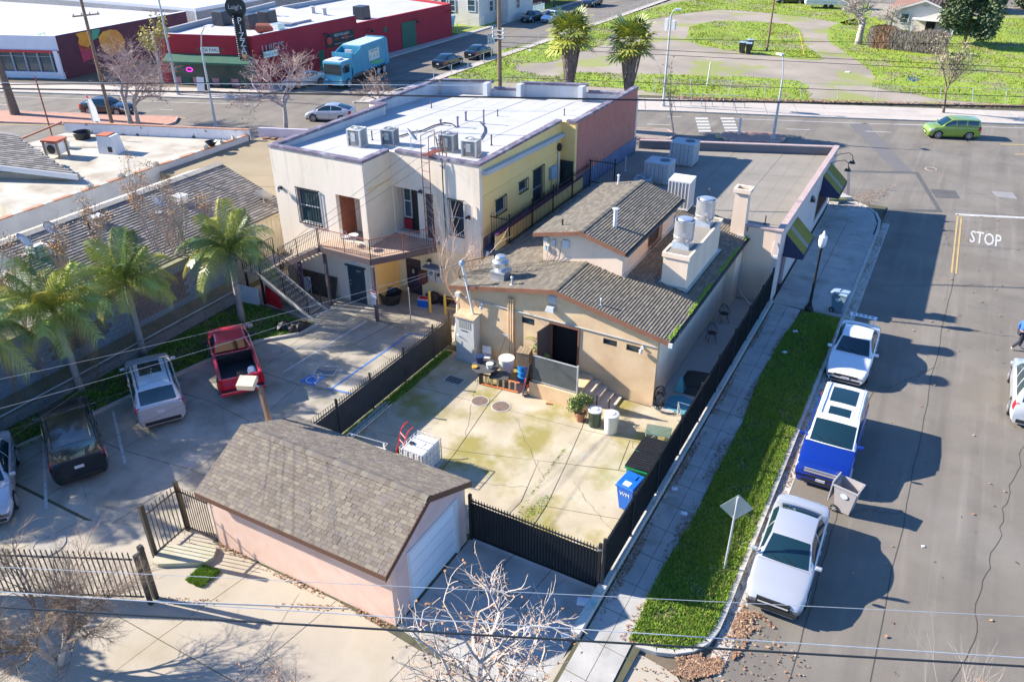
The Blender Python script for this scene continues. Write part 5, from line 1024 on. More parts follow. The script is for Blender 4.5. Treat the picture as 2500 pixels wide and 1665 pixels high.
MB().hexa([(-.7,-.5,0),(.7,-.5,0),(.7,.5,0),(-.7,.5,0)],[(-.6,-.45,1.2),(.45,-.45,1.2),(.45,.45,1.2),(-.6,.45,1.2)]).B('cover',mat('tarp_white',(.68,.68,.66),(.6,.6,.6),3,.8),t,rw=1);MB().box(-.62,.2,-.46,.46,1.2,1.26).B('top',mat('rust_red_paint',(.45,.12,.06)),t,rw=1);MB().box(.1,.4,-.52,-.49,.15,.5).B('opening',black,t,rw=1)
t=thing('tub','black round tub standing on the white roof by the parapet','tub',(-55.0,35.9,3.0));MB().lathe([(.5,0),(.62,.5),(.6,.52),(.5,.1),(.01,.08)],n=20,close=False).B('tub_body',black,t,rw=1)
t=thing('bucket','white bucket next to rusty topped cooler on the roof','bucket',(-53.9,33.8,3.0));MB().lathe([(.2,0),(.27,.5),(.25,.5),(.2,.1),(.01,.08)],n=16,close=False).B('bucket_body',whitep,t,rw=1)
t=thing('funnel','black upturned cone lying on parapet corner of white roof','funnel',(-44.1,37.9,3.42));MB().lathe([(.15,0),(.42,.35),(.4,.36),(.1,.05)],n=16,close=False).B('cone',black,t,rw=1)
F_=thing('shingled_building','far left low building with grey shingled gable roof and white fascia','building',(-53,27,0))
P0=G(*z1(520,1192),3.5);P1=G(*z1(0,1130),3.9);P2=G(*z1(90,900),4.9);P3=P2+(P1-P0)*1.4
b=MB();b.slab([P0,P2,P3,P1+(P1-P0)*.4],(0,0,-1),.12);b.B('roof_deck',shC[1],F_)
Uu=(P1-P0).normalized();Vv=(P2-P0);Vv=Vv-Uu*Vv.dot(Uu)
shingles(F_,P0+V3((0,0,.0)),Uu,Vv,16,Vv.length,.22,.45,shC,0,th=.03,seed=21,ok=lambda p:(p-P0).dot(Uu)>(P2-P0).dot(Uu)*((p-P0).dot(Vv)/Vv.length_squared))
wa,wb_=P0+V3((-.6,.5,0)),P1+(P1-P0)*.4+V3((0,.5,0));siding=mat('siding_tan',(.4,.33,.24),(.48,.4,.3),2,.85)
for k in range(14):z=k*.24;MB().hexa([(wa.x,wa.y-.03,z),(wb_.x,wb_.y-.03,z),(wb_.x,wb_.y+.1,z),(wa.x,wa.y+.1,z)],[(wa.x,wa.y,z+.235),(wb_.x,wb_.y,z+.235),(wb_.x,wb_.y+.1,z+.235),(wa.x,wa.y+.1,z+.235)]).B('siding_board',siding,F_)
MB().hexa([P0+V3((0,-.02,-.25)),P1-(P0-P1)*.4+V3((0,-.02,-.25)),P1-(P0-P1)*.4+V3((0,.05,-.25)),P0+V3((0,.05,-.25))],[P0+V3((0,-.02,.08)),P1-(P0-P1)*.4+V3((0,-.02,.08)),P1-(P0-P1)*.4+V3((0,.05,.08)),P0+V3((0,.05,.08))]).B('fascia',whitep,F_)
Rb=thing('red_building','long barn red flat roofed pizza parlor building with white roof across the road','building',(-70,80,0))
rc=V3((-65.2,63.7));rfl=V3((-75.6,60.3));rs=V3((-64.444,79.8));re=V3((-63.5,99.0))
def wseg(b,p,q,t,z0,z1):
 p=V3(p);q=V3(q);d=(q-p).normalized();n=V3((-d.y,d.x))*t
 b.hexa([(p.x,p.y,z0),(q.x,q.y,z0),(q.x+n.x,q.y+n.y,z0),(p.x+n.x,p.y+n.y,z0)],[(p.x,p.y,z1),(q.x,q.y,z1),(q.x+n.x,q.y+n.y,z1),(p.x+n.x,p.y+n.y,z1)])
b=MB();wseg(b,rc,rs,.3,0,5.1);wseg(b,rs+V3((.001,.02)),re,.3,0,4.25);wseg(b,re+V3((-.4,-.02)),(-80,103.5),-.3,0,4.25);wseg(b,rfl,rc-V3((.02,0)),.3,0,5.1);b.B('wall',redwall,Rb)
whs=mat('roof_white_membrane',(.42,.41,.405),(.5,.485,.48),.3,.8)
MB().hexa([(-75.5,60.8,4.5),(-65.6,64.0,4.5),(-64.8,79.7,4.5),(-80.5,84,4.5)],[(-75.5,60.8,4.7),(-65.6,64.0,4.7),(-64.8,79.7,4.7),(-80.5,84,4.7)]).B('roof',whs,Rb)
MB().hexa([(-80.5,84,3.5),(-64.45,79.9,3.5),(-63.85,98.7,3.5),(-80,103,3.5)],[(-80.5,84,4.0),(-64.45,79.9,4.0),(-63.85,98.7,4.0),(-80,103,4.0)]).B('roof',whs,Rb)
b=MB();wseg(b,(-75.9,60.4),(-80.8,84),.3,0,5.2);wseg(b,(-80.8,84.3),(-80.4,103),.3,0,4.5);b.B('parapet',whs,Rb)
wcap=mat('coping_white',(.75,.74,.74),rough=.6)
b=MB();wseg(b,(-75.3,60.5),(-65.3,63.78),.26,5.1,5.15);b.B('coping',wcap,Rb)
b=MB();wseg(b,(-65.3,64.1),(-64.55,79.7),.2,5.1,5.15);b.B('coping',wcap,Rb)
def onred(p,z,off=.03):
 d=ray(*p);t=(-64.6)/d.x
 for _ in range(4):
  q=V3((0,0,H))+d*t;wx=rc.x+(re.x-rc.x)*(q.y-rc.y)/(re.y-rc.y);t=wx/d.x
 return V3((0,0,H))+d*t
RN=V3((1,-.048,0)).normalized();RD=V3((.048,1,0)).normalized()
def onwall(name,p,q,m,out=.06,parent=Rb,z=None):
 a=onred(p,0);c=onred(q,0);za,zc=(max(a.z,c.z),min(a.z,c.z))if z is None else z
 M=frameM(((a.x+c.x)/2,(a.y+c.y)/2,(za+zc)/2)+()if False else((a.x+c.x)/2,(a.y+c.y)/2,(za+zc)/2),RD,(0,0,1));w2=abs(c.y-a.y)/2;h2=(za-zc)/2
 return MB().box(-w2,w2,-h2,h2,0,out,M).B(name,m,parent),M,w2,h2
green=mat('paint_dark_green',(.02,.1,.065),(.03,.13,.08),1,.6)
o,M_,w2,h2=onwall('roller_door',z2(497,175),z2(602,325),green,z=(3.2,.05))
for k in range(9):MB().box(-w2,w2,-h2+.32*k,-h2+.32*k+.03,.061,.08,M_).B('door_slat',green,o)
o,M_,w2,h2=onwall('door',e3(402,378),e3(498,600),green,z=(2.2,.05))
o,M_,w2,h2=onwall('banner',e3(492,235),e3(862,240),mat('banner_black',(.015,.02,.025),rough=.5),z=(3.75,2.3))
redp=mat('print_red',(.6,.05,.03),rough=.6)
def wtext(s_,size,m,x,y,par=o,MM=None,sx=1):return text(s_,size,m,'print',par,(MM or M_)@Matrix.Translation((x,y,.065)),.001,sx)
L2=w2*2
wtext('PIZZA FOR LUNCH',.42,whitep,.3,.42,sx=.75*L2/5.2);wtext('SPECIALS',.3,redp,-.5,.02,sx=.7*L2/5.2);wtext('NOW',.3,whitep,.45,.0,sx=.7*L2/5.2);wtext('OPEN FOR LUNCH',.14,whitep,w2*.72,-.02,sx=.8);wtext('EVERY WEEKDAY  11 AM - 2 PM',.15,whitep,0,-.5)
MB().lathe([(.45,.061),(.45,.07),(.001,.07)],n=20).v
b=MB();b.lathe([(.42,.061),(.42,.068),(.001,.068)],n=20);b.v=[tuple(M_@(V3(v)+V3((-w2+.6,.0,0))))for v in b.v];b.B('logo_disc',redp,o);wtext('X',.6,whitep,-w2+.6,0)
b=MB();b.lathe([(.25,.061),(.25,.068),(.001,.068)],n=20);b.v=[tuple(M_@(V3(v)+V3((w2*.42,.02,0))))for v in b.v];b.B('logo_disc',redp,o)
gl=onred(e3(1255,120),0)
b=MB();b.lathe([(.35,0),(.35,.05),(.001,.05)],n=20);Mv=frameM(gl,RD,(0,0,1));b.v=[tuple(Mv@V3(v))for v in b.v];b.B('round_vent',green,Rb)
for p in(e3(470,190),e3(1030,130),e3(1610,10),z2(810,85)):
 q=onred(p,0);q2=q+RN*.8;g=MB().tube([q,q+RN*.3+V3((0,0,.25)),q2+V3((0,0,.15)),q2],.03).B('lamp_arm',black,Rb);MB().lathe([(.05,.1),(.3,-.12),(.28,-.12)],q2,12,False).B('lamp_shade',black,g)
a=onred(e2(1110,560),0);c=onred(e2(1385,520),0)
text("LUIGI'S",1.15,mat('letter_bronze',(.4,.28,.24),(.5,.42,.4),3,.5),'wall_lettering',Rb,frameM(((a.x+c.x)/2+.05,(a.y+c.y)/2,3.6),RD,(0,0,1)),.05,sx=.9)
FD=(rc-rfl).normalized();FD3=V3((FD.x,FD.y,0))
fx=lambda s,out=0:V3((rfl.x,rfl.y,0))+FD3*s+V3((FD.y,-FD.x,0))*out
b=MB();b.hexa([fx(1,0)+V3((0,0,2.5)),fx(10.8,0)+V3((0,0,2.5)),fx(10.8,1.2)+V3((0,0,2.4)),fx(1,1.2)+V3((0,0,2.4))],[fx(1,0)+V3((0,0,3.2)),fx(10.8,0)+V3((0,0,3.2)),fx(10.8,1.2)+V3((0,0,2.6)),fx(1,1.2)+V3((0,0,2.6))]);b.B('canopy',green,Rb)
b=MB();b.hexa([fx(1,.02),fx(10.9,.02),fx(10.9,.05),fx(1,.05)],[p+V3((0,0,2.4))for p in(fx(1,.02),fx(10.9,.02),fx(10.9,.05),fx(1,.05))]);b.B('shopfront',mat('shopfront_dark',(.03,.06,.05),(.05,.08,.07),1,.3),Rb)
for k in range(9):b=MB();a=1.3+k*1.1;b.hexa([fx(a,.06),fx(a+.8,.06),fx(a+.8,.09),fx(a,.09)],[p+V3((0,0,.8))for p in(fx(a,.06),fx(a+.8,.06),fx(a+.8,.09),fx(a,.09))]);b.B('lower_panel',[mat('panel_pink',(.55,.25,.28),rough=.7),green][k%2],Rb)
b=MB();p=fx(3.3,.1)+V3((0,0,1.6));b.tube([p+V3((.35*cos(t_),.1*cos(t_),.2*sin(t_)))for t_ in[k*.524 for k in range(13)]],.04);b.B('neon_sign',mat('neon_magenta',(.8,.05,.6),emit=(1,.04,.7)),Rb)
sg=thing('blade_sign','tall black blade sign reading PIZZA with lights and a beer glass','sign',(-66.0,63.2,2.6),.0)
SD=V3((.35,-.94,0)).normalized()
sgb=mat('sign_black',(.012,.014,.014),rough=.5);Ms=frameM((-65.9,63.0,5.2),(.93,.36,0),(-.06,0,1))
MB().box(-.55,.55,-2.9,2.2,-.15,.15,Ms).B('panel',sgb,sg)
b=MB();b.lathe([(1.05,-.15),(1.05,.15),(.001,.15)],n=28);b.v=[tuple(Ms@(V3(v)+V3((-.15,2.7,0))))for v in b.v];b.B('disc',sgb,sg)
for k,ch in enumerate('PIZZA'):text(ch,.95,whitep,'letter',sg,Ms@Matrix.Translation((.12,1.45-k*.72,.16)),.01)
text("Luigi's",.6,mat('sign_silver',(.5,.52,.5),rough=.5),'letter',sg,Ms@Matrix.Translation((-.15,2.75,.16)),.01)
b=MB();b.lathe([(.08,-2.3),(.1,-2.25),(.04,-2.1),(.05,-2.0),(.2,-1.75),(.22,-1.5)],n=12);b.v=[tuple(Ms@V3((v[0]+.12,v[2]-.25,v[1]*.3+.2)))for v in b.v];b.B('beer_glass',mat('beer_amber',(.7,.4,.1),rough=.4),sg)
b=MB();b.box(-.25,.45,-2.85,-2.45,.151,.18,Ms);b.B('small_panel',mat('sign_pale',(.45,.6,.7),rough=.5),sg)
for k in range(22):MB().cbox(Ms@V3((-.48,1.9-k*.21,.17)),(.07,.07,.07)).B('bulb',mat('bulb',(.75,.75,.7),rough=.3),sg)
for(z0_,z1_)in((6.4,5.2),(7.4,5.1)):MB().tube([(-66,63.2,z0_),(-65.9,65.6,z1_)],.04).B('strut',rustm,sg)
def arrowsign(p,q,s_,label,z,flip=0):
 a=G(*p,z);c=G(*q,z);t=thing('name_board',label,'sign',tuple((a+c)/2));d=(c-a);M=frameM((a+c)/2,d,(0,0,1));w_=d.length/2
 MB().box(-w_,w_,-.3,.3,-.03,.03,M).B('board',mat('board_pale',(.7,.74,.66),rough=.6),t);MB().box(-w_-.03,w_+.03,-.34,.34,-.025,.025,M).B('border',green,t);text(s_,.45,green,'lettering',t,M@Matrix.Translation((0,0,.035)),.005,1.0)
arrowsign(e2(440,580),e2(635,582),'PIZZA PARLOR','pale PIZZA PARLOR name board left of the blade sign',3.9);arrowsign(e2(1145,640),e2(1310,605),'Since 1953','pale name board reading Since 1953 below the lettering',3.2)
t=thing('sandwich_board','black and white sandwich board on the far sidewalk','sign',(-68.9,59.4,.11),.35)
for s_ in(-1,1):MB().hexa([(-.4,s_*.35-.02,0),(.4,s_*.35-.02,0),(.4,s_*.35+.02,0),(-.4,s_*.35+.02,0)],[(-.4,s_*.03-.02,1.4),(.4,s_*.03-.02,1.4),(.4,s_*.03+.02,1.4),(-.4,s_*.03+.02,1.4)]).B('board',whitep if s_<0 else sgb,t,rw=1)
for(p,l,z_)in((e2(680,290),'large black cooler at the left of the red building roof',4.7),(e2(1200,290),'large black cooler near the middle of the red building roof',4.7),(z2(233,130),'black cooler on the lower end of the red building roof',4.0),(e2(985,330),'black cooler hidden behind the blade sign on the roof',4.7)):
 q=G(*p,z_);t=thing('rooftop_cooler',l,'cooler',tuple(q),.1,'black coolers on the red building')
 MB().hexa([(-.8,-.8,0),(.8,-.8,0),(.8,.8,0),(-.8,.8,0)],[(-.75,-.75,1.5),(.75,-.75,1.5),(.75,.75,1.5),(-.75,.75,1.5)]).B('cover',mat('tarp_black',(.02,.025,.035),(.04,.045,.06),2,.4),t,rw=1,bevel=.06);MB().box(-.9,.9,-.9,.9,-.05,.0).B('base',lampgrey,t,rw=1)
q=G(*e2(1130,380),4.7);t=thing('exhaust_duct','rusty round exhaust duct behind the roof edge of red building','duct',tuple(q));MB().cyl((-.3,-.3,.5),(1.6,.5,.5),.5,n=14).B('duct',rustm,t,rw=1);MB().box(1.3,2.4,0,1,0,1.0).B('housing',galv,t,rw=1)
q=G(*e2(1430,250),4.72);t=thing('skylight','flat rectangular skylight on the white roof','skylight',tuple(q));MB().box(-2.2,2.2,-1.5,1.5,0,.2).B('frame',whs,t,rw=1);MB().box(-2.1,2.1,-1.4,1.4,.2,.22).B('glazing',mat('skylight_pale',(.65,.66,.68),rough=.3),t,rw=1)
for k,p in enumerate((e2(1720,160),e2(1850,180),e2(1270,190))):vent(tuple(G(*p,4.7)),.8,.25,['fat white roof vent beside the van','white roof vent right of the skylight','white turbine vent at the back parapet'][k],whs,'vents on the red building',True)
Lr=thing('corner_diner','low white storefront with red band and big windows, mural on its side wall','building',(-100,55,0))
lc=V3((-87.1,56.8));ll=V3((-125,42.0));lb=V3((-88.5,76))
b=MB();wseg(b,ll,lc,.3,2.95,4.5);wseg(b,ll,lc,.3,0,.7);b.B('wall',mat('wall_white_paint',(.66,.66,.7),(.72,.72,.76),1,.8),Lr)
b=MB();wseg(b,ll-V3((0,.15)),lc-V3((0,.15)),.14,2.75,3.0);b.B('band',mat('paint_red',(.5,.03,.03),rough=.5),Lr)
b=MB();wseg(b,ll+V3((0,.2)),lc+V3((0,.2)),.05,.7,2.95);b.B('glazing',glass,Lr)
d_=(lc-ll).normalized()
for k in range(20):
 p=lc-d_*(1.2+k*1.55);MB().cbox((p.x,p.y+.1,1.82),(.16,.16,2.25),atan2(d_.y,d_.x)).B('mullion',mat('mullion_grey',(.3,.34,.38),rough=.5),Lr)
b=MB();wseg(b,ll+V3((0,.08)),lc-d_*1+V3((0,.08)),.1,2.3,2.36);b.B('transom',mat('mullion_grey',(.3,.34,.38)),Lr)
MB().cbox((lc.x-.35,lc.y-.1,1.5),(.5,.5,3.0),.36).B('pilaster',mat('wall_white_paint',(.66,.66,.7)),Lr)
b=MB();wseg(b,lc+V3((.0,.05)),lb,.3,0,4.5);b.B('wall',mat('paint_deep_plum',(.07,.02,.04),(.1,.03,.05),1,.8),Lr)
MB().hexa([(-125,42.4,4.0),(-87.5,57.1,4.0),(-88.8,76,4.0),(-125,72,4.0)],[(-125,42.4,4.2),(-87.5,57.1,4.2),(-88.8,76,4.2),(-125,72,4.2)]).B('roof',whs,Lr)
b=MB();wseg(b,lc+V3((.03,.0)),lb+V3((.03,0)),.4,4.5,4.55);b.B('coping',wcap,Lr)
def mural(pts,m,off):
 P_=[]
 for p in pts:
  d=ray(*p);t=-87.6/d.x
  for _ in range(4):
   q=V3((0,0,H))+d*t;t=(lc.x+(lb.x-lc.x)*(q.y-lc.y)/(lb.y-lc.y)+off)/d.x
  q=V3((0,0,H))+d*t;q.z=min(q.z,4.4);P_.append(q)
 b=MB();b.slab(P_,(1,0,0),.02);b.B('mural_field',m,Lr)
mural([e1(865,395),e1(930,375),e1(1000,365),e1(1040,420),e1(1035,520),e1(1000,590),e1(940,560),e1(900,500),e1(905,440)],mat('mural_orange',(.65,.3,.03),(.5,.2,.03),2,.8),.03)
mural([e1(1050,350),e1(1150,335),e1(1120,440),e1(1060,470)],mat('mural_green',(.06,.3,.18),rough=.8),.03)
mural([e1(1130,430),e1(1180,370),e1(1260,345),e1(1340,350),e1(1395,400),e1(1440,480),e1(1430,570),e1(1370,620),e1(1280,640),e1(1190,600),e1(1150,520)],mat('mural_ochre',(.62,.36,.06),(.5,.2,.05),1.5,.8),.05)
mural([e1(900,520),e1(1050,560),e1(1100,660),e1(960,720)],mat('mural_magenta',(.3,.03,.08),(.4,.06,.1),2,.8),.03)
t=thing('bicycle_sign','small green bicycle fixed to the white front of the diner','bicycle',tuple(G(*e1(500,440),4.0)))
for x in(-.55,.55):MB().tube([(x+.33*cos(k*.5236),0,.33*sin(k*.5236))for k in range(13)],.03).B('wheel',green,t,rw=1)
MB().tube([(-.55,0,0),(-.2,0,.5),(.4,0,.5),(.55,0,0),(.4,0,.5),(.3,0,.65)],.03).B('frame',mat('bike_green',(.05,.4,.15),rough=.4),t,rw=1)
def simple_roof_building(name,label,poly,h,wm_,rm_,par=.4,kids=()):
 t=thing(name,label,'building',(sum(p[0]for p in poly)/len(poly),sum(p[1]for p in poly)/len(poly),0));n=len(poly)
 MB().prism(poly,0,h-.001).B('roof',rm_,t)
 a=sum(poly[i][0]*poly[(i+1)%n][1]-poly[(i+1)%n][0]*poly[i][1]for i in range(n))
 for i in range(n):
  b=MB();p=V3(poly[i]);q=V3(poly[(i+1)%n]);dd=(q-p).normalized()*.25;wseg(b,p+dd*.0,q-dd,.25 if a>0 else-.25,0,h+par);b.B('wall',wm_,t)
 return t
t=simple_roof_building('flat_roof_building','long pale flat roofed building behind the diner',[(-150,76),(-89,78),(-90,108),(-150,108)],4.2,mat('wall_white_paint',(.66,.66,.7)),whs)
for k,(x,y)in enumerate(((-112,84),(-99,93))):c_=MB().box(x-1.3,x+1.3,y-1.3,y+1.3,4.3,6.3).B('cooler',[mat('ac_bluegrey',(.42,.45,.46)),mat('tarp_black',(.02,.025,.035))][k],t)
t=simple_roof_building('maroon_roof_building','building with maroon brown roof at the top left corner',[(-170,112),(-120,116),(-124,150),(-170,150)],4.5,mat('wall_white_paint',(.66,.66,.7)),mat('roof_maroon',(.2,.08,.07),(.25,.1,.09),.5,.9))
t=thing('steel_frame','pale blue open steel frame structure behind the red building','steel frame',tuple(G(*e2(800,200),0)))
o_=G(*e2(800,190),0);sf=mat('steel_blue_white',(.55,.65,.75),(.7,.75,.8),1,.5)
for i in range(7):
 for j in range(3):MB().box(o_.x-12+i*3.4-.12,o_.x-12+i*3.4+.12,o_.y+j*4-.12,o_.y+j*4+.12,0,6.5).B('column',sf,t)
for j in range(3):
 for z in(2.2,4.4,6.5):MB().box(o_.x-12,o_.x+8.6,o_.y+j*4-.1,o_.y+j*4+.1,z-.12,z+.12).B('beam',sf,t)
for i in range(6):MB().tube([(o_.x-12+i*3.4,o_.y,0),(o_.x-8.6+i*3.4,o_.y,4.4)],.08).B('brace',sf,t)
tp=G(*e2(450,180),0);t=thing('plywood_wall','tan plywood panel wall beside the blue steel frame','wall',tuple(tp))
for k in range(5):MB().box(tp.x-3+k*1.22,tp.x-3+k*1.22+1.2,tp.y,tp.y+.06,0,5).B('panel',mat('plywood',(.55,.33,.16),(.62,.4,.2),1,.8),t)
tp=G(*e2(1190,90),0);t=thing('pink_shed','small plain pink box building behind the red building','shed',tuple(tp));MB().box(tp.x-4,tp.x+4,tp.y-1,tp.y+6,0,4.5).B('wall',mat('wall_dusty_pink',(.5,.3,.28),rough=.85),t);MB().box(tp.x-4.2,tp.x+4.2,tp.y-1.2,tp.y+6.2,4.5,4.7).B('roof',whs,t)
tp=G(*e1(2150,150),0);t=thing('wrecked_pergola','broken dark timber pergola among pale walls behind the mural','pergola',tuple(tp))
for i in range(4):MB().box(tp.x-5+i*3,tp.x-4.8+i*3,tp.y-.1,tp.y+.1,0,4.2).B('post',mat('timber_dark',(.09,.05,.04),rough=.8),t)
for p_,q_ in(((-5,0,4.2),(4,0,4.4)),((-2,0,4.2),(1,0,5.6)),((1,0,5.6),(4.2,0,3.8)),((-5,0,2.2),(4,0,2.3))):MB().tube([(tp.x+p_[0],tp.y+p_[1],p_[2]),(tp.x+q_[0],tp.y+q_[1],q_[2])],.14,4).B('beam',mat('timber_dark',(.09,.05,.04)),t)
t=simple_roof_building('pale_building','pale lavender low building behind the timber pergola',[(-118,110),(-84,112),(-84,118),(-118,118)],3.8,mat('wall_lavender_pale',(.55,.5,.58),rough=.85),whs)
def house(name,label,x,y,w_,d_,h,rh,wm_,rm_,rz=0,axis='x',wins=(),hip=False):
 t=thing(name,label,'house',(x,y,0),rz);o_=.5
 b=MB();b.box(-w_/2,w_/2,-d_/2,d_/2,0,h)
 if axis=='y':b.add([(-w_/2,-d_/2,h),(w_/2,-d_/2,h),(0,-d_/2,h+rh),(-w_/2,d_/2,h),(w_/2,d_/2,h),(0,d_/2,h+rh)],[(0,1,2),(5,4,3),(1,4,5,2),(2,5,3,0)])
 b.B('wall',wm_,t,rw=1)
 k=rh/(w_/2 if axis=='y' else d_/2)
 for s_ in(-1,1):
  if axis=='y':P_=[(s_*(w_/2+o_),-d_/2-o_,h-o_*k),(s_*(w_/2+o_),d_/2+o_,h-o_*k),(0,d_/2+o_,h+rh),(0,-d_/2-o_,h+rh)]
  else:P_=[(-w_/2-o_,s_*(d_/2+o_),h-o_*k),(w_/2+o_,s_*(d_/2+o_),h-o_*k),(w_/2+o_-(2.5 if hip else 0),0,h+rh),(-w_/2-o_+(2.5 if hip else 0),0,h+rh)]
  b=MB();b.slab([(p[0],p[1],p[2]+.08)for p in P_],(0,0,1),.12);b.B('roof',rm_,t,rw=1)
  A_,B_,C_,D_=[V3(p)+V3((0,0,.21))for p in P_];n=int((D_-A_).length/.45)
  for i in range(min(n,20)):
   f0=i/n;a0=A_.lerp(D_,f0);b0=B_.lerp(C_,f0);a1=A_.lerp(D_,(i+.94)/n);b1_=B_.lerp(C_,(i+.94)/n)
   q=MB();q.add([a0+V3((0,0,.06)),b0+V3((0,0,.06)),b1_,a1,a0,b0],[(0,1,2,3),(4,5,1,0)]);q.B('shingle_course',rm_,t,rw=1,fx_=0)
 for(fx_,z,ww,wh,side)in wins:
  if side=='f':M=frameM((fx_,-d_/2-.02,z),(1,0,0),(0,0,1))
  else:M=frameM((w_/2+.02,fx_,z),(0,1,0),(0,0,1))
  b=MB();f=.12
  for(x0,x1,y0,y1)in((-ww/2,ww/2,-wh/2,-wh/2+f),(-ww/2,ww/2,wh/2-f,wh/2),(-ww/2,-ww/2+f,-wh/2+f,wh/2-f),(ww/2-f,ww/2,-wh/2+f,wh/2-f)):b.box(x0,x1,y0,y1,0,.08,M)
  fr=b.B('window',whitep,t,rw=1);MB().box(-ww/2+f,ww/2-f,-wh/2+f,wh/2-f,0,.04,M).B('pane',glass,fr,rw=1);MB().box(-ww/2+f,ww/2-f,-.03,.03,.041,.07,M).B('mullion',whitep,fr,rw=1)
 return t
cw=mat('house_cream',(.6,.56,.5),(.66,.62,.56),1,.85);rbn=mat('house_roof_brown',(.22,.11,.08),(.28,.16,.11),1.5,.9,grain=.4)
q=G(*e5(1320,330),0)
hh=house('bungalow','cream bungalow with reddish brown gable roof beyond the vacant lot',-7.3,139.5,8.6,13,3.6,2.2,cw,rbn,0,'y',[(-2.3,2.3,1.2,1.9,'f')])
b=MB();b.hexa([(-1.0,-8.0,.0),(4.2,-8.0,.0),(4.2,-6.55,0),(-1.0,-6.55,0)],[(-1.0,-8.0,.3),(4.2,-8.0,.3),(4.2,-6.55,.3),(-1.0,-6.55,.3)]);b.B('porch_floor',conc_far,hh,rw=1)
MB().box(-1.2,4.5,-9.0,-6.55,2.5,2.62).B('porch_roof',mat('porch_canvas',(.6,.58,.52),rough=.8),hh,rw=1)
for x in(-1.0,4.2):MB().box(x-.1,x+.1,-8.9,-8.7,0,2.5).B('porch_post',whitep,hh,rw=1)
MB().box(.6,1.8,-6.62,-6.51,.3,2.3).B('door',interior,hh,rw=1);MB().box(-.3,.5,-6.56,-6.51,4.6,5.0).B('gable_vent',lampgrey,hh,rw=1)
b=MB()
for s_ in(-1,1):b.hexa([(s_*4.8,-7.05,3.2),(0,-7.05,5.75),(0,-7.0,5.75),(s_*4.8,-7.0,3.2)],[(s_*4.8,-7.05,3.5),(0,-7.05,6.05),(0,-7.0,6.05),(s_*4.8,-7.0,3.5)])
b.B('barge_board',whitep,hh,rw=1);hh.scale=(1,1,.68)
house('cream_house','cream two part house with paired white windows behind the red building',-69,113,9,10,4.2,1.5,cw,mat('roof_grey_shingle',(.3,.28,.26),(.36,.34,.32),1,.9),0,'y',[(-1.5,2.6,1.1,1.7,'f'),(0,2.6,1.1,1.7,'f'),(3.3,2.8,1.4,1.7,'f'),(-1.5,2.4,1.2,1.6,'s')])
house('cream_house','cream bay of the house next to the side street',-64.9,117,5,8,3.9,1.2,cw,mat('roof_grey_shingle',(.3,.28,.26)),0,'y',[(0,2.4,1.3,1.7,'f'),(-1,2.4,1.2,1.6,'s')])
house('brick_house','dark maroon house partly hidden further up the side street',-71,131,9,9,3.8,1.6,mat('wall_maroon',(.16,.06,.05),rough=.85),mat('roof_grey_shingle',(.3,.28,.26)),0,'y')
house('brown_shed','brown fenced shed by the road at top centre',-66,148,12,8,3,1.2,mat('wall_rust',(.26,.13,.09),rough=.85),mat('house_roof_brown',(.22,.11,.08)),0,'x')
house('cottage','grey cottage at the top left edge behind flat roofs',-95,140,14,10,3.6,1.8,cw,mat('roof_grey_shingle',(.3,.28,.26)),0,'x')
house('cottage','distant blue grey cottage at the top right',22,186,12,8,3.4,1.8,mat('wall_bluegrey',(.35,.4,.45),rough=.8),rbn,.3,'x')
house('cottage','distant pale cottage behind shrubs at far right',6,192,9,8,3.4,1.8,cw,rbn,.3,'x')
def chainlink(label,pts,h,sp=3,lean=0,m=lampgrey,mesh=False,top=True):
 t=thing('chain_link_fence',label,'fence',(pts[0][0],pts[0][1],0));r=random.Random(len(label))
 for i in range(len(pts)-1):
  a=V3((*pts[i],0));c=V3((*pts[i+1],0));n=max(1,int((c-a).length/sp))
  for k in range(n+(i==len(pts)-2)):
   p=a+(c-a)*k/n;MB().cyl(p,p+V3((r.uniform(-lean,lean),r.uniform(-lean,lean)*.5,h)),.035,n=6).B('post',m,t)
  if top:MB().tube([a+V3((0,0,h)),c+V3((0,0,h))],.018,5).B('top_wire',m,t)
  if mesh:
   b=MB();L=(c-a).length
   for k in range(int(L/.28)):
    for s_ in(0,1):
     x0=k*.28/L;x1=x0+h/L;p=a.lerp(c,min(x0,1));q=a.lerp(c,min(x1,1));b.tube([p+V3((0,0,h*s_)),q+V3((0,0,h*(1-s_)))],.006,3,caps=False)
   b.B('wire_mesh',m,t,kind='stuff',fx_=0)
 return t
chainlink('leaning chain link fence posts along the far sidewalk of the vacant lot',[G2(z3(-140,640)),G2(z3(600,660)),G2(z3(1350,690)),G2(z3(2450,715)),(30,100)],1.5,3.0,.3)
chainlink('chain link fence along the side street edge of the vacant lot',[(-50.0,74),(-50.2,92),(-49.5,126),(-48.5,150)],1.3,3.4,.06)
chainlink('chain link fence around the cream house yard by the blue dumpster',[(-64.2,101.5),(-63.6,110),(-63.3,126)],1.4,2.5,0,mesh=True)
t=thing('dumpster','light blue dumpster inside the fenced yard of cream house','dumpster',(-68.3,104.3,0),1.5)
dbm=mat('dumpster_blue',(.2,.45,.65),(.3,.55,.72),1,.5)
MB().hexa([(-1.4,-.8,.15),(1.4,-.8,.15),(1.4,.8,.15),(-1.4,.8,.15)],[(-1.7,-.95,1.5),(1.7,-.95,1.5),(1.7,.95,1.5),(-1.7,.95,1.5)]).B('body',dbm,t,rw=1);MB().hexa([(-1.75,-1,1.5),(1.75,-1,1.5),(1.75,1,1.5),(-1.75,1,1.5)],[(-1.7,-.9,1.6),(1.7,-.9,1.6),(1.7,.95,1.95),(-1.7,.95,1.95)]).B('lid',dbm,t,rw=1)
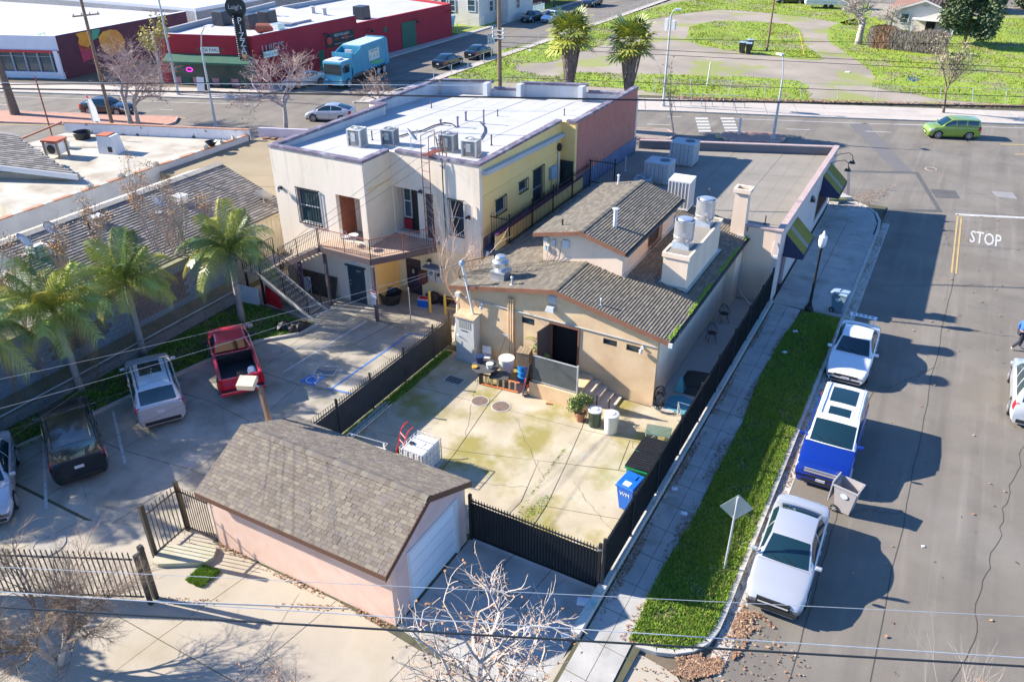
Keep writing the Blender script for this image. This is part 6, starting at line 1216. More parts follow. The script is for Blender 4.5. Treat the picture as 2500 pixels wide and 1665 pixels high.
t=fence('picket_fence','pale blue picket fence beside the dark front garden',(-63.4,121,0),(-63.3,127,0),1.1,.3,base=0,m=mat('paint_pale_blue',(.5,.65,.72),rough=.6),pr=.04)
t=fence('picket_fence','tall black iron fence along the brown shed street front',(-63.2,130,0),(-63.0,148,0),1.7,.2,base=0,pr=.02,posts=[0,6,12,18])
# ================================================================ YARD FENCES
def lowcurb(name,label,x0,x1,y0,y1,h,m):t=thing(name,label,'wall',((x0+x1)/2,(y0+y1)/2,0));return t
Kw=thing('low_wall','low patchy painted concrete wall under the sidewalk picket fence','wall',(-6.2,28,0))
pw=mat('low_wall_paint',(.5,.48,.43),(.6,.58,.52),1,.85,stains=[((.25,.55,.55),.45,.58,.62,.8),((.2,.22,.1),1.3,.6,.7,.6)])
for k in range(12):
 y0=15.0+k*2.02;MB().box(-6.32,-6.05,y0+.008,y0+2.01,-.05,.34).B('wall_section',pw,Kw)
gapm=None
fence('picket_fence','long tall black picket fence with dark screen along the sidewalk',(-6.22,17.1,0),(-6.22,39.0,0),1.75,.105,base=.34,posts=[0,2.4,4.85,7.3,9.75,12.2,14.7,17.2,19.6,21.8],rails=(.04,.93),screen=(.03,.9),side=1,pr=.011,post_r=.04)
fence('picket_fence','black picket gate fence with dark screen between garage and sidewalk',(-11.05,17.15,0),(-6.3,17.1,0),1.75,.11,base=.05,posts=[.05,4.7],rails=(.03,.93),screen=(.02,.88),side=1,pr=.012,post_r=.05,posth=1.9)
fence('picket_fence','black screened picket fence between parking lot and yard',(-18.62,17.4,0),(-18.6,27.9,0),1.62,.14,base=.05,posts=[0,2.2,4.35,6.7,9.0,10.4],rails=(.05,.86),screen=(.02,.85),side=-1,pr=.009,post_r=.035)
t=thing('gate_chain','shiny chain looped round the corner post of the yard gate','chain',(-6.35,17.0,1.7));
for k in range(9):a=k*.7;MB().tube([(-6.34+.08*cos(a)+.02*cos(q*1.05),17.08+.08*sin(a),1.72+.03*sin(q*1.05)+.01*k)for q in range(7)],.008,4).B('link',galv,t)
bs=mat('black_iron',(.022,.024,.025),(.05,.04,.03),3,.5)
gA=V3((-18.27,10.0,0));gB=V3((-30.5,4.6,0))
b1f=lambda p,z=0:G(*p,z)
fence('rolling_gate','long black sliding picket gate across the alley entrance',tuple(b1f(b1(905,1055))),tuple(b1f(b1(905,1055))+V3((-9.5,-4.6,0))),1.9,.17,base=.06,rails=(.03,.86),pr=.014,m=bs)
t=thing('gate_post','pair of thick black gate posts with bracket at the alley','gate post',tuple(b1f(b1(940,1080))))
p=b1f(b1(940,1080));p2=b1f(b1(972,1045));MB().box(p.x-.06,p.x+.06,p.y-.06,p.y+.06,0,2.05).B('post',bs,t);MB().box(p2.x-.07,p2.x+.07,p2.y-.07,p2.y+.07,0,2.2).B('post',bs,t);MB().tube([(p.x,p.y,2.0),(p2.x,p2.y+.1,2.05)],.05,4).B('bracket',bs,t)
t=thing('gate_track','thin steel gate track along the alley with leaves against it','track',tuple(p));q0=b1f(b1(940,1062));q1=b1f(b1(2160,1110));MB().tube([tuple(q0+V3((0,0,.02))),tuple(q1+V3((0,0,.02)))],.022,5).B('rail',lampgrey,t)
ca=b1f(b1(1170,620));cb=b1f(b1(975,1000));cc=V3((-18.45,12.9,0))
fence('picket_fence','black picket fence wing standing between gate post and corner post',tuple(ca),(cb.x-1.2,cb.y+1.0,0),1.95,.16,base=.05,rails=(.05,.88),pr=.012,posts=[0],post_r=.06,posth=2.1,m=bs)
t=thing('gate_post','leaning thick black post at the outer end of the wing fence','gate post',(cb.x-1.2,cb.y+1.0,0));MB().box(cb.x-1.27,cb.x-1.13,cb.y+.93,cb.y+1.07,0,2.25).B('post',bs,t)
fence('picket_fence','short black picket fence between corner post and garage',tuple(ca),tuple(cc),1.85,.12,base=.05,rails=(.05,.9),pr=.011,m=bs)
# ================================================================ YARD AND LOT OBJECTS
t=thing('ibc_tank','white plastic water tank in a galvanised wire cage behind garage','tank',(-14.62,19.5,0))
MB().box(-.5,.5,-.58,.58,.14,1.1).B('tank',mat('tank_white',(.72,.73,.72),rough=.45),t,rw=1,bevel=.06)
for i in range(5):
 for s_ in(-.54,.54):MB().tube([(-.5+.25*i,s_*1.12,.12),(-.5+.25*i,s_*1.12,1.16)],.011,5).B('cage_bar',galv,t,rw=1)
for i in range(6):
 for s_ in(-.53,.53):MB().tube([(s_,-.6+.24*i,.12),(s_,-.6+.24*i,1.16)],.011,5).B('cage_bar',galv,t,rw=1)
for z in(.14,.38,.62,.86,1.16):MB().tube([(-.53,-.6,z),(.53,-.6,z),(.53,.6,z),(-.53,.6,z),(-.53,-.6,z)],.014 if z>1.1 else .011,5).B('cage_bar',galv,t,rw=1)
for y in(-.2,.2):MB().tube([(-.53,y,1.14),(.53,y,1.14)],.012,5).B('cage_bar',galv,t,rw=1)
MB().lathe([(.1,1.1),(.1,1.15),(.001,1.15)],(-.28,-.12,0),16).B('cap',black,t,rw=1);MB().box(-.56,.56,-.64,.64,0,.12).B('pallet',lampgrey,t,rw=1);MB().lathe([(.13,1.1),(.13,1.12),(.001,1.12)],(.06,.05,0),16).B('port',whitep,t,rw=1)
t=thing('wire_cart','white wire sided cart half hidden behind the garage roof','cart',(-16.6,18.55,0),.1)
MB().box(-.6,.8,-.35,.35,.4,.8).B('liner',mat('tank_white',(.72,.73,.72)),t,rw=1);MB().tube([(-.85,-.42,1.0),(.85,-.42,1.0),(.85,.42,1.0),(-.85,.42,1.0),(-.85,-.42,1.0)],.02).B('rim',galv,t,rw=1)
for x in(-.7,.7):
 for y in(-.4,.4):MB().box(x-.03,x+.03,y-.03,y+.03,0,1.0).B('leg',galv,t,rw=1)
rd=mat('hand_truck_red',(.6,.03,.03),rough=.4)
t=thing('hand_truck','red metal hand truck leaning by the white tank','hand truck',(-15.75,19.6,0),-.5)
for x in(-.22,.22):MB().tube([(x,0,.1),(x,.3,1.1),(x,.42,1.25),(x,.6,1.32)],.025).B('rail',rd,t,rw=1)
for z in(.3,.6,.9):MB().tube([(-.22,.06+z*.2,z+.05),(.22,.06+z*.2,z+.05)],.02).B('crossbar',rd,t,rw=1)
MB().box(-.24,.24,-.28,.0,.03,.06).B('toe_plate',rd,t,rw=1)
for x in(-.27,.27):MB().cyl((x-.04,.12,.14),(x+.04,.12,.14),.14,n=16).B('wheel',rubber,t,rw=1)
gm_=mat('dumpster_green',(.01,.25,.09),rough=.5)
t=thing('dumpster','green dumpster with closed ribbed black lids against the screened fence','dumpster',(-6.9,22.85,0),pi/2)
MB().hexa([(-.85,-.42,.15),(.85,-.42,.15),(.85,.42,.15),(-.85,.42,.15)],[(-.95,-.48,1.1),(.95,-.48,1.1),(.95,.48,1.2),(-.95,.48,1.2)]).B('body',gm_,t,rw=1);MB().box(-1.0,1.0,-.52,.52,1.08,1.14).B('rim',gm_,t,rw=1)
for s_ in(-1,1):
 ld=MB().hexa([(s_*.02,-.5,1.2),(s_*.98,-.5,1.2),(s_*.98,.52,1.16),(s_*.02,.52,1.16)],[(s_*.02,-.5,1.27),(s_*.98,-.5,1.27),(s_*.98,.52,1.2),(s_*.02,.52,1.2)]).B('lid',mat('lid_black',(.02,.02,.022),rough=.35),t,rw=1)
 for k in range(7):
  x=s_*(.1+.13*k);MB().hexa([(x-.03,-.5,1.27),(x+.03,-.5,1.27),(x+.03,.52,1.2),(x-.03,.52,1.2)],[(x-.02,-.48,1.31),(x+.02,-.48,1.31),(x+.02,.5,1.24),(x-.02,.5,1.24)]).B('rib',mat('lid_black',(.02,.02,.022)),ld,rw=1)
for x in(-.7,.7):
 for y in(-.35,.35):MB().cyl((x-.03,y,.08),(x+.03,y,.08),.08,n=12).B('caster',rubber,t,rw=1)
def bin_(name,label,p,rz,m,lidm=None,s=1,open_=False,lid_open=False,logo=None,cat='trash bin',group=None,side_=0):
 t=thing(name,label,cat,p,rz,group);w_,d_,h=.25*s,.3*s,1.03*s;wt,dt=.29*s,.36*s
 lidm=lidm or m
 lo=[(-w_*.8,-d_*.8,.06),(w_*.8,-d_*.8,.06),(w_*.8,d_*.7,.06),(-w_*.8,d_*.7,.06)];hi=[(-wt,-dt,h),(wt,-dt,h),(wt,dt,h),(-wt,dt,h)]
 b=MB();vs=lo+hi;b.add(vs,[(3,2,1,0)]+[(i,(i+1)%4,(i+1)%4+4,i+4)for i in range(4)])
 k=.94;lo2=[(x*k,y*k,.12)for x,y,z in lo];hi2=[(x*k,y*k,h)for x,y,z in hi]
 b.add(lo2+hi2,[(0,1,2,3)]+[(i+4,(i+1)%4+4,(i+1)%4,i)for i in range(4)]);b.B('body',m,t,rw=1,fx_=0)
 b=MB();
 for(x0,x1,y0,y1)in((-wt-.03,wt+.03,-dt-.03,-dt+.01),(-wt-.03,wt+.03,dt-.01,dt+.03),(-wt-.03,-wt+.01,-dt+.01,dt-.01),(wt-.01,wt+.03,-dt+.01,dt-.01)):b.box(x0,x1,y0,y1,h-.05,h+.015)
 b.B('rim',m,t,rw=1)
 if not lid_open:
  b=MB();b.hexa([(-wt-.03,-dt-.04,h+.016),(wt+.03,-dt-.04,h+.016),(wt+.03,dt+.06,h+.016),(-wt-.03,dt+.06,h+.016)],[(-wt,-dt,h+.06),(wt,-dt,h+.06),(wt,dt,h+.1),(-wt,dt,h+.1)]);ld=b.B('lid',lidm,t,rw=1,bevel=.015)
  MB().box(-.15,.15,.05,.3,h+.085,h+.12).B('lid_ridge',lidm,ld,rw=1)
 else:
  b=MB();b.hexa([(-wt-.02,dt+.06,h*.35),(wt+.02,dt+.06,h*.35),(wt+.02,dt+.1,h*.35),(-wt-.02,dt+.1,h*.35)],[(-wt-.02,dt+.02,h+.12),(wt+.02,dt+.02,h+.12),(wt+.02,dt+.07,h+.12),(-wt-.02,dt+.07,h+.12)]);b.B('lid',lidm,t,rw=1,bevel=.012)
 MB().cyl((-wt*.8,dt+.02,h-.06),(wt*.8,dt+.02,h-.06),.018).B('handle',m,t,rw=1)
 for x in(-w_*.9,w_*.9):
  wl=MB().cyl((x-.03,d_*.72,.14),(x+.03,d_*.72,.14),.14,n=18).B('wheel',rubber,t,rw=1)
  for q in range(6):a=q*pi/3;sx=x+(.032 if x>0 else-.032);MB().tube([(sx,d_*.72,.14),(sx,d_*.72+.1*cos(a),.14+.1*sin(a))],.012,4).B('spoke',lampgrey,wl,rw=1)
 MB().cyl((-w_,d_*.72,.14),(w_,d_*.72,.14),.012).B('axle',lampgrey,t,rw=1)
 if logo:
  M=frameM((-wt*.98,0,h*.72),(0,-1,0),(-.06,0,1))if side_ else frameM((0,-dt*.93-.005,h*.72),(1,0,0),(0,.08,1))
  if logo=='disc':b=MB();b.lathe([(.13,0),(.13,.004),(.09,.004),(.09,.002),(.001,.002)],n=20);b.v=[tuple(M@V3((v[0],v[1]*.8,v[2]+.004)))for v in b.v];b.B('emblem',mat('emblem_pale',(.6,.66,.7),rough=.6),t,rw=1)
  else:
   me=text(logo,.22,whitep,'emblem',t,ORG[t.name]@M,.003)
   MB().box(-.13,.13,-dt+.05,-dt+.3,h+.06,h+.075).B('label_plate',whitep,t,rw=1)
 return t
bl=mat('bin_blue',(.01,.13,.55),rough=.4)
bin_('recycling_bin','blue wheeled recycling bin in front of the green dumpster',(-6.92,21.15,0),-.15,bl,s=1.12,logo='WM')
gb=mat('bin_grey',(.36,.33,.32),(.4,.37,.36),2,.5)
bin_('trash_bin','grey wheeled bin standing open in the road between parked cars',(-.2,24.6,0),1.35,gb,s=1.12,lid_open=True,logo='disc',side_=1)
bin_('trash_bin','grey closed wheeled bin on the sidewalk at end of the grass',(-2.95,39.85,.1),1.4,mat('bin_slate',(.17,.25,.31),rough=.5),mat('bin_lid_slate',(.3,.4,.48),rough=.5),s=1.05,logo='disc',side_=1)
for k,(p,l)in enumerate(((z3(445,362),'left black bin of the cluster on the vacant lot'),(z3(487,370),'front black bin of cluster on the vacant lot'),(z3(497,345),'rear right black bin of cluster on the vacant lot'))):
 q=G(*p);bin_('trash_bin',l,(q.x,q.y,.05),.2*k,black,mat('bin_lid_slate',(.3,.4,.48)),s=1.2,group='black bins on the vacant lot')
def drum(name,label,p,r,h,m,lid=None,cat='barrel',bands=0):
 t=thing(name,label,cat,p);MB().lathe([(r*.82,0),(r*.86,.04),(r*.98,h*.9),(r,h*.92),(r,h)],n=24).B('body',m,t,rw=1,smooth='auto')
 for k in range(bands):MB().lathe([(r*.9,h*(.3+.3*k)),(r*1.0,h*(.3+.3*k)+.015),(r*.92,h*(.3+.3*k)+.03)],n=24,close=False).B('band',m,t,rw=1)
 if lid:MB().lathe([(r*1.06,h),(r*1.06,h+.03),(r*.9,h+.05),(r*.5,h+.06),(r*.48,h+.08),(r*.2,h+.09),(r*.001,h+.09)],n=24,close=False).B('lid',lid,t,rw=1,smooth='auto')
 return t
drum('trash_can','round white plastic trash can with lid by the rear steps',(-9.2,25.0,0),.3,.85,whitep,whitep,'trash can')
drum('trash_can','round dark green trash can with white lid beside the potted bush',(-9.95,25.1,0),.28,.75,mat('can_green',(.04,.07,.05),rough=.5),whitep,'trash can')
drum('barrel','blue plastic barrel under the wooden crate against the steps',(-14.05,26.75,0),.32,.85,mat('barrel_blue',(.01,.2,.55),rough=.4),None,'barrel',2)
drum('barrel','large white plastic barrel filled with scraps by the tan wall',(-14.95,26.75,.15),.36,.75,whitep,None,'barrel')
t=thing('wooden_crate','weathered wooden slat crate standing on the blue barrel','crate',(-14.05,26.75,.87),.2)
for k in range(5):
 for s_ in(-.27,.27):MB().box(-.28,.28,s_-.012,s_+.012,k*.13,k*.13+.115).B('slat',wood,t,rw=1);MB().box(s_-.012,s_+.012,-.25,.25,k*.13,k*.13+.115).B('slat',wood,t,rw=1)
for k in range(4):MB().box(-.29+.145*k,-.16+.145*k,-.29,.29,.65,.67).B('slat',wood,t,rw=1)
t=thing('patio_table','black mesh patio table crowded with buckets by the tan wall','table',(-15.6,26.0,0),.1)
MB().lathe([(.62,.66),(.64,.68),(.62,.69)],n=8).B('table_top',mat('mesh_dark_grey',(.08,.08,.08),rough=.6),t,rw=1)
for a in range(4):MB().tube([(.5*cos(a*1.57+.7),.5*sin(a*1.57+.7),0),(.3*cos(a*1.57+.7),.3*sin(a*1.57+.7),.35),(.5*cos(a*1.57+.7),.5*sin(a*1.57+.7),.67)],.016).B('leg',black,t,rw=1)
t=thing('patio_table','small black wire table in front of the white barrel','table',(-14.85,25.95,0),.3)
MB().box(-.42,.42,-.35,.35,.45,.47).B('table_top',mat('mesh_dark_grey',(.08,.08,.08)),t,rw=1)
for(x,y)in((-.38,-.3),(.38,-.3),(-.38,.3),(.38,.3)):MB().tube([(x,y,0),(x,y,.46)],.014).B('leg',black,t,rw=1)
drum('bucket','deep blue bucket with wire sieve on black patio table',(-16.0,26.15,.7),.2,.32,mat('bucket_navy',(.02,.04,.12),rough=.4),None,'bucket');drum('bucket','clear plastic pail on the black patio table',(-15.35,25.95,.7),.17,.22,mat('pail_clear',(.6,.62,.62),rough=.2),None,'bucket')
drum('bowl','orange bowl at the left edge of black patio table',(-15.95,25.65,.7),.13,.06,mat('bowl_orange',(.7,.35,.05),rough=.4),None,'bowl')
t=thing('rake','rake head leaning upright against the tan wall','rake',(-15.5,27.3,0));MB().tube([(-15.75,27.1,0),(-15.35,27.42,1.55)],.015).B('handle',wood,t);MB().cbox((-15.33,27.4,1.6),(.4,.03,.1),0).B('head',lampgrey,t)
t=thing('folding_chair','white folding chair back against the tan wall behind the table','chair',(-16.2,27.1,0),.3);MB().box(-.2,.2,.1,.13,.5,.9).B('backrest',whitep,t,rw=1);MB().box(-.2,.2,-.2,.1,.42,.45).B('seat',whitep,t,rw=1)
for(x,y)in((-.18,-.18),(.18,-.18),(-.18,.1),(.18,.1)):MB().tube([(x,y,0),(x,y,.44)],.012).B('leg',whitep,t,rw=1)
orr=mat('ladder_orange',(.6,.16,.05),(.7,.25,.08),3,.6)
t=thing('step_ladder','orange fibreglass ladder with aluminium rungs lying on its side','ladder',(-14.7,25.6,0))
la=V3(tuple(G(*f2(335,490))));lb_=V3(tuple(G(*f2(735,583))))
for z,dy in((.03,-.02),(.42,.12)):MB().hexa([(la.x,la.y+dy,z),(lb_.x,lb_.y+dy,z),(lb_.x,lb_.y+dy+.08,z),(la.x,la.y+dy+.08,z)],[(la.x,la.y+dy,z+.03),(lb_.x,lb_.y+dy,z+.03),(lb_.x,lb_.y+dy+.08,z+.03),(la.x,la.y+dy+.08,z+.03)]).B('rail',orr,t)
for k in range(6):
 p=la.lerp(lb_,(k+.7)/6.2);MB().cbox((p.x,p.y+.07,.24),(.08,.06,.4),.2).B('rung',mat('rung_brass',(.5,.45,.28),rough=.5,metal=.4),t)
MB().cbox((la.x-.05,la.y+.1,.25),(.16,.2,.5),.3).B('foot',black,t)
bd=mat('paint_red_drum',(.6,.02,.03),rough=.3)
t=thing('red_tank','small round red gas tank beside the blue barrel','tank',(-13.55,26.3,.05));MB().lathe([(.05,.0),(.2,.08),(.24,.25),(.2,.42),(.05,.5)],n=18).B('body',bd,t,rw=1,smooth='auto');MB().lathe([(.1,.5),(.1,.58)],n=12).B('collar',bd,t,rw=1)
Ld=thing('rear_landing','raised stucco landing with concrete steps down at the back door','steps',(-12,26.6,0))
MB().box(-13.3,-11.05,25.75,27.48,0,.72).B('landing',stucco_t,Ld)
for k in range(4):
 z=.72-.18*(k+1)+.0;MB().box(-11.05+k*.34,-11.05+(k+1)*.34,26.15,27.48,0,max(z+.0,.05)+.03).B('step',mat('step_concrete',(.55,.44,.34),(.62,.52,.42),2,.85),Ld)
MB().box(-11.05,-9.7,25.9,26.15,0,.2).B('step_curb',stucco_t,Ld)
t=thing('screen_panel','grey mesh privacy screen in a pipe frame on the landing edge','screen',(-12.2,25.9,.72))
scr=mat('mesh_screen_grey',(.07,.08,.08),(.1,.11,.11),3,.7)
MB().box(-13.2,-11.12,25.83,25.85,.8,2.0).B('screen',scr,t)
for x in(-13.22,-11.1):MB().box(x-.03,x+.03,25.8,25.87,.72,2.1).B('post',lampgrey if x>-12 else black,t)
for z in(.78,2.0):MB().box(-13.19,-11.13,25.815,25.865,z,z+.04).B('rail',lampgrey,t)
t=thing('tarp_strip','rolled dark tarp hanging down at the left end of the landing','tarp',(-13.4,25.6,0));MB().slab([(-13.35,26.4,1.3),(-13.32,25.75,1.6),(-13.5,25.5,.05),(-13.6,25.7,.02),(-13.55,26.3,.6)],(1,0,0),.05).B('tarp_sheet',blackm,t)
t=fence('hand_railing','short brown bar railing left of the back door',(-13.3,26.5,0),(-13.25,27.4,0),.95,.12,base=.74,m=mat('bars_brown',(.12,.07,.06)),rails=(.05,.95))
for(x,l)in((-10.3,'short dark post near the middle step'),(-9.75,'short dark post at the foot of the steps')):
 t=thing('rail_post',l,'post',(x,26.1,0));MB().box(-.02,.02,-.02,.02,0,.75).B('post',black,t,rw=1)
t=thing('brick','single loose reddish brick lying in front of the landing','brick',tuple(G(*f2(1070,700))),.3);MB().box(-.1,.1,-.05,.05,0,.07).B('brick_body',mat('brick_orange',(.5,.22,.1),rough=.9),t,rw=1)
sheet('side_passage',[(-8.35,27.4),(-6.3,27.4),(-6.3,39),(-8.35,39)],.004,conc_walk)
P=[[(-8.33,27.5+k*2.9),(-6.33,27.5+k*2.9),(-6.33,27.5+(k+1)*2.9),(-8.33,27.5+(k+1)*2.9)]for k in range(4)]
slabs(P,.006,.03,mat('concrete_passage',(.46,.42,.39),(.52,.48,.44),1,.85,grain=.1),lot,'concrete_slab',.012,.002,31)
chair('black metal chair nearer the mat in the side passage',(-7.75,34.0,.03),.5,black,'black metal chairs in the passage');chair('black metal chair farther from the mat in the side passage',(-7.78,36.2,.03),.5,black,'black metal chairs in the passage')
t=thing('floor_mat','black rubber mats laid in the side passage','mat',(-7.3,30.0,.03));MB().box(-7.9,-6.85,29.0,30.9,.03,.05).B('mat_sheet',black,t);MB().cbox((-7.1,30.4,.062),(1.1,1.3,.02),.2).B('mat_sheet',black,t)
t=thing('blue_tarp','folded blue tarp and sack at the corner of tan house','tarp',(-7.7,28.6,.03));bt=mat('tarp_blue',(.05,.28,.4),(.1,.35,.45),3,.5)
MB().hexa([(-7.95,28.9,.03),(-7.45,28.9,.03),(-7.45,29.4,.03),(-7.95,29.4,.03)],[(-7.75,29.05,.75),(-7.6,29.05,.7),(-7.6,29.2,.75),(-7.75,29.2,.8)]).B('sack',bt,t,bevel=.08);MB().slab([(-7.9,27.6,.04),(-6.6,27.5,.04),(-6.7,28.6,.04),(-7.5,28.8,.04),(-7.95,28.5,.04)],(0,0,1),.02).B('tarp_sheet',bt,t)
t=thing('hose_coil','tangled coil of black hose hanging at the corner of tan house','hose',(-8.05,27.6,0));r_=random.Random(9)
for k in range(7):
 a0=r_.uniform(0,6);R1=.18+r_.uniform(0,.14);cz=.35+r_.uniform(-.1,.35);MB().tube([(-8.1+R1*cos(a)*.8+r_.uniform(-.02,.02),27.62+.12*sin(a)*r_.uniform(.6,1.2),cz+R1*sin(a)*1.3)for a in[a0+q*.6 for q in range(11)]],.018,5).B('loop',black,t)
for k in range(3):R1=.35+.1*k;MB().tube([(-7.7+R1*cos(a),27.5+R1*.6*sin(a),.03+.015*k)for a in[q*.55 for q in range(12)]],.016,5).B('loop',black,t)
t=thing('walker_frame','pale metal tube frame standing by the blue tarp','frame',(-6.9,27.4,0));
MB().tube([(-7.1,27.0,0),(-7.15,27.1,.85),(-6.55,27.15,.8),(-6.5,27.0,0)],.022).B('tube',alu,t);MB().tube([(-7.13,27.1,.6),(-6.52,27.1,.3)],.015).B('brace',alu,t);MB().tube([(-7.1,27.5,0),(-7.15,27.1,.85)],.018).B('tube',alu,t)
t=thing('glass_table','low glass topped metal table near the corner of fence','table',(-7.35,25.4,0),.2)
MB().box(-.5,.5,-.35,.35,.42,.435).B('table_top',mat('table_glass_green',(.12,.2,.17),rough=.1,alpha=.6),t,rw=1)
for(x,y)in((-.45,-.3),(.45,-.3),(-.45,.3),(.45,.3)):MB().tube([(x,y,0),(x,y,.44)],.018).B('leg',lampgrey,t,rw=1)
for s_ in(-1,1):MB().tube([(-.45,s_*.3,.1),(.45,-s_*.3,.4)],.012).B('brace',lampgrey,t,rw=1)
t=thing('pipe_bundle','bundle of long grey metal tubes lying along the screened fence','pipes',(-18.2,19.5,0))
for k in range(5):MB().cyl((-18.35+k*.07,17.9+.1*k,.05+.02*(k%2)),(-18.45+k*.09,22.2+.15*(k%3),.05+.02*(k%2)),.03,n=8).B('pipe',alu,t)
t=thing('concrete_cover','rounded raised concrete cover slab beside the garage','cover',tuple(G(*b1(1155,790))),.55)
MB().prism([(-.95,-.3),(-.75,-.42),(.75,-.42),(.98,-.2),(.98,.2),(.75,.42),(-.75,.42),(-.95,.3)],0,.16).B('slab',mat('cover_stained',(.5,.47,.36),(.4,.38,.25),2,.9,bump=.3),t,rw=1)
t=thing('manhole_cover','old round stone ringed cover in the sunny parking lot entrance','manhole cover',(*G2(b1(290,715)),0));MB().lathe([(.62,.0),(.6,.03),(.4,.035),(.38,.02),(.001,.02)],n=24,close=False).B('cover',mat('cover_gravelly',(.3,.27,.23),(.45,.42,.36),8,.95,bump=.6),t,rw=1)
ye=mat('bollard_yellow',(.7,.48,.08),(.6,.42,.1),3,.6)
for k,(p,l)in enumerate(((h1(1875,1120),'yellow steel bollard nearer the blue and red cooler'),(h1(2130,1170),'yellow steel bollard nearer the bare tree'))):
 q=G(*p);t=thing('bollard',l,'bollard',(q.x,q.y,0),0,'yellow bollards');MB().cyl((0,0,0),(0,0,1.15),.07,n=12).B('post',ye,t,rw=1);MB().lathe([(.07,1.15),(.05,1.2),(.001,1.22)],n=12,close=False).B('cap',ye,t,rw=1)
t=thing('pipe_railing','yellow pipe railing running right from the bollards','railing',(-20.2,30.3,0));
for z in(.4,.95):MB().tube([(-20.4,30.3,z),(-18.2,30.5,z)],.025).B('rail',ye,t)
for x in(-19.3,-18.3):MB().cyl((x,30.4,0),(x,30.4,.98),.03).B('post',ye,t)
q=G(*h1(1550,1350));t=thing('sign_pole','thin bare metal pole standing at the edge of the blue bay','pole',(q.x,q.y,0));MB().cyl((0,0,0),(0,.0,2.1),.03,n=8).B('pole',lampgrey,t,rw=1)
t=thing('parking_sign','white and red notice fixed to the balcony post','sign',(-23.05,27.9,1.3));Ms_=frameM((-23.1,27.95,1.55),(1,0,0),(0,0,1));MB().box(-.16,.16,-.22,.22,0,.012,Ms_).B('plate',whitep,t);MB().box(-.15,.15,.12,.2,.0121,.016,Ms_).B('red_band',bd,t);text('TOW AWAY',.055,bd,'lettering',t,Ms_@Matrix.Translation((0,0,.015)),.001)
t=thing('planter_box','black octagonal tub full of dark soil under the balcony','planter',tuple(G(*h1(1220,960))),.1);MB().lathe([(.45,0),(.62,.6),(.58,.62),(.42,.1),(.001,.1)],n=8,close=False).B('tub_body',black,t,rw=1)
t=thing('cooler_box','blue ice cooler with red inside standing open by the door','cooler',tuple(G(*h1(1775,1010))),.2);MB().box(-.28,.28,-.2,.2,0,.4).B('body',bl,t,rw=1);MB().box(-.29,.29,-.21,.21,.4,.44).B('rim',whitep,t,rw=1);MB().box(-.24,.24,-.16,.16,.44,.445).B('liner',bd,t,rw=1)
t=thing('trash_bag','large black bin bags heaped by the porch wall','trash bag',tuple(G(*h1(1980,1000))))
def lumps(t,n,R_,m,seed,sz=.3,hz=.5,name='bag'):
 r=random.Random(seed)
 for k in range(n):
  b=bmesh.new();bmesh.ops.create_icosphere(b,subdivisions=2,radius=1)
  cx_,cy_=r.uniform(-R_,R_),r.uniform(-R_,R_)*.6;s_=sz*r.uniform(.8,1.2)
  for v in b.verts:f=1+.18*sin(v.co.x*5+k)+.12*sin(v.co.y*7+k*2)+r.uniform(-.05,.05);v.co=V3((v.co.x*s_*f+cx_,v.co.y*s_*f*.8+cy_,max(0,v.co.z*s_*f*hz+s_*hz*.8)))
  me=bpy.data.meshes.new(name);b.to_mesh(me);b.free();me.materials.append(m);o=link(name,me,t)
bagm=mat('bag_black',(.012,.012,.014),rough=.55)
lumps(t,3,.45,bagm,2,.38,.8)
t=thing('trash_bag','black bin bags lying on the mossy strip near the red truck','trash bag',tuple(G(*z4(2000,985))));lumps(t,3,.7,bagm,5,.42,.45)
t=thing('rain_poncho','small bright printed plastic wrap lying at the palm foot','wrapper',tuple(G(*z4(1675,975))));lumps(t,2,.15,mat('wrap_print',(.7,.6,.6),(.75,.3,.2),12,.4),6,.2,.8,'wrap')
t=thing('wooden_hatch','dark wooden boards leaning on the wall under the stair','boards',(-27.4,29.1,0))
for k in range(11):MB().hexa([(-28.9+k*.22,28.9,0),(-28.7+k*.22,28.9,0),(-28.7+k*.22,28.94,0),(-28.9+k*.22,28.94,0)],[(-28.9+k*.22,29.22,1.15),(-28.7+k*.22,29.22,1.15),(-28.7+k*.22,29.26,1.15),(-28.9+k*.22,29.26,1.15)]).B('board',mat('board_dark',(.06,.05,.035),(.09,.07,.05),3,.8),t)
t=thing('leaning_boards','white garage door panels leaning against red tarp beneath the landing','panel',(-30.2,26.4,0));
for k in range(2):MB().hexa([(-31.0,26.3,k*.5),(-29.5,26.4,k*.5),(-29.5,26.45,k*.5),(-31.0,26.35,k*.5)],[(-31.0,26.35+.05,k*.5+.48),(-29.5,26.45+.05,k*.5+.48),(-29.5,26.5+.05,k*.5+.48),(-31.0,26.4+.05,k*.5+.48)]).B('panel',mat('panel_white',(.65,.66,.72),rough=.5),t)
t=thing('red_tarp','red tarp hanging behind the lower stair flight','tarp',(-28.9,26.9,0));MB().slab([(-29.5,26.9,0),(-28.2,26.7,0),(-28.5,26.9,.8),(-29.4,27.0,1.5)],(0,1,0),.04).B('tarp_sheet',bd,t)
t=thing('blue_chair','blue grey patterned chair under the stair landing','chair',(-28.2,28.5,0),.4);MB().box(-.3,.3,-.25,.25,.4,.46).B('seat',mat('cloth_bluegrey',(.3,.38,.5),(.6,.65,.7),10,.8),t,rw=1);MB().box(-.3,.3,.25,.3,.4,1.0).B('backrest',mat('cloth_bluegrey',(.3,.38,.5)),t,rw=1)
for(x,y)in((-.27,-.22),(.27,-.22),(-.27,.22),(.27,.22)):MB().box(x-.02,x+.02,y-.02,y+.02,0,.4).B('leg',lampgrey,t,rw=1)
t=thing('lot_lamp','square wooden lamp post with boxy tan floodlight at the garage corner','street lamp',(-19.1,16.75,0))
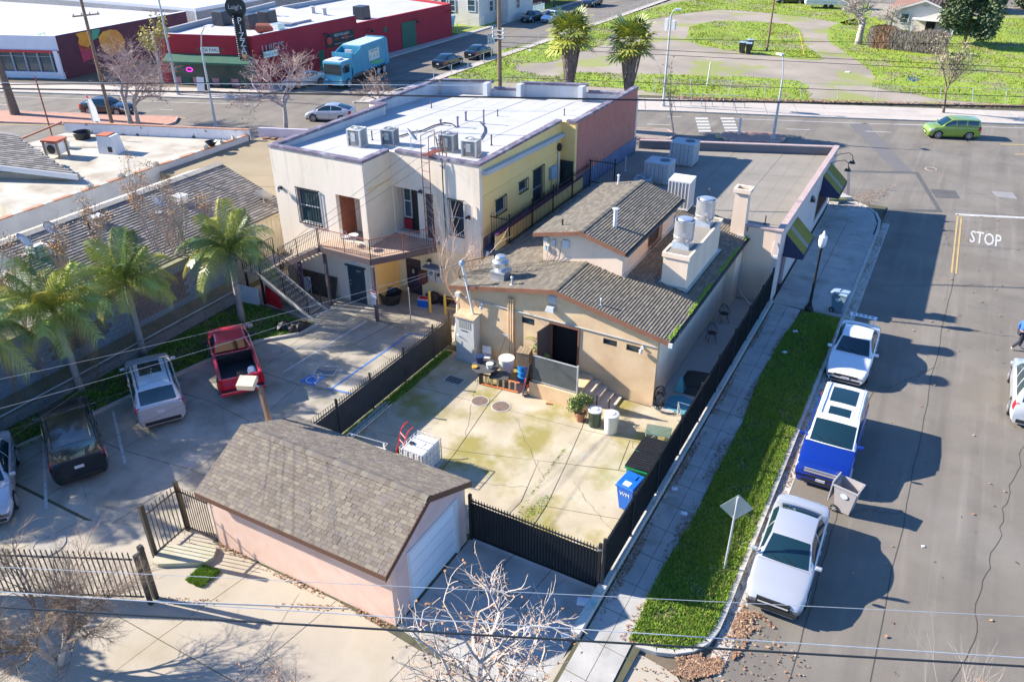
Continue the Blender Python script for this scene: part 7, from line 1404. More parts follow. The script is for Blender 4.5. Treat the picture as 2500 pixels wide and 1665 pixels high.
MB().hexa([(-19.18,16.67,0),(-19.02,16.67,0),(-19.02,16.83,0),(-19.18,16.83,0)],[(-19.26,16.5,3.95),(-19.12,16.5,3.95),(-19.12,16.64,3.95),(-19.26,16.64,3.95)]).B('pole',poleM,t)
Mh=frameM((-19.55,16.35,4.1),(.9,.4,0),(-.35,.9,.25));MB().box(-.3,.3,-.25,.25,-.1,.12,Mh).B('lamp_head',mat('lamp_tan',(.66,.56,.38),rough=.6),t);MB().tube([(-19.19,16.57,3.9),(-19.3,16.45,4.05)],.04).B('bracket',lampgrey,t)
q=G(*b4(633,790),.12);t=thing('road_sign','diamond road sign seen from behind on leaning grey pole in grass','sign',(q.x,q.y,.1))
MB().tube([(0,0,0),(.03,.05,2.95)],.035,8).B('pole',lampgrey,t,rw=1);Md=frameM((.03,.1,2.5),(.93,.36,0),(0,0,1))@Matrix.Rotation(pi/4,4,'Z')
MB().box(-.36,.36,-.36,.36,-.004,.004,Md).B('plate',mat('sign_back_grey',(.42,.5,.46),rough=.4,metal=.3),t,rw=1);MB().box(-.02,.02,-.3,.3,.005,.03,frameM((.03,.1,2.5),(.93,.36,0),(0,0,1))).B('bracket',lampgrey,t,rw=1)
q=G(*z6(898,715),.1);t=thing('acorn_street_lamp','black street lamp with white acorn globe on the sidewalk','street lamp',(q.x,q.y,.1))
MB().lathe([(.2,0),(.22,.04),(.2,.2),(.13,.28),(.12,.4),(.08,.5),(.065,1.0),(.055,3.35),(.09,3.4),(.1,3.45),(.05,3.5)],n=16).B('post',black,t,rw=1,smooth='auto')
MB().lathe([(.1,3.5),(.17,3.6),(.2,3.85),(.19,4.05),(.1,4.15),(.06,4.22),(.05,4.3),(.001,4.36)],n=18).B('lamp_globe',mat('globe_white',(.8,.8,.8),rough=.25),t,rw=1,smooth='auto')
def lightpole(label,base,h,arm,group=None,z0=0,m=lampgrey,armh=1.6):
 q=G(*base,z0)if len(base)==2 else V3(base);t=thing('street_lamp',label,'street lamp',(q.x,q.y,z0),0,group);a=V3(arm)
 MB().tube([(0,0,0),(0,0,h*.5),(0,0,h)],[.13,.1,.075],10).B('pole',m,t,rw=1);MB().cyl((0,0,0),(0,0,.3),.2,n=10).B('base',m,t,rw=1)
 e=V3((0,0,h))+V3((a.x,a.y,armh));MB().tube([(0,0,h-.1),V3((a.x*.25,a.y*.25,h+armh*.6)),V3((a.x*.6,a.y*.6,h+armh*.92)),e],.045,8).B('arm',m,t,rw=1)
 MB().cbox(e+V3((a.x*.12,a.y*.12,-.03)),(.6,.28,.14),atan2(a.y,a.x)).B('lamp_head',mat('lamp_head_pale',(.65,.66,.66),rough=.4),t,rw=1);return t
def pole_h(bx,by,tx,ty,z0=0):return HT(bx,by,tx,ty,z0)
LP1=G(*z1(1465,880));lightpole('tall grey street lamp with curved arm in the road left of the cream building',z1(1465,880),pole_h(*z1(1465,880),*z1(1358,325)),(1.6,-.2,0),armh=1.9)
LP2=z3(655,955);lightpole('tall grey street lamp beyond the corner building roof',LP2,pole_h(*LP2,*z3(715,540)),(-.5,.3,0),armh=1.9)
bp=e4(2115,1020);lightpole('slim grey street lamp with grey boxes at the far sidewalk',bp,pole_h(*bp,*e4(2180,150)),(.5,.1,0),z0=.1,armh=.5)
q=G(*bp);t=thing('equipment_box','pair of white equipment boxes high on the slim street lamp','box',(q.x,q.y,6.0));hb=pole_h(*bp,*e4(2170,240));
t.location=(q.x,q.y,hb);ORG[t.name]=Matrix.Translation((q.x,q.y,hb));MB().box(-.5,-.2,-.2,.2,-.5,.5).B('box',whitep,t,rw=1);MB().box(.2,.5,-.2,.2,-.4,.4).B('box',whitep,t,rw=1)
lightpole('tall grey street lamp on the far sidewalk beside the mural',e1(2050,1090),pole_h(*e1(2050,1090),*e1(1790,0))+.5,(-1.2,0,0),z0=.1,armh=.8)
def woodpole(label,base,top,z0=0,r=.17,arms=(),tag_=None,extra=0):
 b_=G(*base,z0);h=HT(*base,*top,z0)+extra;t=thing('utility_pole',label,'utility pole',(b_.x,b_.y,z0))
 MB().tube([(0,0,0),(0,0,h*.5),(0,0,h)],[r,r*.85,r*.7],10).B('pole',poleM,t,rw=1)
 for(z,L,dx,dy)in arms:
  c_=MB().box(-.05,.05,-L/2,L/2,-.06,.06,Matrix.Translation((.15,0,z))@Matrix.Rotation(atan2(dy,dx)-pi/2,4,'Z')).B('crossarm',wood,t,rw=1)
  for k in range(4):o_=(k-1.5)/1.5*L*.45;d=V3((dx,dy,0)).normalized();MB().lathe([(.05,.06),(.07,.12),(.05,.2),(.001,.24)],(.15+d.x*o_,d.y*o_,z),8).B('insulator',lampgrey,c_,rw=1)
 return t,b_,h
woodpole('thick brown utility pole behind the bare street trees',e1(1295,1450),e1(950,0),arms=((9.3,2.2,.3,1),),extra=1.0)
woodpole('brown utility pole beyond the cream building in front of the palms',(1220.4,226),(1219,0),r=.24,extra=1.2);t_=None
b_=G(1220.4,226)
t=thing('wire_bracket','stacked insulator brackets on the brown utility pole','bracket',(b_.x,b_.y,0));
for py in(292,330,368):
 z=HT(1220.4,226,1219.6,py/3.925);MB().box(b_.x-.7,b_.x+.7,b_.y-.25,b_.y-.1,z-.05,z+.05).B('bracket_arm',galv,t)
 for s_ in(-.6,.6):MB().lathe([(.08,.05),(.1,.15),(.05,.25)],(b_.x+s_,b_.y-.2,z),8).B('insulator',lampgrey,t)
woodpole('lone slender wooden pole in the vacant lot',z3(615,345),z3(668,-60),z0=.03,r=.14,extra=.5)
q=G(*z3(210,585));t=thing('marker_post','short white marker post in the vacant lot grass','post',(q.x,q.y,0));MB().cyl((0,0,0),(.12,0,HT(*z3(210,585),*z3(223,420))),.07).B('post',whitep,t,rw=1)
q=G(*z3(870,375));t=thing('marker_pole','thin yellow leaning guy guard in the vacant lot','pole',(q.x,q.y,0));MB().cyl((0,0,0),(-1.1,.5,2.5),.05).B('pole',mat('guard_yellow',(.75,.5,.05),rough=.5),t,rw=1)
q=G(*z3(425,920));t=thing('marker_post','small white post on the brick median by the crosswalk','post',(q.x,q.y,0));MB().box(-.1,.1,-.02,.02,0,1.5).B('post',whitep,t,rw=1)
q=G(*e1(575,1480),3.5);t=thing('guy_pole','thin rusty pole with guy wire behind the white roof','pole',(q.x,q.y,0));MB().cyl((0,0,0),(0,0,7.2),.05).B('pole',rustm,t,rw=1)
q2=V3((q.x,q.y,7.1));r_=ray(*e1(945,240));MB().tube([q2,q2+V3((-.0,0,0)),V3((0,0,H))+r_*((q2-V3((0,0,H))).length*.97)],.02,5).B('guy_wire',whitep,t)
MB().tube([(q.x+.6,q.y-2.6,3.5),(q.x+3.2,q.y-1.0,4.6)],.07).B('rusty_bar',rustm,t)
q=G(*e4(472,575));t=thing('speed_sign','white SPEED LIMIT 25 sign by the parked black cars','sign',(q.x,q.y,0));hs=HT(*e4(472,575),*e4(466,330))
MB().cyl((0,0,0),(0,0,hs),.04).B('pole',lampgrey,t,rw=1);M_=frameM((0,-.05,hs-.6),(.95,.3,0),(0,0,1));MB().box(-.42,.42,-.6,.6,0,.02,M_).B('plate',whitep,t,rw=1)
text('25',.72,black,'numerals',t,ORG[t.name]@M_@Matrix.Translation((0,-.2,.025)),.002);text('SPEED\nLIMIT',.25,black,'lettering',t,ORG[t.name]@M_@Matrix.Translation((0,.35,.025)),.002)
t=thing('teardrop_banner','white curved banner with dark letters and red tip by the road','banner',tuple(G(*e1(1130,1450),0)));t_b=G(*e1(1130,1400),2.6)
q=G(*e1(1120,1440),2.2);t.location=(q.x,q.y,0);ORG[t.name]=Matrix.Translation((q.x,q.y,0));MB().cyl((-.5,0,0),(-.5,0,4.6),.03).B('pole',alu,t,rw=1)
MB().slab([(-.5,0,.8),(.45,0,.8),(.5,0,2.4),(.35,0,3.6),(0,0,4.3),(-.45,0,4.6)],(0,1,0),.02).B('flag',whitep,t,rw=1);text('RIB',.62,black,'lettering',t,ORG[t.name]@(frameM((.05,-.02,2.1),(1,0,0),(0,0,1))@Matrix.Rotation(-pi/2,4,'Z')),.003);MB().slab([(-.48,-.01,4.3),(-.1,-.01,4.25),(-.45,-.01,4.58)],(0,-1,0),.01).B('flag_tip',bd,t,rw=1)
t=thing('bike_rail','long low grey metal railing on the far sidewalk','railing',tuple(G(*e6(450,195),.1)))
ra=G(*e6(250,195),.1);rb=G(*e6(640,208),.1)
for k in range(7):p=ra.lerp(rb,k/6);MB().cyl(p,p+V3((0,0,1.1)),.035,n=6).B('post',lampgrey,t)
for z in(.45,1.1):MB().tube([ra+V3((0,0,z)),rb+V3((0,0,z))],.03,6).B('rail',lampgrey,t)
brick_p=mat('brick_paving',(.42,.22,.16),(.5,.28,.2),2,.9,grain=.3)
def island(pts,label_name='median_island',m=brick_p,z=.15,zk=.14):
 b=MB();b.prism([G2(p)for p in pts],-.02,z);struct(b.B(label_name,m));q=[G2(p)for p in pts];kerb([*q,q[0]],'kerb',zk,.12,m=mat('kerb_red',(.5,.2,.15),(.5,.45,.4),3,.85))
M1=[V3((-78,41.9)),V3((-58.5,49.6))];n_=V3((-.37,.93))
def isl(a,c,w_,m,nm='median_island'):
 a=V3(a);c=V3(c);d=(c-a).normalized();n=V3((-d.y,d.x))*w_/2;P_=[a-n,c-n*1.0,c+d*.6,c+n,a+n,a-d*.6]
 struct(MB().prism([tuple(p)for p in P_],-.02,.14).B(nm,m));P2_=[tuple(p)for p in P_]+[tuple(P_[0])];kerb(P2_[::-1],'kerb',.16,.14,m=mat('kerb_red',(.5,.2,.15),(.5,.45,.4),3,.85))
isl((-120,27.5),(-62.5,49.3),3.4,brick_p);isl((-44,57.6),(-21.3,66.6),3.0,mat('median_gravel',(.25,.2,.17),(.35,.3,.25),4,.95,grain=.5));isl((-16.6,68.5),(-12.8,70.0),2.4,brick_p)
sheet('tactile_paving',[G2(p)for p in(z3(262,912),z3(355,918),z3(365,945),z3(270,942))],.06,yellow_paint)
t=thing('corner_planter','low triangular concrete planter with grass tuft at the shop corner','planter',(*G2(z6(1100,0),.1),.1));pl=[G2(p,.1)for p in(z3(1035,1350),z3(1190,1352),z3(1185,1370),z3(1080,1300))]
MB().prism([G2(z3(1030,1362),.1),G2(z3(1190,1362),.1),G2(z3(1130,1335),.1),G2(z3(1060,1310),.1)],.1,.38).B('curb',kerbm,t);MB().prism([G2(z3(1045,1355),.38),G2(z3(1170,1355),.38),G2(z3(1125,1340),.38),G2(z3(1070,1325),.38)],.381,.42).B('soil_bed',turf,t)
# ================================================================ WIRES
def wire(label,pts,r=.012,m=black,sag=0):
 """pts: photo points with heights (px,py,z) or world vectors"""
 P_=[G(*p)if isinstance(p,tuple)else p for p in pts];out=[]
 for i in range(len(P_)-1):
  for k in range(12):t_=k/12;q=P_[i].lerp(P_[i+1],t_);q.z-=sag*4*t_*(1-t_);out.append(q)
 out.append(P_[-1]);return tag(MB().tube(out,r,5).B('power_line',m),label,'wire')
whw=mat('wire_pale',(.5,.55,.6),rough=.4)
def w2(x,y):return(x*2500/2354,y*2500/2354)
def wr(l,p,q,z,r,m=black,sag=.0):wire(l,[(*w2(*p),z),(*w2(*q),z)],r,m,sag)
wr('thick black bundled cable crossing the bottom of the view',(-60,1392),(2420,1535),8.5,.02);wr('pale cable just above the thick bottom one',(-60,1356),(2420,1516),8.9,.009,lampgrey);wr('thin single wire crossing above the alley gate and parked car',(-60,1300),(2420,1420),9.5,.005,lampgrey)
wr('black cable crossing above the far road behind cream building',(-60,203),(2420,247),9.0,.05)
for k,(a,c)in enumerate((((690,168),(2420,262)),)):pass
wr('upper of the thin wires over the vacant lot',(1150,85),(2420,105),9.5,.018);wr('second thin wire over the vacant lot',(1150,98),(2420,160),9.3,.018);wr('third thin wire over the vacant lot',(1150,108),(2420,172),9.1,.018);wr('lowest thin wire over the vacant lot',(1150,178),(2420,226),8.6,.018)
wr('pale wire crossing in front of the red building',(-60,190),(1100,197),8.2,.02,whw);wr('black wire above the pale one before the red building',(-60,196),(1150,185),8.6,.03)
H_=V3((-17.37,27.12,4.85))
for k,(p,z)in enumerate((((-40,1010),6.5),((-40,880),6.8),((-40,1140),6.2),((-40,950),7.2))):
 wire(['lowest','highest','nearest','second'][k]+' service wire from weatherhead mast across the parking lot',[(*w2(*p),z),H_],.0045,lampgrey if k%2 else black,.25)
for k,(p,z)in enumerate((((700,345),7.7),((640,560),5.5),((925,345),7.8))):
 wire(['thin','second thin','third thin'][k]+' wire from the ladder parapet down towards the lot pole',[GY(*w2(965+30*k,330+8*k),31.4),(*w2(20+60*k,1010-60*k),6.0)],.007,black,.2)
wire('bundle of wires from weatherhead to the upper storey boxes',[H_,GY(*c3(940,930),30.4)],.015,black,.25);wire('slack wire from weatherhead over the near roof to upper storey',[H_+V3((.1,0,-.2)),GY(*c3(985,1000),30.4)],.008,black,.35)
# ================================================================ VEHICLES
def cpaint(n,c,metal=.0):return mat('car_paint_'+n,c,rough=.28,metal=metal,coat=1,spec=.5)
cglass=mat('car_glass',(.008,.03,.04),rough=.03,spec=1.0)
rimm=mat('alloy_rim',(.5,.5,.52),rough=.3,metal=.7);lensr=mat('tail_lens_red',(.5,.01,.015),rough=.15);lensw=mat('head_lens',(.55,.58,.6),rough=.08);platew=mat('plate_white',(.7,.7,.72),rough=.5)
def interp(tab,t):
 for i in range(len(tab)-1):
  if t<=tab[i+1][0]:
   a,b=tab[i],tab[i+1];f=(t-a[0])/(b[0]-a[0]);return[a[j]+(b[j]-a[j])*f for j in range(1,len(a))]
 return list(tab[-1][1:])
KIND={'sedan':dict(L=4.75,W=1.82,H=1.46,d=[(-.5,.84,.78),(-.485,.9,.98),(-.44,.96,1.04),(-.33,1,1.05),(-.1,1,1.0),(.17,1,.97),(.3,.99,.93),(.41,.96,.84),(.47,.9,.72),(.5,.8,.55)],g=(-.37,-.2,.05,.215),wr=.66,win=[(-.255,-.07),(-.05,.15)]),'hatch':dict(L=4.45,W=1.74,H=1.49,d=[(-.5,.84,.9),(-.48,.92,1.08),(-.4,.98,1.1),(-.1,1,1.0),(.2,1,.98),(.33,.98,.92),(.42,.95,.8),(.48,.88,.66),(.5,.8,.5)],g=(-.47,-.17,.06,.29),wr=.62,win=[(-.3,-.08),(-.06,.2)]),'suv':dict(L=4.8,W=1.92,H=1.76,d=[(-.5,.88,1.02),(-.49,.95,1.1),(-.42,.99,1.12),(-.1,1,1.12),(.2,1,1.1),(.33,.99,1.04),(.44,.95,.94),(.485,.9,.8),(.5,.82,.6)],g=(-.485,-.42,.05,.22),wr=.74,win=[(-.4,-.26),(-.23,-.06),(-.03,.16)]),'box':dict(L=4.14,W=1.8,H=1.62,d=[(-.5,.9,1.0),(-.49,.95,1.08),(-.4,.99,1.08),(0,1,1.05),(.25,1,1.02),(.38,.98,.98),(.46,.95,.9),(.49,.9,.75),(.5,.84,.6)],g=(-.49,-.45,.08,.27),wr=.78,win=[(-.42,-.22),(-.19,-.02),(.0,.2)]),'wagon':dict(L=5.1,W=1.93,H=1.72,d=[(-.5,.92,1.05),(-.49,.97,1.12),(-.4,1,1.12),(0,1,1.1),(.22,1,1.07),(.4,.99,1.0),(.47,.97,.92),(.49,.95,.75),(.5,.92,.6)],g=(-.49,-.455,.07,.22),wr=.8,win=[(-.42,-.26),(-.24,-.07),(-.05,.16)])}
def wheel(par,x,y,r,s,n=5,rm=None):
 w_=MB().cyl((x-s*.2,y,r),(x+s*.01,y,r),r,n=22).B('wheel',rubber,par,rw=1)
 MB().cyl((x+s*.005,y,r),(x+s*.016,y,r),r*.7,n=20).B('rim',acd,w_,rw=1)
 b=MB();b.cyl((x+s*.012,y,r),(x+s*.03,y,r),r*.15,n=10)
 for k in range(n*2):a=k*pi/n+.07*(1 if k%2 else-1);b.tube([(x+s*.02,y+r*.1*cos(a),r+r*.1*sin(a)),(x+s*.018,y+r*.66*cos(a),r+r*.66*sin(a))],r*.05,4)
 b.tube([(x+s*.014,y+r*.69*cos(k*.393),r+r*.69*sin(k*.393))for k in range(17)],r*.04,4);b.B('spokes',rm or rimm,w_,rw=1)
def car(label,kind,p,rz,paint,roofp=None,group=None,plate='',sun=None,rails=False,cut=0,rim_=None,name='parked_car',lower=None,scale=1,spoil=False,cat='car'):
 K=KIND[kind];L,W_,Hh=K['L']*scale,K['W'],K['H'];t=thing(name,label,cat,p,rz,group)
 def hull(s,k):
  wf,h=interp(K['d'],s);w=W_/2*wf
  P_=[(w*.86,.2),(w*.965,.34),(w,.52),(w*.995,h*.72),(w*.965,h-.06),(w*.86,h-.005),(w*.45,h+.025),(0,h+.032)]
  u=k*7;i=min(6,int(u));f=u-i;a=P_[max(i-1,0)];b_=P_[i];c=P_[i+1];d=P_[min(i+2,7)]
  q=[.5*((2*b_[j])+(-a[j]+c[j])*f+(2*a[j]-5*b_[j]+4*c[j]-d[j])*f*f+(-a[j]+3*b_[j]-3*c[j]+d[j])*f**3)for j in(0,1)]
  return V3((q[0],s*L,q[1]))
 ns,nk=44,21;b=MB();ss=[-.5+i/ns for i in range(ns+1)]
 ss=[(.5*sin(pi*x)*.35+x*.65)for x in ss];vs=[];fs=[]
 wh=[(.31 if kind!='box' else .3),-.29];R_=.34 if W_<1.9 else .37
 for s in ss:
  row=[hull(s,k/nk)for k in range(nk+1)];vs+=row+[V3((-v.x,v.y,v.z))for v in row[-2::-1]]
 m=2*nk+1
 for i in range(ns):
  yc=(ss[i]+ss[i+1])/2*L
  for j in range(m-1):
   zc=(vs[i*m+j].z+vs[i*m+j+1].z)/2;k_=min(j,m-2-j)
   if k_<nk*.62 and any(hypot(yc-w_*L,zc-R_)<R_+.045 for w_ in wh):continue
   fs.append((i*m+j,i*m+j+1,(i+1)*m+j+1,(i+1)*m+j))
 fs+=[tuple(range(m))[::-1],tuple(range(ns*m,(ns+1)*m))];b.add(vs,fs);b.B('body',paint,t,smooth='auto',rw=1)
 MB().box(-W_*.43,W_*.43,-L*.47,L*.47,.16,.62).B('underbody',rubber,t,rw=1)
 g=K['g'];zb=lambda s:interp(K['d'],s)[1];zr=Hh;A_=(g[0],g[1],g[2],g[3])
 def topp(u,v):
  i=min(2,int(u));f=u-i;s0,s1=A_[i],A_[i+1];s=s0+(s1-s0)*f
  hz=[zb(A_[0])+.0,zr-.03,zr-.02,zb(A_[3])+.01];z=hz[i]+(hz[i+1]-hz[i])*f;wz=[.8,K['wr'],K['wr'],.84]
  if i==1:z+=.045*sin(pi*f)
  elif i==0:z+=.035*sin(pi*f)
  else:z+=.03*sin(pi*f)
  w=W_/2*(wz[i]+(wz[i+1]-wz[i])*f);crown=.035*(1-v*v);bow=.0
  if i==2:bow=.05*(1-v*v)*f+.02*(1-v*v)
  if i==0:bow=-.04*(1-v*v)*(1-f)
  return V3((w*v,s*L+bow*(1 if i==2 else 1),z+crown-.02))
 def side(u,f,sg):
  e=topp(u,sg);lo=V3((sg*W_/2*.915,e.y,min(zb(e.y/L)-.0,e.z)));q=lo.lerp(e,f);q.x+=sg*.02*sin(pi*f);return q
 def grid(fn,nu,nv):
  V_=[fn(i/nu,j/nv)for i in range(nu+1)for j in range(nv+1)];return V_,[(i*(nv+1)+j,i*(nv+1)+j+1,(i+1)*(nv+1)+j+1,(i+1)*(nv+1)+j)for i in range(nu)for j in range(nv)]
 b=MB();b.add(*grid(lambda a,c:topp(a*3,c*2-1),24,12))
 for sg in(-1,1):b.add(*grid(lambda a,c:side(a*3,c,sg),24,5))
 b.B('roof',roofp or paint,t,smooth='auto',rw=1)
 def patch(nm,fn,m_,nu=8,nv=6,off=.008,par=None):
  V_,F_=grid(fn,nu,nv);c0=V3((0,0,.7));n0=(V_[nv+1]-V_[0]).cross(V_[1]-V_[0]).normalized();mid=V_[len(V_)//2]
  if n0.dot(mid-V3((0,mid.y*.6,.6)))<0:n0=-n0
  q=MB();q.add([v+n0*off for v in V_],F_);return q.B(nm,m_,par or t,smooth=True,rw=1)
 patch('windscreen',lambda a,c:topp(2.06+a*.9,(c*2-1)*.93),cglass);patch('rear_window',lambda a,c:topp(.1+a*.8,(c*2-1)*.9),cglass)
 def uofs(s):
  for i in range(3):
   if s<=A_[i+1]:return i+(s-A_[i])/(A_[i+1]-A_[i])
  return 3
 for sg in(-1,1):
  for(sa,sb)in K['win']:patch('side_window',lambda a,c:side(uofs(sa+(sb-sa)*a),.1+.78*c,sg),cglass,8,4,.006)
  patch('headlight',lambda a,c:V3((1,1,1))*0+(lambda h_:V3((sg*h_.x,h_.y,h_.z)))(hull(.395+.085*a,.46+.17*c-.05*a)),lensw,6,4,.012)
  patch('taillight',lambda a,c:(lambda h_:V3((sg*h_.x,h_.y,h_.z)))(hull(-.492+.055*a,(.36+.3*c)if kind in('sedan','hatch')else(.42+.32*c))),lensr,6,4,.012)
  mr=topp(2.85,sg);mi=MB().cbox((sg*(W_/2+.07),mr.y-.03,mr.z+.04),(.2,.1,.13)).B('mirror',roofp if roofp and kind!='wagon' else paint,t,rw=1,bevel=.03)
  for(sa,sb)in K['win'][-2:]:q=side(uofs(sa+.02),0,sg);MB().cbox((sg*W_/2*.985,(sa+.025)*L,q.z-.17),(.05,.18,.03)).B('door_handle',paint,t,rw=1)
  for s_ in wh:wheel(t,sg*W_/2*.985,s_*L,R_,sg,rm=rim_)
  if rails:MB().tube([topp(1.02,sg*.86)+V3((0,0,.06)),topp(1.5,sg*.86)+V3((0,0,.06)),topp(1.9,sg*.88)+V3((0,0,.06))],.022).B('roof_rail',rails if not isinstance(rails,bool)else black,t,rw=1)
  if lower:patch('side_cladding',lambda a,c:(lambda h_:V3((sg*h_.x,h_.y,h_.z)))(hull(-.2+.42*a,.0+.17*c)),lower,6,3,.01)
 for k,(a0,a1,v0,v1)in enumerate(sun or()):patch('sunroof',lambda a,c:topp(a0+(a1-a0)*a,v0+(v1-v0)*c),cglass,6,6,.01)
 for sg in(-1,1):
  for s0 in([.195,-.03,-.21]if kind!='wagon' else[.2,-.04,-.24]):patch('door_seam',lambda a,c:(lambda h_:V3((sg*h_.x,h_.y,h_.z)))(hull(s0+.002*a,.18+.47*c)),black,1,10,.004)
 for s0 in(g[3]+.012,g[0]-.012 if kind=='sedan' else .46):patch('panel_seam',lambda a,c:(lambda h_:V3((h_.x*(1 if c<.5 else-1),h_.y,h_.z)))(hull(s0+.0018*a,1-abs(c-.5)*.6)),black,1,14,.004)
 if not cut:
  MB().box(-W_*.27,W_*.27,L/2-.015,L/2+.012,.46,.56).B('grille',black,t,rw=1);MB().box(-W_*.34,W_*.34,L/2-.02,L/2+.015,.24,.36).B('lower_intake',black,t,rw=1)
  g_=MB().box(-.16,.16,L/2+.013,L/2+.025,.37,.47).B('licence_plate',platew,t,rw=1)
  if plate:text(plate,.085,mat('plate_blue',(.03,.06,.3)),'plate_number',g_,ORG[t.name]@frameM((0,L/2+.026,.42),(-1,0,0),(0,0,1)),.001)
 zr_=.72 if kind in('suv','wagon','box')else .6
 g_=MB().box(-.16,.16,-L/2-.018,-L/2+.0,zr_,zr_+.11).B('licence_plate',platew,t,rw=1)
 if plate:text(plate,.085,mat('plate_blue',(.03,.06,.3)),'plate_number',g_,ORG[t.name]@frameM((0,-L/2-.019,zr_+.055),(1,0,0),(0,0,1)),.001)
 MB().box(-W_*.36,W_*.36,-L/2-.012,-L/2+.02,.24,.4).B('rear_bumper_trim',black,t,rw=1)
 b=MB()
 for sg in(-.4,.15):q=topp(2.93,sg)+V3((0,.03,.02));q2=topp(2.75,sg+.55 if sg<0 else sg-.5+1.0 if False else min(sg+.6,.85))+V3((0,.02,.022));b.tube([q,q2],.012,4)
 b.B('wiper',black,t,rw=1)
 return t,hull,topp
silver=cpaint('silver',(.52,.53,.56),.35);white=cpaint('white',(.72,.73,.75));blueP=cpaint('royal_blue',(.004,.03,.28),.2);blackP=cpaint('black',(.006,.009,.014));redP=cpaint('crimson',(.55,.008,.035),.0)
camry,hl,tp_=car('silver sedan with missing front bumper parked nearest the bottom','sedan',(-1.38,21.0,0),pi+.015,silver,cut=1,plate='')
ybf=K_=KIND['sedan']['L']/2
MB().box(-.5,.5,ybf-.12,ybf+.02,.42,.64).B('exposed_front',interior,camry,rw=1);MB().box(-.72,.72,ybf-.02,ybf+.08,.3,.4).B('bumper_beam',black,camry,rw=1);MB().box(-.45,.45,ybf+.02,ybf+.05,.5,.53).B('radiator_bar',lampgrey,camry,rw=1)
flex,_,_=car('blue box shaped wagon with white roof and two dark roof panels','wagon',(-1.2,27.85,0),pi+.01,blueP,white,plate='7BGE048',sun=((1.12,1.55,-.62,.62),(1.68,1.88,-.5,.5)),rails=alu)
MB().box(-.62,.62,2.55,2.575,.68,.76).B('grille_bar',alu,flex,rw=1);MB().box(-.62,.62,2.55,2.575,.8,.86).B('grille_bar',alu,flex,rw=1)
civ,hl,tp_=car('white compact sedan with plate on rear shelf, behind the blue wagon','sedan',(-1.55,35.2,0),pi+.01,white,plate='8FNE21',scale=.95)
s_=MB().box(-.6,.6,-2.35,-2.1,1.32,1.36).B('spoiler',white,civ,rw=1)
for k in range(5):MB().box(-.45+k*.2,-.33+k*.2,-2.28,-2.18,1.361,1.366).B('dark_slot',black,s_,rw=1)
for x in(-.5,.5):MB().box(x-.03,x+.03,-2.28,-2.15,1.05,1.32).B('spoiler_leg',white,civ,rw=1)
car('light silver crossover cut by the right edge of the view','suv',(5.72,35.35,0),0,cpaint('pale_silver',(.58,.62,.67),.3),plate='',lower=black,scale=.96)
g0=G(2309,337.5);car('lime green boxy hatchback driving on the main street','box',(-.05,77.45,0),radians(110.5),cpaint('lime',(.22,.34,.04),.1),plate='',name='driving_car')
v=G(*e3(560,1190),.6);car('silver aerodynamic hatchback driving on the main street','hatch',(v.x,v.y,0),radians(111),silver,plate='',name='driving_car')
mb_=(-24.72,21.3)
a=G(*z4(1450,1430));c=G(*z4(1795,1380))
hx=lambda p,q:atan2((q-p).y,(q-p).x)
def byrear(lf,rt,L):
 d=(rt-lf).normalized();n=V3((-d.y,d.x,0));m_=(lf+rt)/2;return m_+n*L/2,atan2(n.y,n.x)-pi/2
car('silver luxury crossover with sunroof parked nose to the wall','suv',(-27.33,18.0,0),radians(57),cpaint('silver_tan',(.5,.51,.53),.35),plate='8VNK173',sun=((1.45,1.92,-.6,.6),),rails=black,scale=1.0)
car('black boxy three row crossover parked under the palm','wagon',(-27.25,14.0,0),radians(61),blackP,plate='5TLW317',rails=black,scale=.95)
car('pale silver car cut by the left edge of the view, nose outward','sedan',(-27.75,10.9,0),radians(236),silver,plate='')
k_=0
for(p,kd,rz,l,pt)in((e3(2060,520),'sedan',3,'dark blue black sedan parked nearest on the side street',cpaint('midnight',(.005,.01,.02))),(e4(350,500),'sedan',3,'shiny black sedan parked behind the speed sign',blackP),(e4(860,165),'sedan',180,'dark green sedan parked facing us before the picket fence',cpaint('dark_teal',(.005,.025,.025))),(e4(1050,165),'sedan',180,'white sedan half hidden by the tall fan palm',white),(e4(1440,25),'suv',180,'black crossover parked far up the side street',blackP),(e3(230,760),'sedan',165,'white sedan beside the nose of the garbage truck',white)):
 v=G(*p,.6);car(l,kd,(v.x,v.y,0),radians(rz),pt,plate='')
v=G(*e1(1230,1230),.6);car('dark car behind the bare trees on the main street','sedan',(v.x,v.y,0),radians(-70),blackP,name='driving_car')
v=G(*e2(1740,75),1);t,_,_=car('white passenger van parked behind the red building','wagon',(v.x,v.y,0),radians(-60),white,name='van',scale=1.05,cat='van')
v=G(*z3(770,0),.7);car('dark car parked on the far cross street','sedan',(v.x,v.y+1,0),radians(110),blackP)
v=G(*e5(310,40),1);t=thing('travel_trailer','white travel trailer parked on the far cross street','trailer',(v.x,v.y+2,0),.26)
MB().box(-4,3,-1.2,1.2,.6,3.0).B('body',whitep,t,rw=1,bevel=.15);MB().box(-1.5,0,-1.23,-1.2,1.5,2.3).B('window',cglass,t,rw=1);MB().box(-4,3,-1.22,-1.2,1.0,1.1).B('stripe',lampgrey,t,rw=1)
for x in(-.8,.1):wheel(t,0,0,.35,1)if False else MB().cyl((x,-1.1,.38),(x,-1.25,.38),.38,n=16).B('wheel',rubber,t,rw=1)
pc,rzz=V3((-26.0,21.3,0)),radians(53);t=thing('pickup_truck','bright red pickup truck with open black lined bed','pickup truck',tuple(pc),rzz)
b=MB();W2=.93;prof=[(-2.6,.62),(-2.55,1.12),(-.45,1.15),(.95,1.15),(1.1,1.12),(2.35,1.02),(2.55,.85),(2.6,.55)]
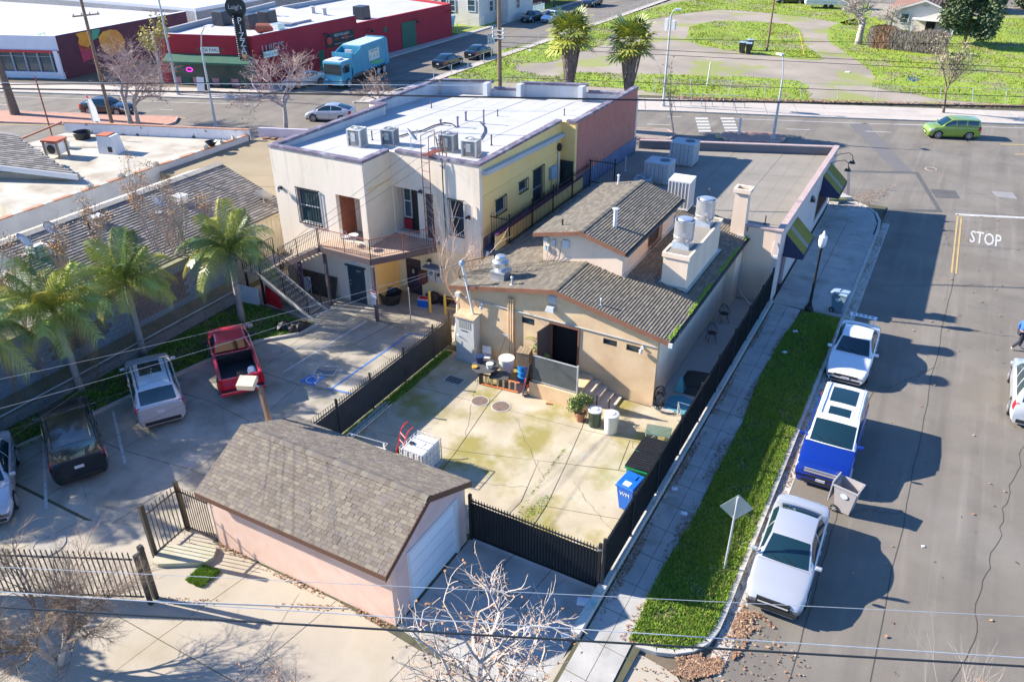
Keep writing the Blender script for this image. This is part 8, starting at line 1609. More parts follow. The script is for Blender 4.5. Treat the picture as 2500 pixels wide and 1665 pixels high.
for x0,x1,ya,yb_ in((-W2,-W2+.17,-2.55,-.42),(W2-.17,W2,-2.55,-.42)):b.hexa([(x0,ya,.45),(x1,ya,.45),(x1,yb_,.45),(x0,yb_,.45)],[(x0+.03*(x0<0),ya,1.16),(x1-.03*(x0>0),ya,1.16),(x1-.03*(x0>0),yb_,1.16),(x0+.03*(x0<0),yb_,1.16)])
b.B('bed_side',redP,t,rw=1,bevel=.03);tg=MB().box(-.76,.76,-2.6,-2.5,.5,1.14).B('tailgate',redP,t,rw=1,bevel=.02);MB().box(-.76,.76,-2.45,-.5,.6,.66).B('bed_liner',black,t,rw=1)
for x in(-.75,.75):MB().box(x-.015,x+.015,-2.49,-.45,.66,1.12).B('bed_liner',black,t,rw=1)
MB().box(-.76,.76,-.47,-.43,.6,1.14).B('bed_liner',black,t,rw=1)
def rbox(nm,P_,m_,bev=.06):return P_.B(nm,m_,t,rw=1,bevel=bev)
rbox('cab',MB().hexa([(-W2,-.42,.4),(W2,-.42,.4),(W2,1.15,.4),(-W2,1.15,.4)],[(-W2+.02,-.42,1.2),(W2-.02,-.42,1.2),(W2-.02,1.15,1.16),(-W2+.02,1.15,1.16)]),redP);rbox('hood',MB().hexa([(-W2,1.1,.4),(W2,1.1,.4),(W2*.92,2.6,.4),(-W2*.92,2.6,.4)],[(-W2+.03,1.1,1.15),(W2-.03,1.1,1.15),(W2*.88,2.52,.98),(-W2*.88,2.52,.98)]),redP)
lo=[(-.84,-.4,1.18),(.84,-.4,1.18),(.84,1.3,1.14),(-.84,1.3,1.14)];hi=[(-.66,-.28,1.72),(.66,-.28,1.72),(.64,.62,1.72),(-.64,.62,1.72)]
b=MB();b.hexa(lo,hi);b.B('cab_roof',redP,t,rw=1,bevel=.07)
def qpatch(nm,a,b_,c,d,m_,ins=.12,off=.015):
 a,b_,c,d=map(Vector,(a,b_,c,d));ce=(a+b_+c+d)/4;n=(b_-a).cross(d-a).normalized()
 if n.dot(ce-V3((0,.4,1.3)))<0:n=-n
 P_=[p.lerp(ce,ins)+n*off for p in(a,b_,c,d)];q=MB();q.slab(P_,n,.004);return q.B(nm,m_,t,rw=1)
qpatch('rear_window',lo[0],lo[1],hi[1],hi[0],mat('glass_black',(.006,.006,.008),rough=.05));qpatch('windscreen',lo[3],lo[2],hi[2],hi[3],cglass);qpatch('side_window',lo[0],lo[3],hi[3],hi[0],cglass,.18);qpatch('side_window',lo[1],lo[2],hi[2],hi[1],cglass,.18)
for sg in(-1,1):
 MB().box(min(sg*.8,sg*.94),max(sg*.8,sg*.94),-2.62,-2.55,.72,1.05).B('taillight',lensr,t,rw=1);MB().cbox((sg*1.05,.95,1.15),(.22,.1,.16)).B('mirror',black,t,rw=1,bevel=.03);wheel(t,sg*.93,-1.7,.38,sg);wheel(t,sg*.93,1.65,.38,sg)
MB().box(-.93,.93,-2.78,-2.6,.42,.58).B('rear_bumper',redP,t,rw=1,bevel=.03);MB().box(-.9,.9,-2.72,-2.61,.585,.62).B('step_pad',black,t,rw=1);MB().box(-.8,.8,2.58,2.72,.4,.58).B('front_bumper',lampgrey,t,rw=1)
MB().box(.35,.7,-2.606,-2.6,.92,.97).B('script_badge',platew,tg,rw=1);MB().box(-.6,-.48,-2.61,-2.6,.85,.91).B('emblem',mat('plate_blue',(.03,.06,.3)),tg,rw=1)
s2=thing('truck_bed_tank','white tank with silver straps in the pickup bed','tank',tuple(pc+Matrix.Rotation(rzz,3,'Z')@V3((.55,-2.0,.67))),rzz);MB().cyl((0,-.25,.2),(0,.25,.2),.19,n=16).B('body',mat('tank_white',(.72,.73,.72)),s2,rw=1);MB().box(-.95,-.1,-.25,.05,0,.08).B('grating',mat('tread_silver',(.45,.46,.44),rough=.4,metal=.6),s2,rw=1)
gt=G(*e3(790,890));gr=G(*e3(1290,640));hd=(gt-gr).normalized();ctr=V3((-58.3,71.6,0));t=thing('garbage_truck','light blue garbage truck stopped at the corner by the red building','truck',tuple(ctr),radians(192));lb2=mat('truck_sky_blue',(.04,.27,.4),(.06,.32,.46),1,.4);t.rotation_euler[2]=radians(188);ORG[t.name]=Matrix.Translation(ctr)@Matrix.Rotation(radians(188),4,'Z')
def tb(nm,m_,*a,bev=0):return MB().box(*a).B(nm,m_,t,rw=1,bevel=bev)
tb('chassis',acd,-.6,.6,-4.6,4.2,.6,.95);cb=tb('cab',lb2,-1.15,1.15,3.0,4.9,.55,2.75,bev=.12);MB().box(-1.0,1.0,4.9,4.93,1.5,2.5).B('windscreen',cglass,cb,rw=1);tb('cab_roof',mat('roof_pale',(.6,.66,.68),rough=.5),-1.05,1.05,3.1,4.8,2.75,2.82);tb('roof_unit',whitep,-.5,.4,3.5,4.4,2.82,3.0)
for sg in(-1,1):
 MB().box(min(sg*1.15,sg*1.17),max(sg*1.15,sg*1.17),3.5,4.5,1.6,2.4).B('side_window',cglass,cb,rw=1);MB().cbox((sg*1.35,4.9,2.0),(.2,.1,.5)).B('mirror',black,cb,rw=1);tb('bumper_light',lensw,min(sg*.7,sg*1.0),max(sg*.7,sg*1.0),4.9,4.93,.8,1.0)
 for y in(3.9,-2.4,-3.75):wheel(t,sg*1.22,y,.5,sg,6,platew)
tb('bumper',lb2,-1.2,1.2,4.85,5.1,.45,.85,bev=.05)
MB().hexa([(-1.2,-4.2,1.1),(1.2,-4.2,1.1),(1.2,1.2,1.1),(-1.2,1.2,1.1)],[(-1.2,-4.4,3.7),(1.2,-4.4,3.7),(1.2,.9,3.7),(-1.2,.9,3.7)]).B('body',lb2,t,rw=1,bevel=.06);tb('body_top',mat('truck_top_pale',(.45,.62,.7),rough=.5),-1.1,1.1,-4.2,.8,3.7,3.76)
for sg in(-1,1):MB().hexa([(sg*1.2-.04,1.1,1.2),(sg*1.2+.04,1.1,1.2),(sg*1.2+.04,2.9,1.2),(sg*1.2-.04,2.9,1.2)],[(sg*1.2-.04,.9,3.6),(sg*1.2+.04,.9,3.6),(sg*1.2+.04,2.8,3.0),(sg*1.2-.04,2.8,3.0)]).B('hopper_side',lb2,t,rw=1)
tb('hopper_front',lb2,-1.2,1.2,2.7,2.85,1.0,3.3);tb('hopper_floor',acd,-1.15,1.15,1.0,2.7,1.0,1.2);tb('exhaust_stack',lampgrey,-1.1,-.3,2.4,2.7,3.3,3.6)
MB().hexa([(-1.22,-5.1,.9),(1.22,-5.1,.9),(1.22,-4.2,.9),(-1.22,-4.2,.9)],[(-1.22,-4.9,3.6),(1.22,-4.9,3.6),(1.22,-4.4,3.9),(-1.22,-4.4,3.9)]).B('tailgate',lb2,t,rw=1,bevel=.08)
for k in range(8):tb('rub_rail',lb2,-1.26,1.26,-4.1+k*.65,-3.9+k*.65,1.0,1.25)
for sg in(-1,1):
 p_=tb('side_poster',mat('poster_pale',(.55,.6,.5),(.7,.72,.68),3,.6),min(sg*1.205,sg*1.23),max(sg*1.205,sg*1.23),-2.9,-.6,1.9,3.0);M_=ORG[t.name]@frameM((sg*1.24,-1.75,2.8),(0,sg,0),(0,0,1));text('RECYCLE MORE',.22,black,'lettering',p_,M_,.002)
 for k in range(3):MB().box(min(sg*1.23,sg*1.235),max(sg*1.23,sg*1.235),-2.6+k*.75,-2.3+k*.75,2.1,2.45).B('pictogram',lampgrey,p_,rw=1)
 MB().hexa([(sg*1.21,-3.6,1.35),(sg*1.225,-3.6,1.35),(sg*1.225,-1.0,1.5),(sg*1.21,-1.0,1.5)],[(sg*1.21,-3.4,1.6),(sg*1.225,-3.4,1.6),(sg*1.225,-1.2,1.8),(sg*1.21,-1.2,1.8)]).B('green_swoosh',mat('swoosh_green',(.1,.45,.12),rough=.5),t,rw=1)
tb('fuel_tank',lb2,1.0,1.3,-1.2,2.2,.5,1.1,bev=.1);tb('side_lamp',mat('lamp_orange',(.8,.3,.02),rough=.4),1.2,1.3,1.0,1.9,1.2,1.6)
# ================================================================ PERSON at the right edge
pp=thing('person','person in blue jacket, dark trousers and white shoes walking at right edge','person',(5.12,40.1,0),-1.2)
J={'pel':(0,0,.95),'che':(0,.02,1.35),'nek':(0,.03,1.5),'hd':(0,.06,1.62),'top':(0,.06,1.72),'ls':(-.19,.02,1.42),'le':(-.25,-.12,1.17),'lw':(-.22,-.02,.93),'rs':(.19,.02,1.42),'re':(.25,.1,1.16),'rw':(.22,.26,.98),'lh':(-.1,0,.9),'lk':(-.11,.18,.5),'la':(-.11,.12,.1),'lt':(-.11,.3,.04),'rh':(.1,0,.9),'rk':(.11,-.02,.5),'ra':(.11,-.3,.16),'rt':(.11,-.2,.03)}
def skin(nm,ed,rad,m_,root):
 ks=[];
 for a_,b_ in ed:
  for q in(a_,b_):
   if q not in ks:ks.append(q)
 me=bpy.data.meshes.new(nm);me.from_pydata([J[k]for k in ks],[(ks.index(a_),ks.index(b_))for a_,b_ in ed],[]);me.materials.append(m_);o=link(nm,me,pp);md=o.modifiers.new('skin','SKIN');sv=me.skin_vertices[0].data
 for i,k in enumerate(ks):sv[i].radius=rad[k];sv[i].use_root=(k==root)
 o.modifiers.new('sub','SUBSURF').render_levels=2;return o
skin('body',[('pel','che'),('che','nek'),('nek','hd'),('hd','top'),('che','ls'),('ls','le'),('le','lw'),('che','rs'),('rs','re'),('re','rw'),('pel','lh'),('lh','lk'),('lk','la'),('la','lt'),('pel','rh'),('rh','rk'),('rk','ra'),('ra','rt')],{'pel':(.15,.11),'che':(.17,.12),'nek':(.06,.06),'hd':(.085,.1),'top':(.075,.085),'ls':(.065,.065),'le':(.05,.05),'lw':(.035,.035),'rs':(.065,.065),'re':(.05,.05),'rw':(.035,.035),'lh':(.095,.1),'lk':(.06,.065),'la':(.04,.045),'lt':(.04,.035),'rh':(.095,.1),'rk':(.06,.065),'ra':(.04,.045),'rt':(.04,.035)},mat('skin',(.4,.25,.18),rough=.6),'pel')
skin('jacket',[('pel','che'),('che','ls'),('ls','le'),('le','lw'),('che','rs'),('rs','re'),('re','rw')],{'pel':(.18,.14),'che':(.19,.14),'ls':(.085,.085),'le':(.07,.07),'lw':(.055,.055),'rs':(.085,.085),'re':(.07,.07),'rw':(.055,.055)},mat('jacket_blue',(.04,.13,.35),rough=.8),'pel')
skin('trousers',[('pel','lh'),('lh','lk'),('lk','la'),('pel','rh'),('rh','rk'),('rk','ra')],{'pel':(.165,.13),'lh':(.11,.115),'lk':(.08,.085),'la':(.065,.07),'rh':(.11,.115),'rk':(.08,.085),'ra':(.065,.07)},mat('trousers_dark',(.03,.03,.045),rough=.85),'pel')
skin('shoe',[('la','lt')],{'la':(.06,.06),'lt':(.055,.045)},whitep,'la');skin('shoe',[('ra','rt')],{'ra':(.06,.06),'rt':(.055,.045)},whitep,'ra')
b=MB();b.lathe([(.03,-.02),(.098,.0),(.105,.06),(.07,.12),(.001,.14)],(0,.04,1.63),14);b.B('hair',black,pp,smooth=True,rw=1)
for s_ in(-1,1):b=MB();[b.tube([(s_*.22+s_*.012*(k-1.5),(-.02 if s_<0 else .26)+.012*k,.93 if s_<0 else .98),(s_*.22+s_*.014*(k-1.5),(.0 if s_<0 else .3)+.012*k,.84 if s_<0 else .92)],.009,5)for k in range(5)];b.B('hand',mat('skin',(.4,.25,.18)),pp,rw=1)
# ================================================================ VEGETATION
bk=mat('bark_pale',(.34,.29,.24),(.54,.48,.41),5,.85,stains=[((.25,.2,.15),6,.55,.65,.7)],bump=.4)
bkt=mat('twig_brown',(.3,.22,.17),(.42,.33,.27),4,.85);bkd=mat('bark_dark',(.14,.1,.075),(.22,.17,.13),5,.9,bump=.4);dry=mat('dry_leaf',(.3,.13,.06),(.42,.22,.1),8,.8)
def tree(name,label,base,H_,spread,seed,trunk=.16,m=bk,tw=bkt,levels=5,leaves=None,nleaf=0,lean=(0,0),first=.3,kids=3,up=.35,droop=0,stems=1,thick=.62,group=None,leafm=None,leafs=.07,ang=.75,wig=.12):
 r=random.Random(seed);t=thing(name,label,'tree',tuple(base),0,group);T=MB();Bm=MB();tips=[]
 def grow(p,d,L,rad,lev):
  n=4 if lev<2 else 3;pts=[p];q=p.copy();dd=d.copy()
  for i in range(n):
   dd=(dd+V3((r.uniform(-wig,wig),r.uniform(-wig,wig),r.uniform(-wig,wig)+(-droop*lev*.12)))).normalized();q=q+dd*L/n;pts.append(q.copy())
  re=rad*thick;seg=7 if lev==0 else(5 if lev<3 else 3)
  (T if lev==0 else Bm).tube(pts,[rad+(re-rad)*i/n for i in range(n+1)],seg,caps=lev<2)
  if lev>=levels-1:tips.extend(pts[1:]);return
  k=kids+(1 if r.random()<.4 else 0)
  for c in range(k):
   f=1 if c==0 else r.uniform(.45 if lev else .75,1);i=min(n,max(1,int(f*n)));s=pts[i];a=r.uniform(0,2*pi);v=dd.orthogonal().normalized();v.rotate(Matrix.Rotation(a,3,dd));th=ang*r.uniform(.5,1.2)*(1 if c else .6)
   nd=(dd*cos(th)+v*sin(th));nd.z+=up*(1 if lev<3 else .4);nd=V3((nd.x*spread,nd.y*spread,nd.z)).normalized();grow(s,nd,L*r.uniform(.62,.82),re*(.85 if c else .95),lev+1)
 for s in range(stems):
  a=2*pi*s/max(stems,1)+seed;d0=V3((lean[0]+(.35*cos(a)if stems>1 else 0),lean[1]+(.35*sin(a)if stems>1 else 0),1)).normalized();grow(V3((0,0,-.05)),d0,H_*first,trunk*(1 if stems==1 else .7),0)
 T.B('trunk',m,t,rw=1,fx_=0,smooth=True);Bm.B('crown',tw,t,rw=1,fx_=0,kind='stuff')
 if nleaf:
  b=MB()
  for k in range(nleaf):
   p=r.choice(tips)+V3((r.gauss(0,leafs),r.gauss(0,leafs),r.gauss(0,leafs)));u=V3((r.uniform(-1,1),r.uniform(-1,1),r.uniform(-1,1))).normalized()*leafs;v=u.orthogonal().normalized()*leafs*.7;b.add([p-u,p+v,p+u,p-v],[(0,1,2,3)])
  b.B('leaves',leafm or dry,t,rw=1,fx_=0,kind='stuff')
 return t
t=tree('sycamore_tree','big pale pruned sycamore with cut stubs in front of the driveway',(-4.3,9.2,0),6.8,1.3,3,.2,tw=mat('bark_pale_twig',(.35,.29,.24),(.52,.44,.37),4,.8),levels=7,nleaf=900,first=.4,kids=3,up=.1,ang=1.05,wig=.26,leafs=.045,thick=.66)
for(d_,L_,r_)in(((.35,.1,1.0),1.5,.17),((-.5,.2,.5),1.1,.12),((.4,.45,.35),1.3,.13)):
 d_=V3(d_).normalized();MB().tube([V3((0,0,2.7)),V3((0,0,2.75))+d_*L_*.5,V3((.03,0,2.9))+d_*L_],[r_,r_*.85,r_*.95],10).B('limb',bk,t,rw=1,smooth=True)
tree('crape_myrtle','dense bare twiggy tree at the bottom left corner',(-18.7,7.2,0),7.6,1.35,11,.14,levels=8,tw=mat('twig_grey_brown',(.17,.12,.085),(.26,.2,.15),4,.85),first=.2,kids=3,up=.3,stems=3,ang=.7,group=None)
tree('crape_myrtle','small bare twiggy tree at the bottom edge below garage',(-11.5,8.2,0),4.4,1.1,14,.07,levels=6,first=.25,kids=3,up=.3,stems=2,ang=.75,nleaf=60,leafs=.04)
tree('sapling','thin pale bare branches reaching in at the bottom right',(3.6,13.9,0),5.6,1.0,17,.035,levels=6,m=bk,tw=mat('twig_pale',(.42,.35,.29),rough=.8),first=.35,kids=2,up=.5,stems=2,ang=.5)
for(p,h,sd,l,tk)in((e1(1510,1450),13,21,'twin bare sycamore, left trunk beside the utility pole',.24),(e1(1600,1450),12,22,'twin bare sycamore, right trunk beside the utility pole',.2),(e2(1400,1490),12,23,'bare spreading sycamore left of the cream building',.22)):
 tree('sycamore_tree',l,G2(p)+(0,),h,1.45,sd,tk,levels=7,tw=mat('twig_pinkish',(.4,.3,.27),(.5,.4,.37),4,.85),nleaf=420,first=.22,kids=3,up=.25,ang=.9,leafs=.07)
tree('sycamore_tree','tall slim bare tree with a few yellow leaves before the red building',G2(e1(1850,1070))+(0,),9.5,.8,24,.14,levels=6,nleaf=500,leafm=mat('leaf_yellow_green',(.4,.36,.06),(.5,.42,.08),5,.7),first=.3,kids=3,up=.5,leafs=.12)
tree('sycamore_tree','bare tree crown rising behind the left parapet of cream building',(-47.5,61.0,0),6.6,1.5,25,.14,levels=6,nleaf=200,first=.25,kids=3,up=.2,ang=1.0)
tree('sycamore_tree','low bare tree between the two fan palms',(-29.5,62.4,0),5.4,1.4,27,.1,levels=5,nleaf=120,first=.3,kids=3,up=.3,leafs=.09);tree('sycamore_tree','slim bare tree on the median right of second fan palm',(-20.6,66.3,0),5.6,.8,28,.08,levels=5,nleaf=40,first=.4,kids=2,up=.5)
tree('street_tree','small tree with sparse dusty leaves on the far sidewalk',(*G2(z3(1808,772)),.1),7.4,.9,31,.13,m=bkd,tw=bkd,levels=6,nleaf=1500,leafm=mat('leaf_dusty',(.3,.26,.16),(.38,.33,.2),5,.7),first=.34,kids=3,up=.35,leafs=.07)
q=G(*e5(620,470));tree('bare_tree','large grey leafless tree beside the bungalow fence',(q.x,q.y,0),13,1.4,33,.5,m=bk,tw=mat('twig_grey',(.34,.29,.25),(.45,.4,.35),3,.85),levels=7,first=.22,kids=3,up=.25,ang=.85)
q=G(*e5(900,380));tree('bare_tree','tangled grey leafless tree leaning over the bungalow hedge',(q.x,q.y+3,0),8,1.5,34,.3,m=bk,tw=mat('twig_grey',(.34,.29,.25)),levels=7,first=.2,kids=3,up=.1,ang=1.0)
tree('crape_myrtle','white trunked bare tree by the grey electric cabinet',(*G2(c5(60,790)),0),6.0,.95,36,.085,levels=5,m=mat('bark_white',(.6,.54,.47),(.72,.66,.58),3,.8),tw=mat('twig_reddish',(.5,.36,.28),(.6,.45,.36),3,.8),first=.42,kids=3,up=.5,ang=.65)
q=G(*f3(-150,150));tree('shrub','small bare shrub growing between the garage and the fence',(-18.0,17.9,0),1.9,.9,38,.03,levels=4,tw=mat('twig_tan',(.36,.24,.15),rough=.8),m=bkt,first=.35,kids=3,up=.9,stems=6,ang=.5)
seedm=mat('seed_bunch_brown',(.36,.2,.09),(.48,.29,.14),6,.8)
for(x,y,h,sd,l,ln)in((-32.6,24.4,8.6,41,'bare tree with brown seed bunches right behind the block wall, middle',(-.1,.1)),(-32.7,25.6,6.6,42,'bare tree with a few seed bunches nearest the cream building',(.0,.25)),(-33.0,19.6,8.2,43,'bare tree with brown seed bunches among the left palms',(-.1,-.1)),(-33.2,16.6,7.4,44,'bare tree with seed bunches at the far left',(-.2,-.1))):
 t=tree('bare_tree',l,(x,y,1.0),h,.85,sd,.1,m=mat('bark_greyish',(.4,.33,.28),(.5,.42,.36),4,.8),tw=mat('twig_greyish',(.42,.34,.3),rough=.8),levels=5,first=.3,kids=3,up=.6,ang=.62,stems=2)
 cr_=KIDS[t.name][1];vs=[v.co for v in cr_.data.vertices];top=sorted(vs,key=lambda v:-v.z)[:len(vs)//2];r=random.Random(sd);b=MB()
 for k in range(26 if sd!=42 else 8):
  c_=r.choice(top)
  for j in range(46):p=c_+V3((r.gauss(0,.17),r.gauss(0,.17),r.gauss(0,.1)));u=V3((r.uniform(-1,1),r.uniform(-1,1),r.uniform(-1,.3))).normalized()*.05;v=u.orthogonal().normalized()*.025;b.add([p-u,p+v,p+u,p-v],[(0,1,2,3)])
 b.B('seed_bunches',seedm,t,rw=1,fx_=0,kind='stuff')
fg=[mat('frond_green',(.28,.34,.05),(.44,.45,.09),2,.38),mat('frond_yellow',(.52,.44,.05),(.4,.38,.06),2,.4),mat('frond_dark',(.09,.15,.035),(.14,.2,.05),2,.38),mat('frond_dead',(.34,.2,.1),(.26,.16,.08),3,.8)]
ptr=mat('palm_trunk',(.27,.23,.2),(.4,.35,.3),3,.9,bump=.6)
FR={}
def frond(k,L,droop_,m,seed):
 r=random.Random(seed);me_b=MB();pts=[];n=12
 for i in range(n+1):s=i/n;a=1.0-s*droop_;pts.append((L*s*(.95-.25*s),0,L*(.55*s-droop_*.62*s*s)))
 P_=[V3(p)for p in pts];me_b.tube(P_,.02,4,r2=.006)
 for i in range(84):
  s=.1+.89*i/84;j=min(n-1,int(s*n));p=P_[j].lerp(P_[j+1],s*n-j);d=(P_[j+1]-P_[j]).normalized();ll=L*.2*(1-abs(s-.45)*1.0)+.1
  for sg in(-1,1):
   o=V3((d.x*.5,sg*(.85),d.z*.5+r.uniform(-.35,.1))).normalized();q=p+o*ll*.55;e=p+o*ll+V3((0,0,-ll*r.uniform(.45,1.0)));w=d*.009
   me_b.add([p-w,p+w,q+w*1.2,q-w*1.2,e],[(0,1,2,3),(3,2,4)])
 me=bpy.data.meshes.new('frond');me.from_pydata([tuple(v)for v in me_b.v],[],me_b.f);me.materials.append(m);me.update();return me
def palm(label,base,hgt,seed,n=24,L=3.1,lean=(0,0),dead=0):
 r=random.Random(seed);t=thing('queen_palm',label,'palm tree',tuple(base));tx=V3((lean[0],lean[1],hgt))
 P_=[V3((lean[0]*s*s,lean[1]*s*s,hgt*s))for s in[i/9 for i in range(10)]];MB().tube(P_,[.19,.17,.16,.155,.15,.15,.14,.14,.15,.12],10).B('trunk',ptr,t,rw=1,smooth=True)
 for k in range(n+dead):
  a=k*2.4+r.uniform(-.2,.2);f=k/n;dr=.35+1.1*f+r.uniform(-.1,.15);m=0 if r.random()<.55 else(1 if r.random()<.45 else 2)
  if k>=n:dr=2.2;m=3
  key=(round(dr,1),m,k%3)
  if key not in FR:FR[key]=frond(k,L,dr,fg[m],k)
  placeM('frond',FR[key],t,ORG[t.name]@Matrix.Translation(tx+V3((0,0,-.15*f)))@Matrix.Rotation(a,4,'Z')@Matrix.Rotation(-.75*(1-f)**1.3 if k<n else .5,4,'Y')@Matrix.Scale(r.uniform(.85,1.12),4))
 return t
palm('feather palm nearest the stair, behind the red pickup',(*G2(z4(1640,930)),0),3.6,51,lean=(-.3,.3));palm('feather palm in front of the block wall between pickup and crossover',(*G2(z4(975,1160)),0),3.5,52,lean=(-.5,.4));palm('feather palm with largest crown, behind the black crossover',(*G2(z4(550,1400)),0),3.7,53,27,3.4,lean=(-.5,.2),dead=3)
palm('feather palm at the left edge with hanging dead frond',(-32.0,13.6,0),3.9,54,24,3.3,dead=3,lean=(.2,.0));palm('feather palm just outside the left edge',(-33.0,9.8,0),4.6,55,20,3.3)
def fanpalm(label,xy,top,crown,seed):
 r=random.Random(seed);t=thing('fan_palm',label,'palm tree',(xy[0],xy[1],0));b=MB();b.tube([(0,0,0),(0,0,top*.5),(0,0,top)],[.3,.26,.26],12);b.B('trunk',ptr,t,rw=1)
 b=MB();zz=top*.5
 for k in range(520):
  a=r.uniform(0,2*pi);z=r.uniform(zz,top);f=(z-zz)/(top-zz);R_=.26+.7*f**.8;p=V3((R_*cos(a),R_*sin(a),z));q=p+V3((-.12*cos(a),-.12*sin(a),-r.uniform(.6,1.1)));u=V3((-sin(a),cos(a),0))*.05;b.add([p-u,p+u,q+u*.3,q-u*.3],[(0,1,2,3)])
 b.B('dead_skirt',mat('skirt_grey',(.13,.1,.09),(.24,.19,.17),4,.9),t,rw=1,fx_=0,kind='stuff')
 fm=[mat('fan_green',(.3,.33,.05),(.4,.4,.06),2,.5),mat('fan_yellow',(.62,.46,.05),(.5,.42,.06),2,.5),mat('fan_dark',(.16,.2,.04),(.22,.26,.05),2,.5)]
 for k in range(30):
  el=1.4-2.0*(k/30)**.9;a=k*2.4;m=0 if k%3 else(1 if k>18 else 2);d=V3((cos(a)*cos(el),sin(a)*cos(el),sin(el)));st=crown*(.42+.14*sin(k*5));c0=V3((0,0,top+.2));c_=c0+d*st;u=V3((-sin(a),cos(a),0));v=u.cross(d);b=MB();b.tube([c0,c_],.03,4)
  for j in range(17):
   an=(j/16-.5)*3.6;dd=(d*cos(an)+u*sin(an)).normalized();e=c_+dd*crown*.5;mid=c_+dd*crown*.3;e.z-=crown*.07*(1.3+.5*sin(j*2));mid.z-=.05*crown*(j%2);w=(u*cos(an)-d*sin(an))*crown*.042;b.add([c_,mid-w,mid+w,e],[(0,1,2),(1,3,2)])
  b.B('fan_leaf',fm[m],t,rw=1,fx_=0)
 return t
def onmed(px,py):
 best=None
 for i in range(80):
  v=G(px,py,i*.1);d=abs(v.y-(61.2+(v.x+37)*.41));best=min(best or(9e9,0),(d,i));
 v=G(px,py,best[1]*.1);return v
for(p,c_,l,sd)in((e4(1218,785),e4(1190,330),'fan palm with dead skirt, left of the pair',61),(e4(1785,850),e4(1790,400),'fan palm with dead skirt, right of the pair',62)):
 v=onmed(*p);hh_=HT(*proj(V3((v.x,v.y,0))),*c_)-.9;fanpalm(l,(v.x,v.y),hh_+.7,2.7,sd)
v=(-77.4,44.5);t=thing('fan_palm','lone dark palm trunk on the median at far left','palm tree',(-77.4,44.5,0));MB().tube([(0,0,0),(-.1,0,4),(-.2,0,9)],[.45,.3,.25],12).B('trunk',bkd,t,rw=1)
def leafball(name,label,base,R_,Hh,n,ms,ls,seed,squash=1,cat='shrub',parts_='foliage'):
 r=random.Random(seed);t=thing(name,label,cat,tuple(base));b=MB();cl=[(V3((r.uniform(-.75,.75)*R_,r.uniform(-.75,.75)*R_*squash,r.uniform(.25,.9)*Hh)),r.uniform(.25,.5)*R_)for _ in range(26)]
 for k in range(n):
  c_,s=r.choice(cl);d=V3((r.gauss(0,1),r.gauss(0,1),r.gauss(0,1))).normalized();p=c_+d*s*r.uniform(.6,1);u=V3((r.uniform(-1,1),r.uniform(-1,1),r.uniform(-1,1))).normalized()*ls;v=u.orthogonal().normalized()*ls*.5;b.m=r.randrange(len(ms))
  if p.z>.02:b.add([p-u,p+v,p+u,p-v],[(0,1,2,3)])
 b.B(parts_,ms,t,rw=1,fx_=0,kind='stuff');MB().tube([(0,0,0),(.02,0,Hh*.6)],max(.02,R_*.06),6).B('stem',bkd,t,rw=1);return t
gl_=[mat('leaf_lemon',(.2,.26,.04),(.34,.36,.07),6,.5),mat('leaf_mid',(.09,.15,.03),(.14,.2,.04),6,.5)]
leafball('potted_bush','round leafy bush growing in a terracotta pot by the landing',(-10.63,25.15,.38),.48,.85,1500,gl_,.045,71,cat='plant');t=thing('plant_pot','terracotta pot holding the leafy bush','plant pot',(-10.63,25.15,0));MB().lathe([(.17,0),(.24,.36),(.28,.36),(.28,.42),(.22,.42),(.2,.35),(.001,.35)],n=20,close=False).B('pot_body',mat('terracotta',(.42,.18,.1),(.5,.25,.15),5,.8),t,rw=1)
ev=[mat('leaf_evergreen',(.04,.07,.025),(.07,.1,.035),2,.6),mat('leaf_evergreen_light',(.09,.13,.05),rough=.6)]
q=G(*e5(1720,480));leafball('evergreen_bush','tall dark rounded evergreen beside the bungalow',(q.x,q.y,0),3.4,7.6,9000,ev,.22,72)
leafball('evergreen_bush','green clipped hedge trees behind the lot at the top right edge',(9,163,0),5,5.5,5000,[mat('leaf_hedge',(.1,.15,.04),(.15,.2,.05),2,.6)],.3,73,squash=.5);leafball('evergreen_bush','second green hedge mass at the top right corner',(21,168,0),6,5,5000,[mat('leaf_hedge',(.1,.15,.04))],.3,74,squash=.5);leafball('evergreen_bush','hedge mass behind bungalow roof at the top edge',(-1,158,0),4,5,4000,ev,.3,75)
hm=[mat('vine_brown',(.14,.1,.07),(.22,.17,.12),3,.9),mat('vine_grey',(.26,.22,.19),(.34,.3,.26),3,.9),mat('vine_rust',(.34,.14,.06),(.28,.16,.08),3,.9)]
t=thing('vine_hedge','long low hedge of dry brown vines in front of the bungalow','hedge',(-7,127,0));r=random.Random(8);b=MB();ha,hb_=G(*e5(740,500)),G(*e5(1480,580));N_=9000
for k in range(N_):
 f=r.random();p=ha.lerp(hb_,f)+V3((r.uniform(-.6,.6),r.uniform(-.7,.7),0));hz_=(2.5+.4*sin(f*9))*sqrt(r.random());p.z=hz_;u=V3((r.uniform(-.2,.2),r.uniform(-.2,.2),r.uniform(-1,-.3))).normalized()*r.uniform(.2,.45);v=V3((.03,0,0));b.m=2 if(.05<f<.3 and r.random()<.7)else r.randrange(2);b.add([p-v,p+v,p+u+v,p+u-v],[(0,1,2,3)])
b.B('vines',hm,t,fx_=0,kind='stuff');MB().hexa([ha+V3((0,-.1,0)),hb_+V3((0,-.1,0)),hb_+V3((0,.2,0)),ha+V3((0,.2,0))],[p+V3((0,0,2))for p in(ha+V3((0,-.1,0)),hb_+V3((0,-.1,0)),hb_+V3((0,.2,0)),ha+V3((0,.2,0)))]).B('fence_panel',mat('timber_dark',(.09,.05,.04)),t)
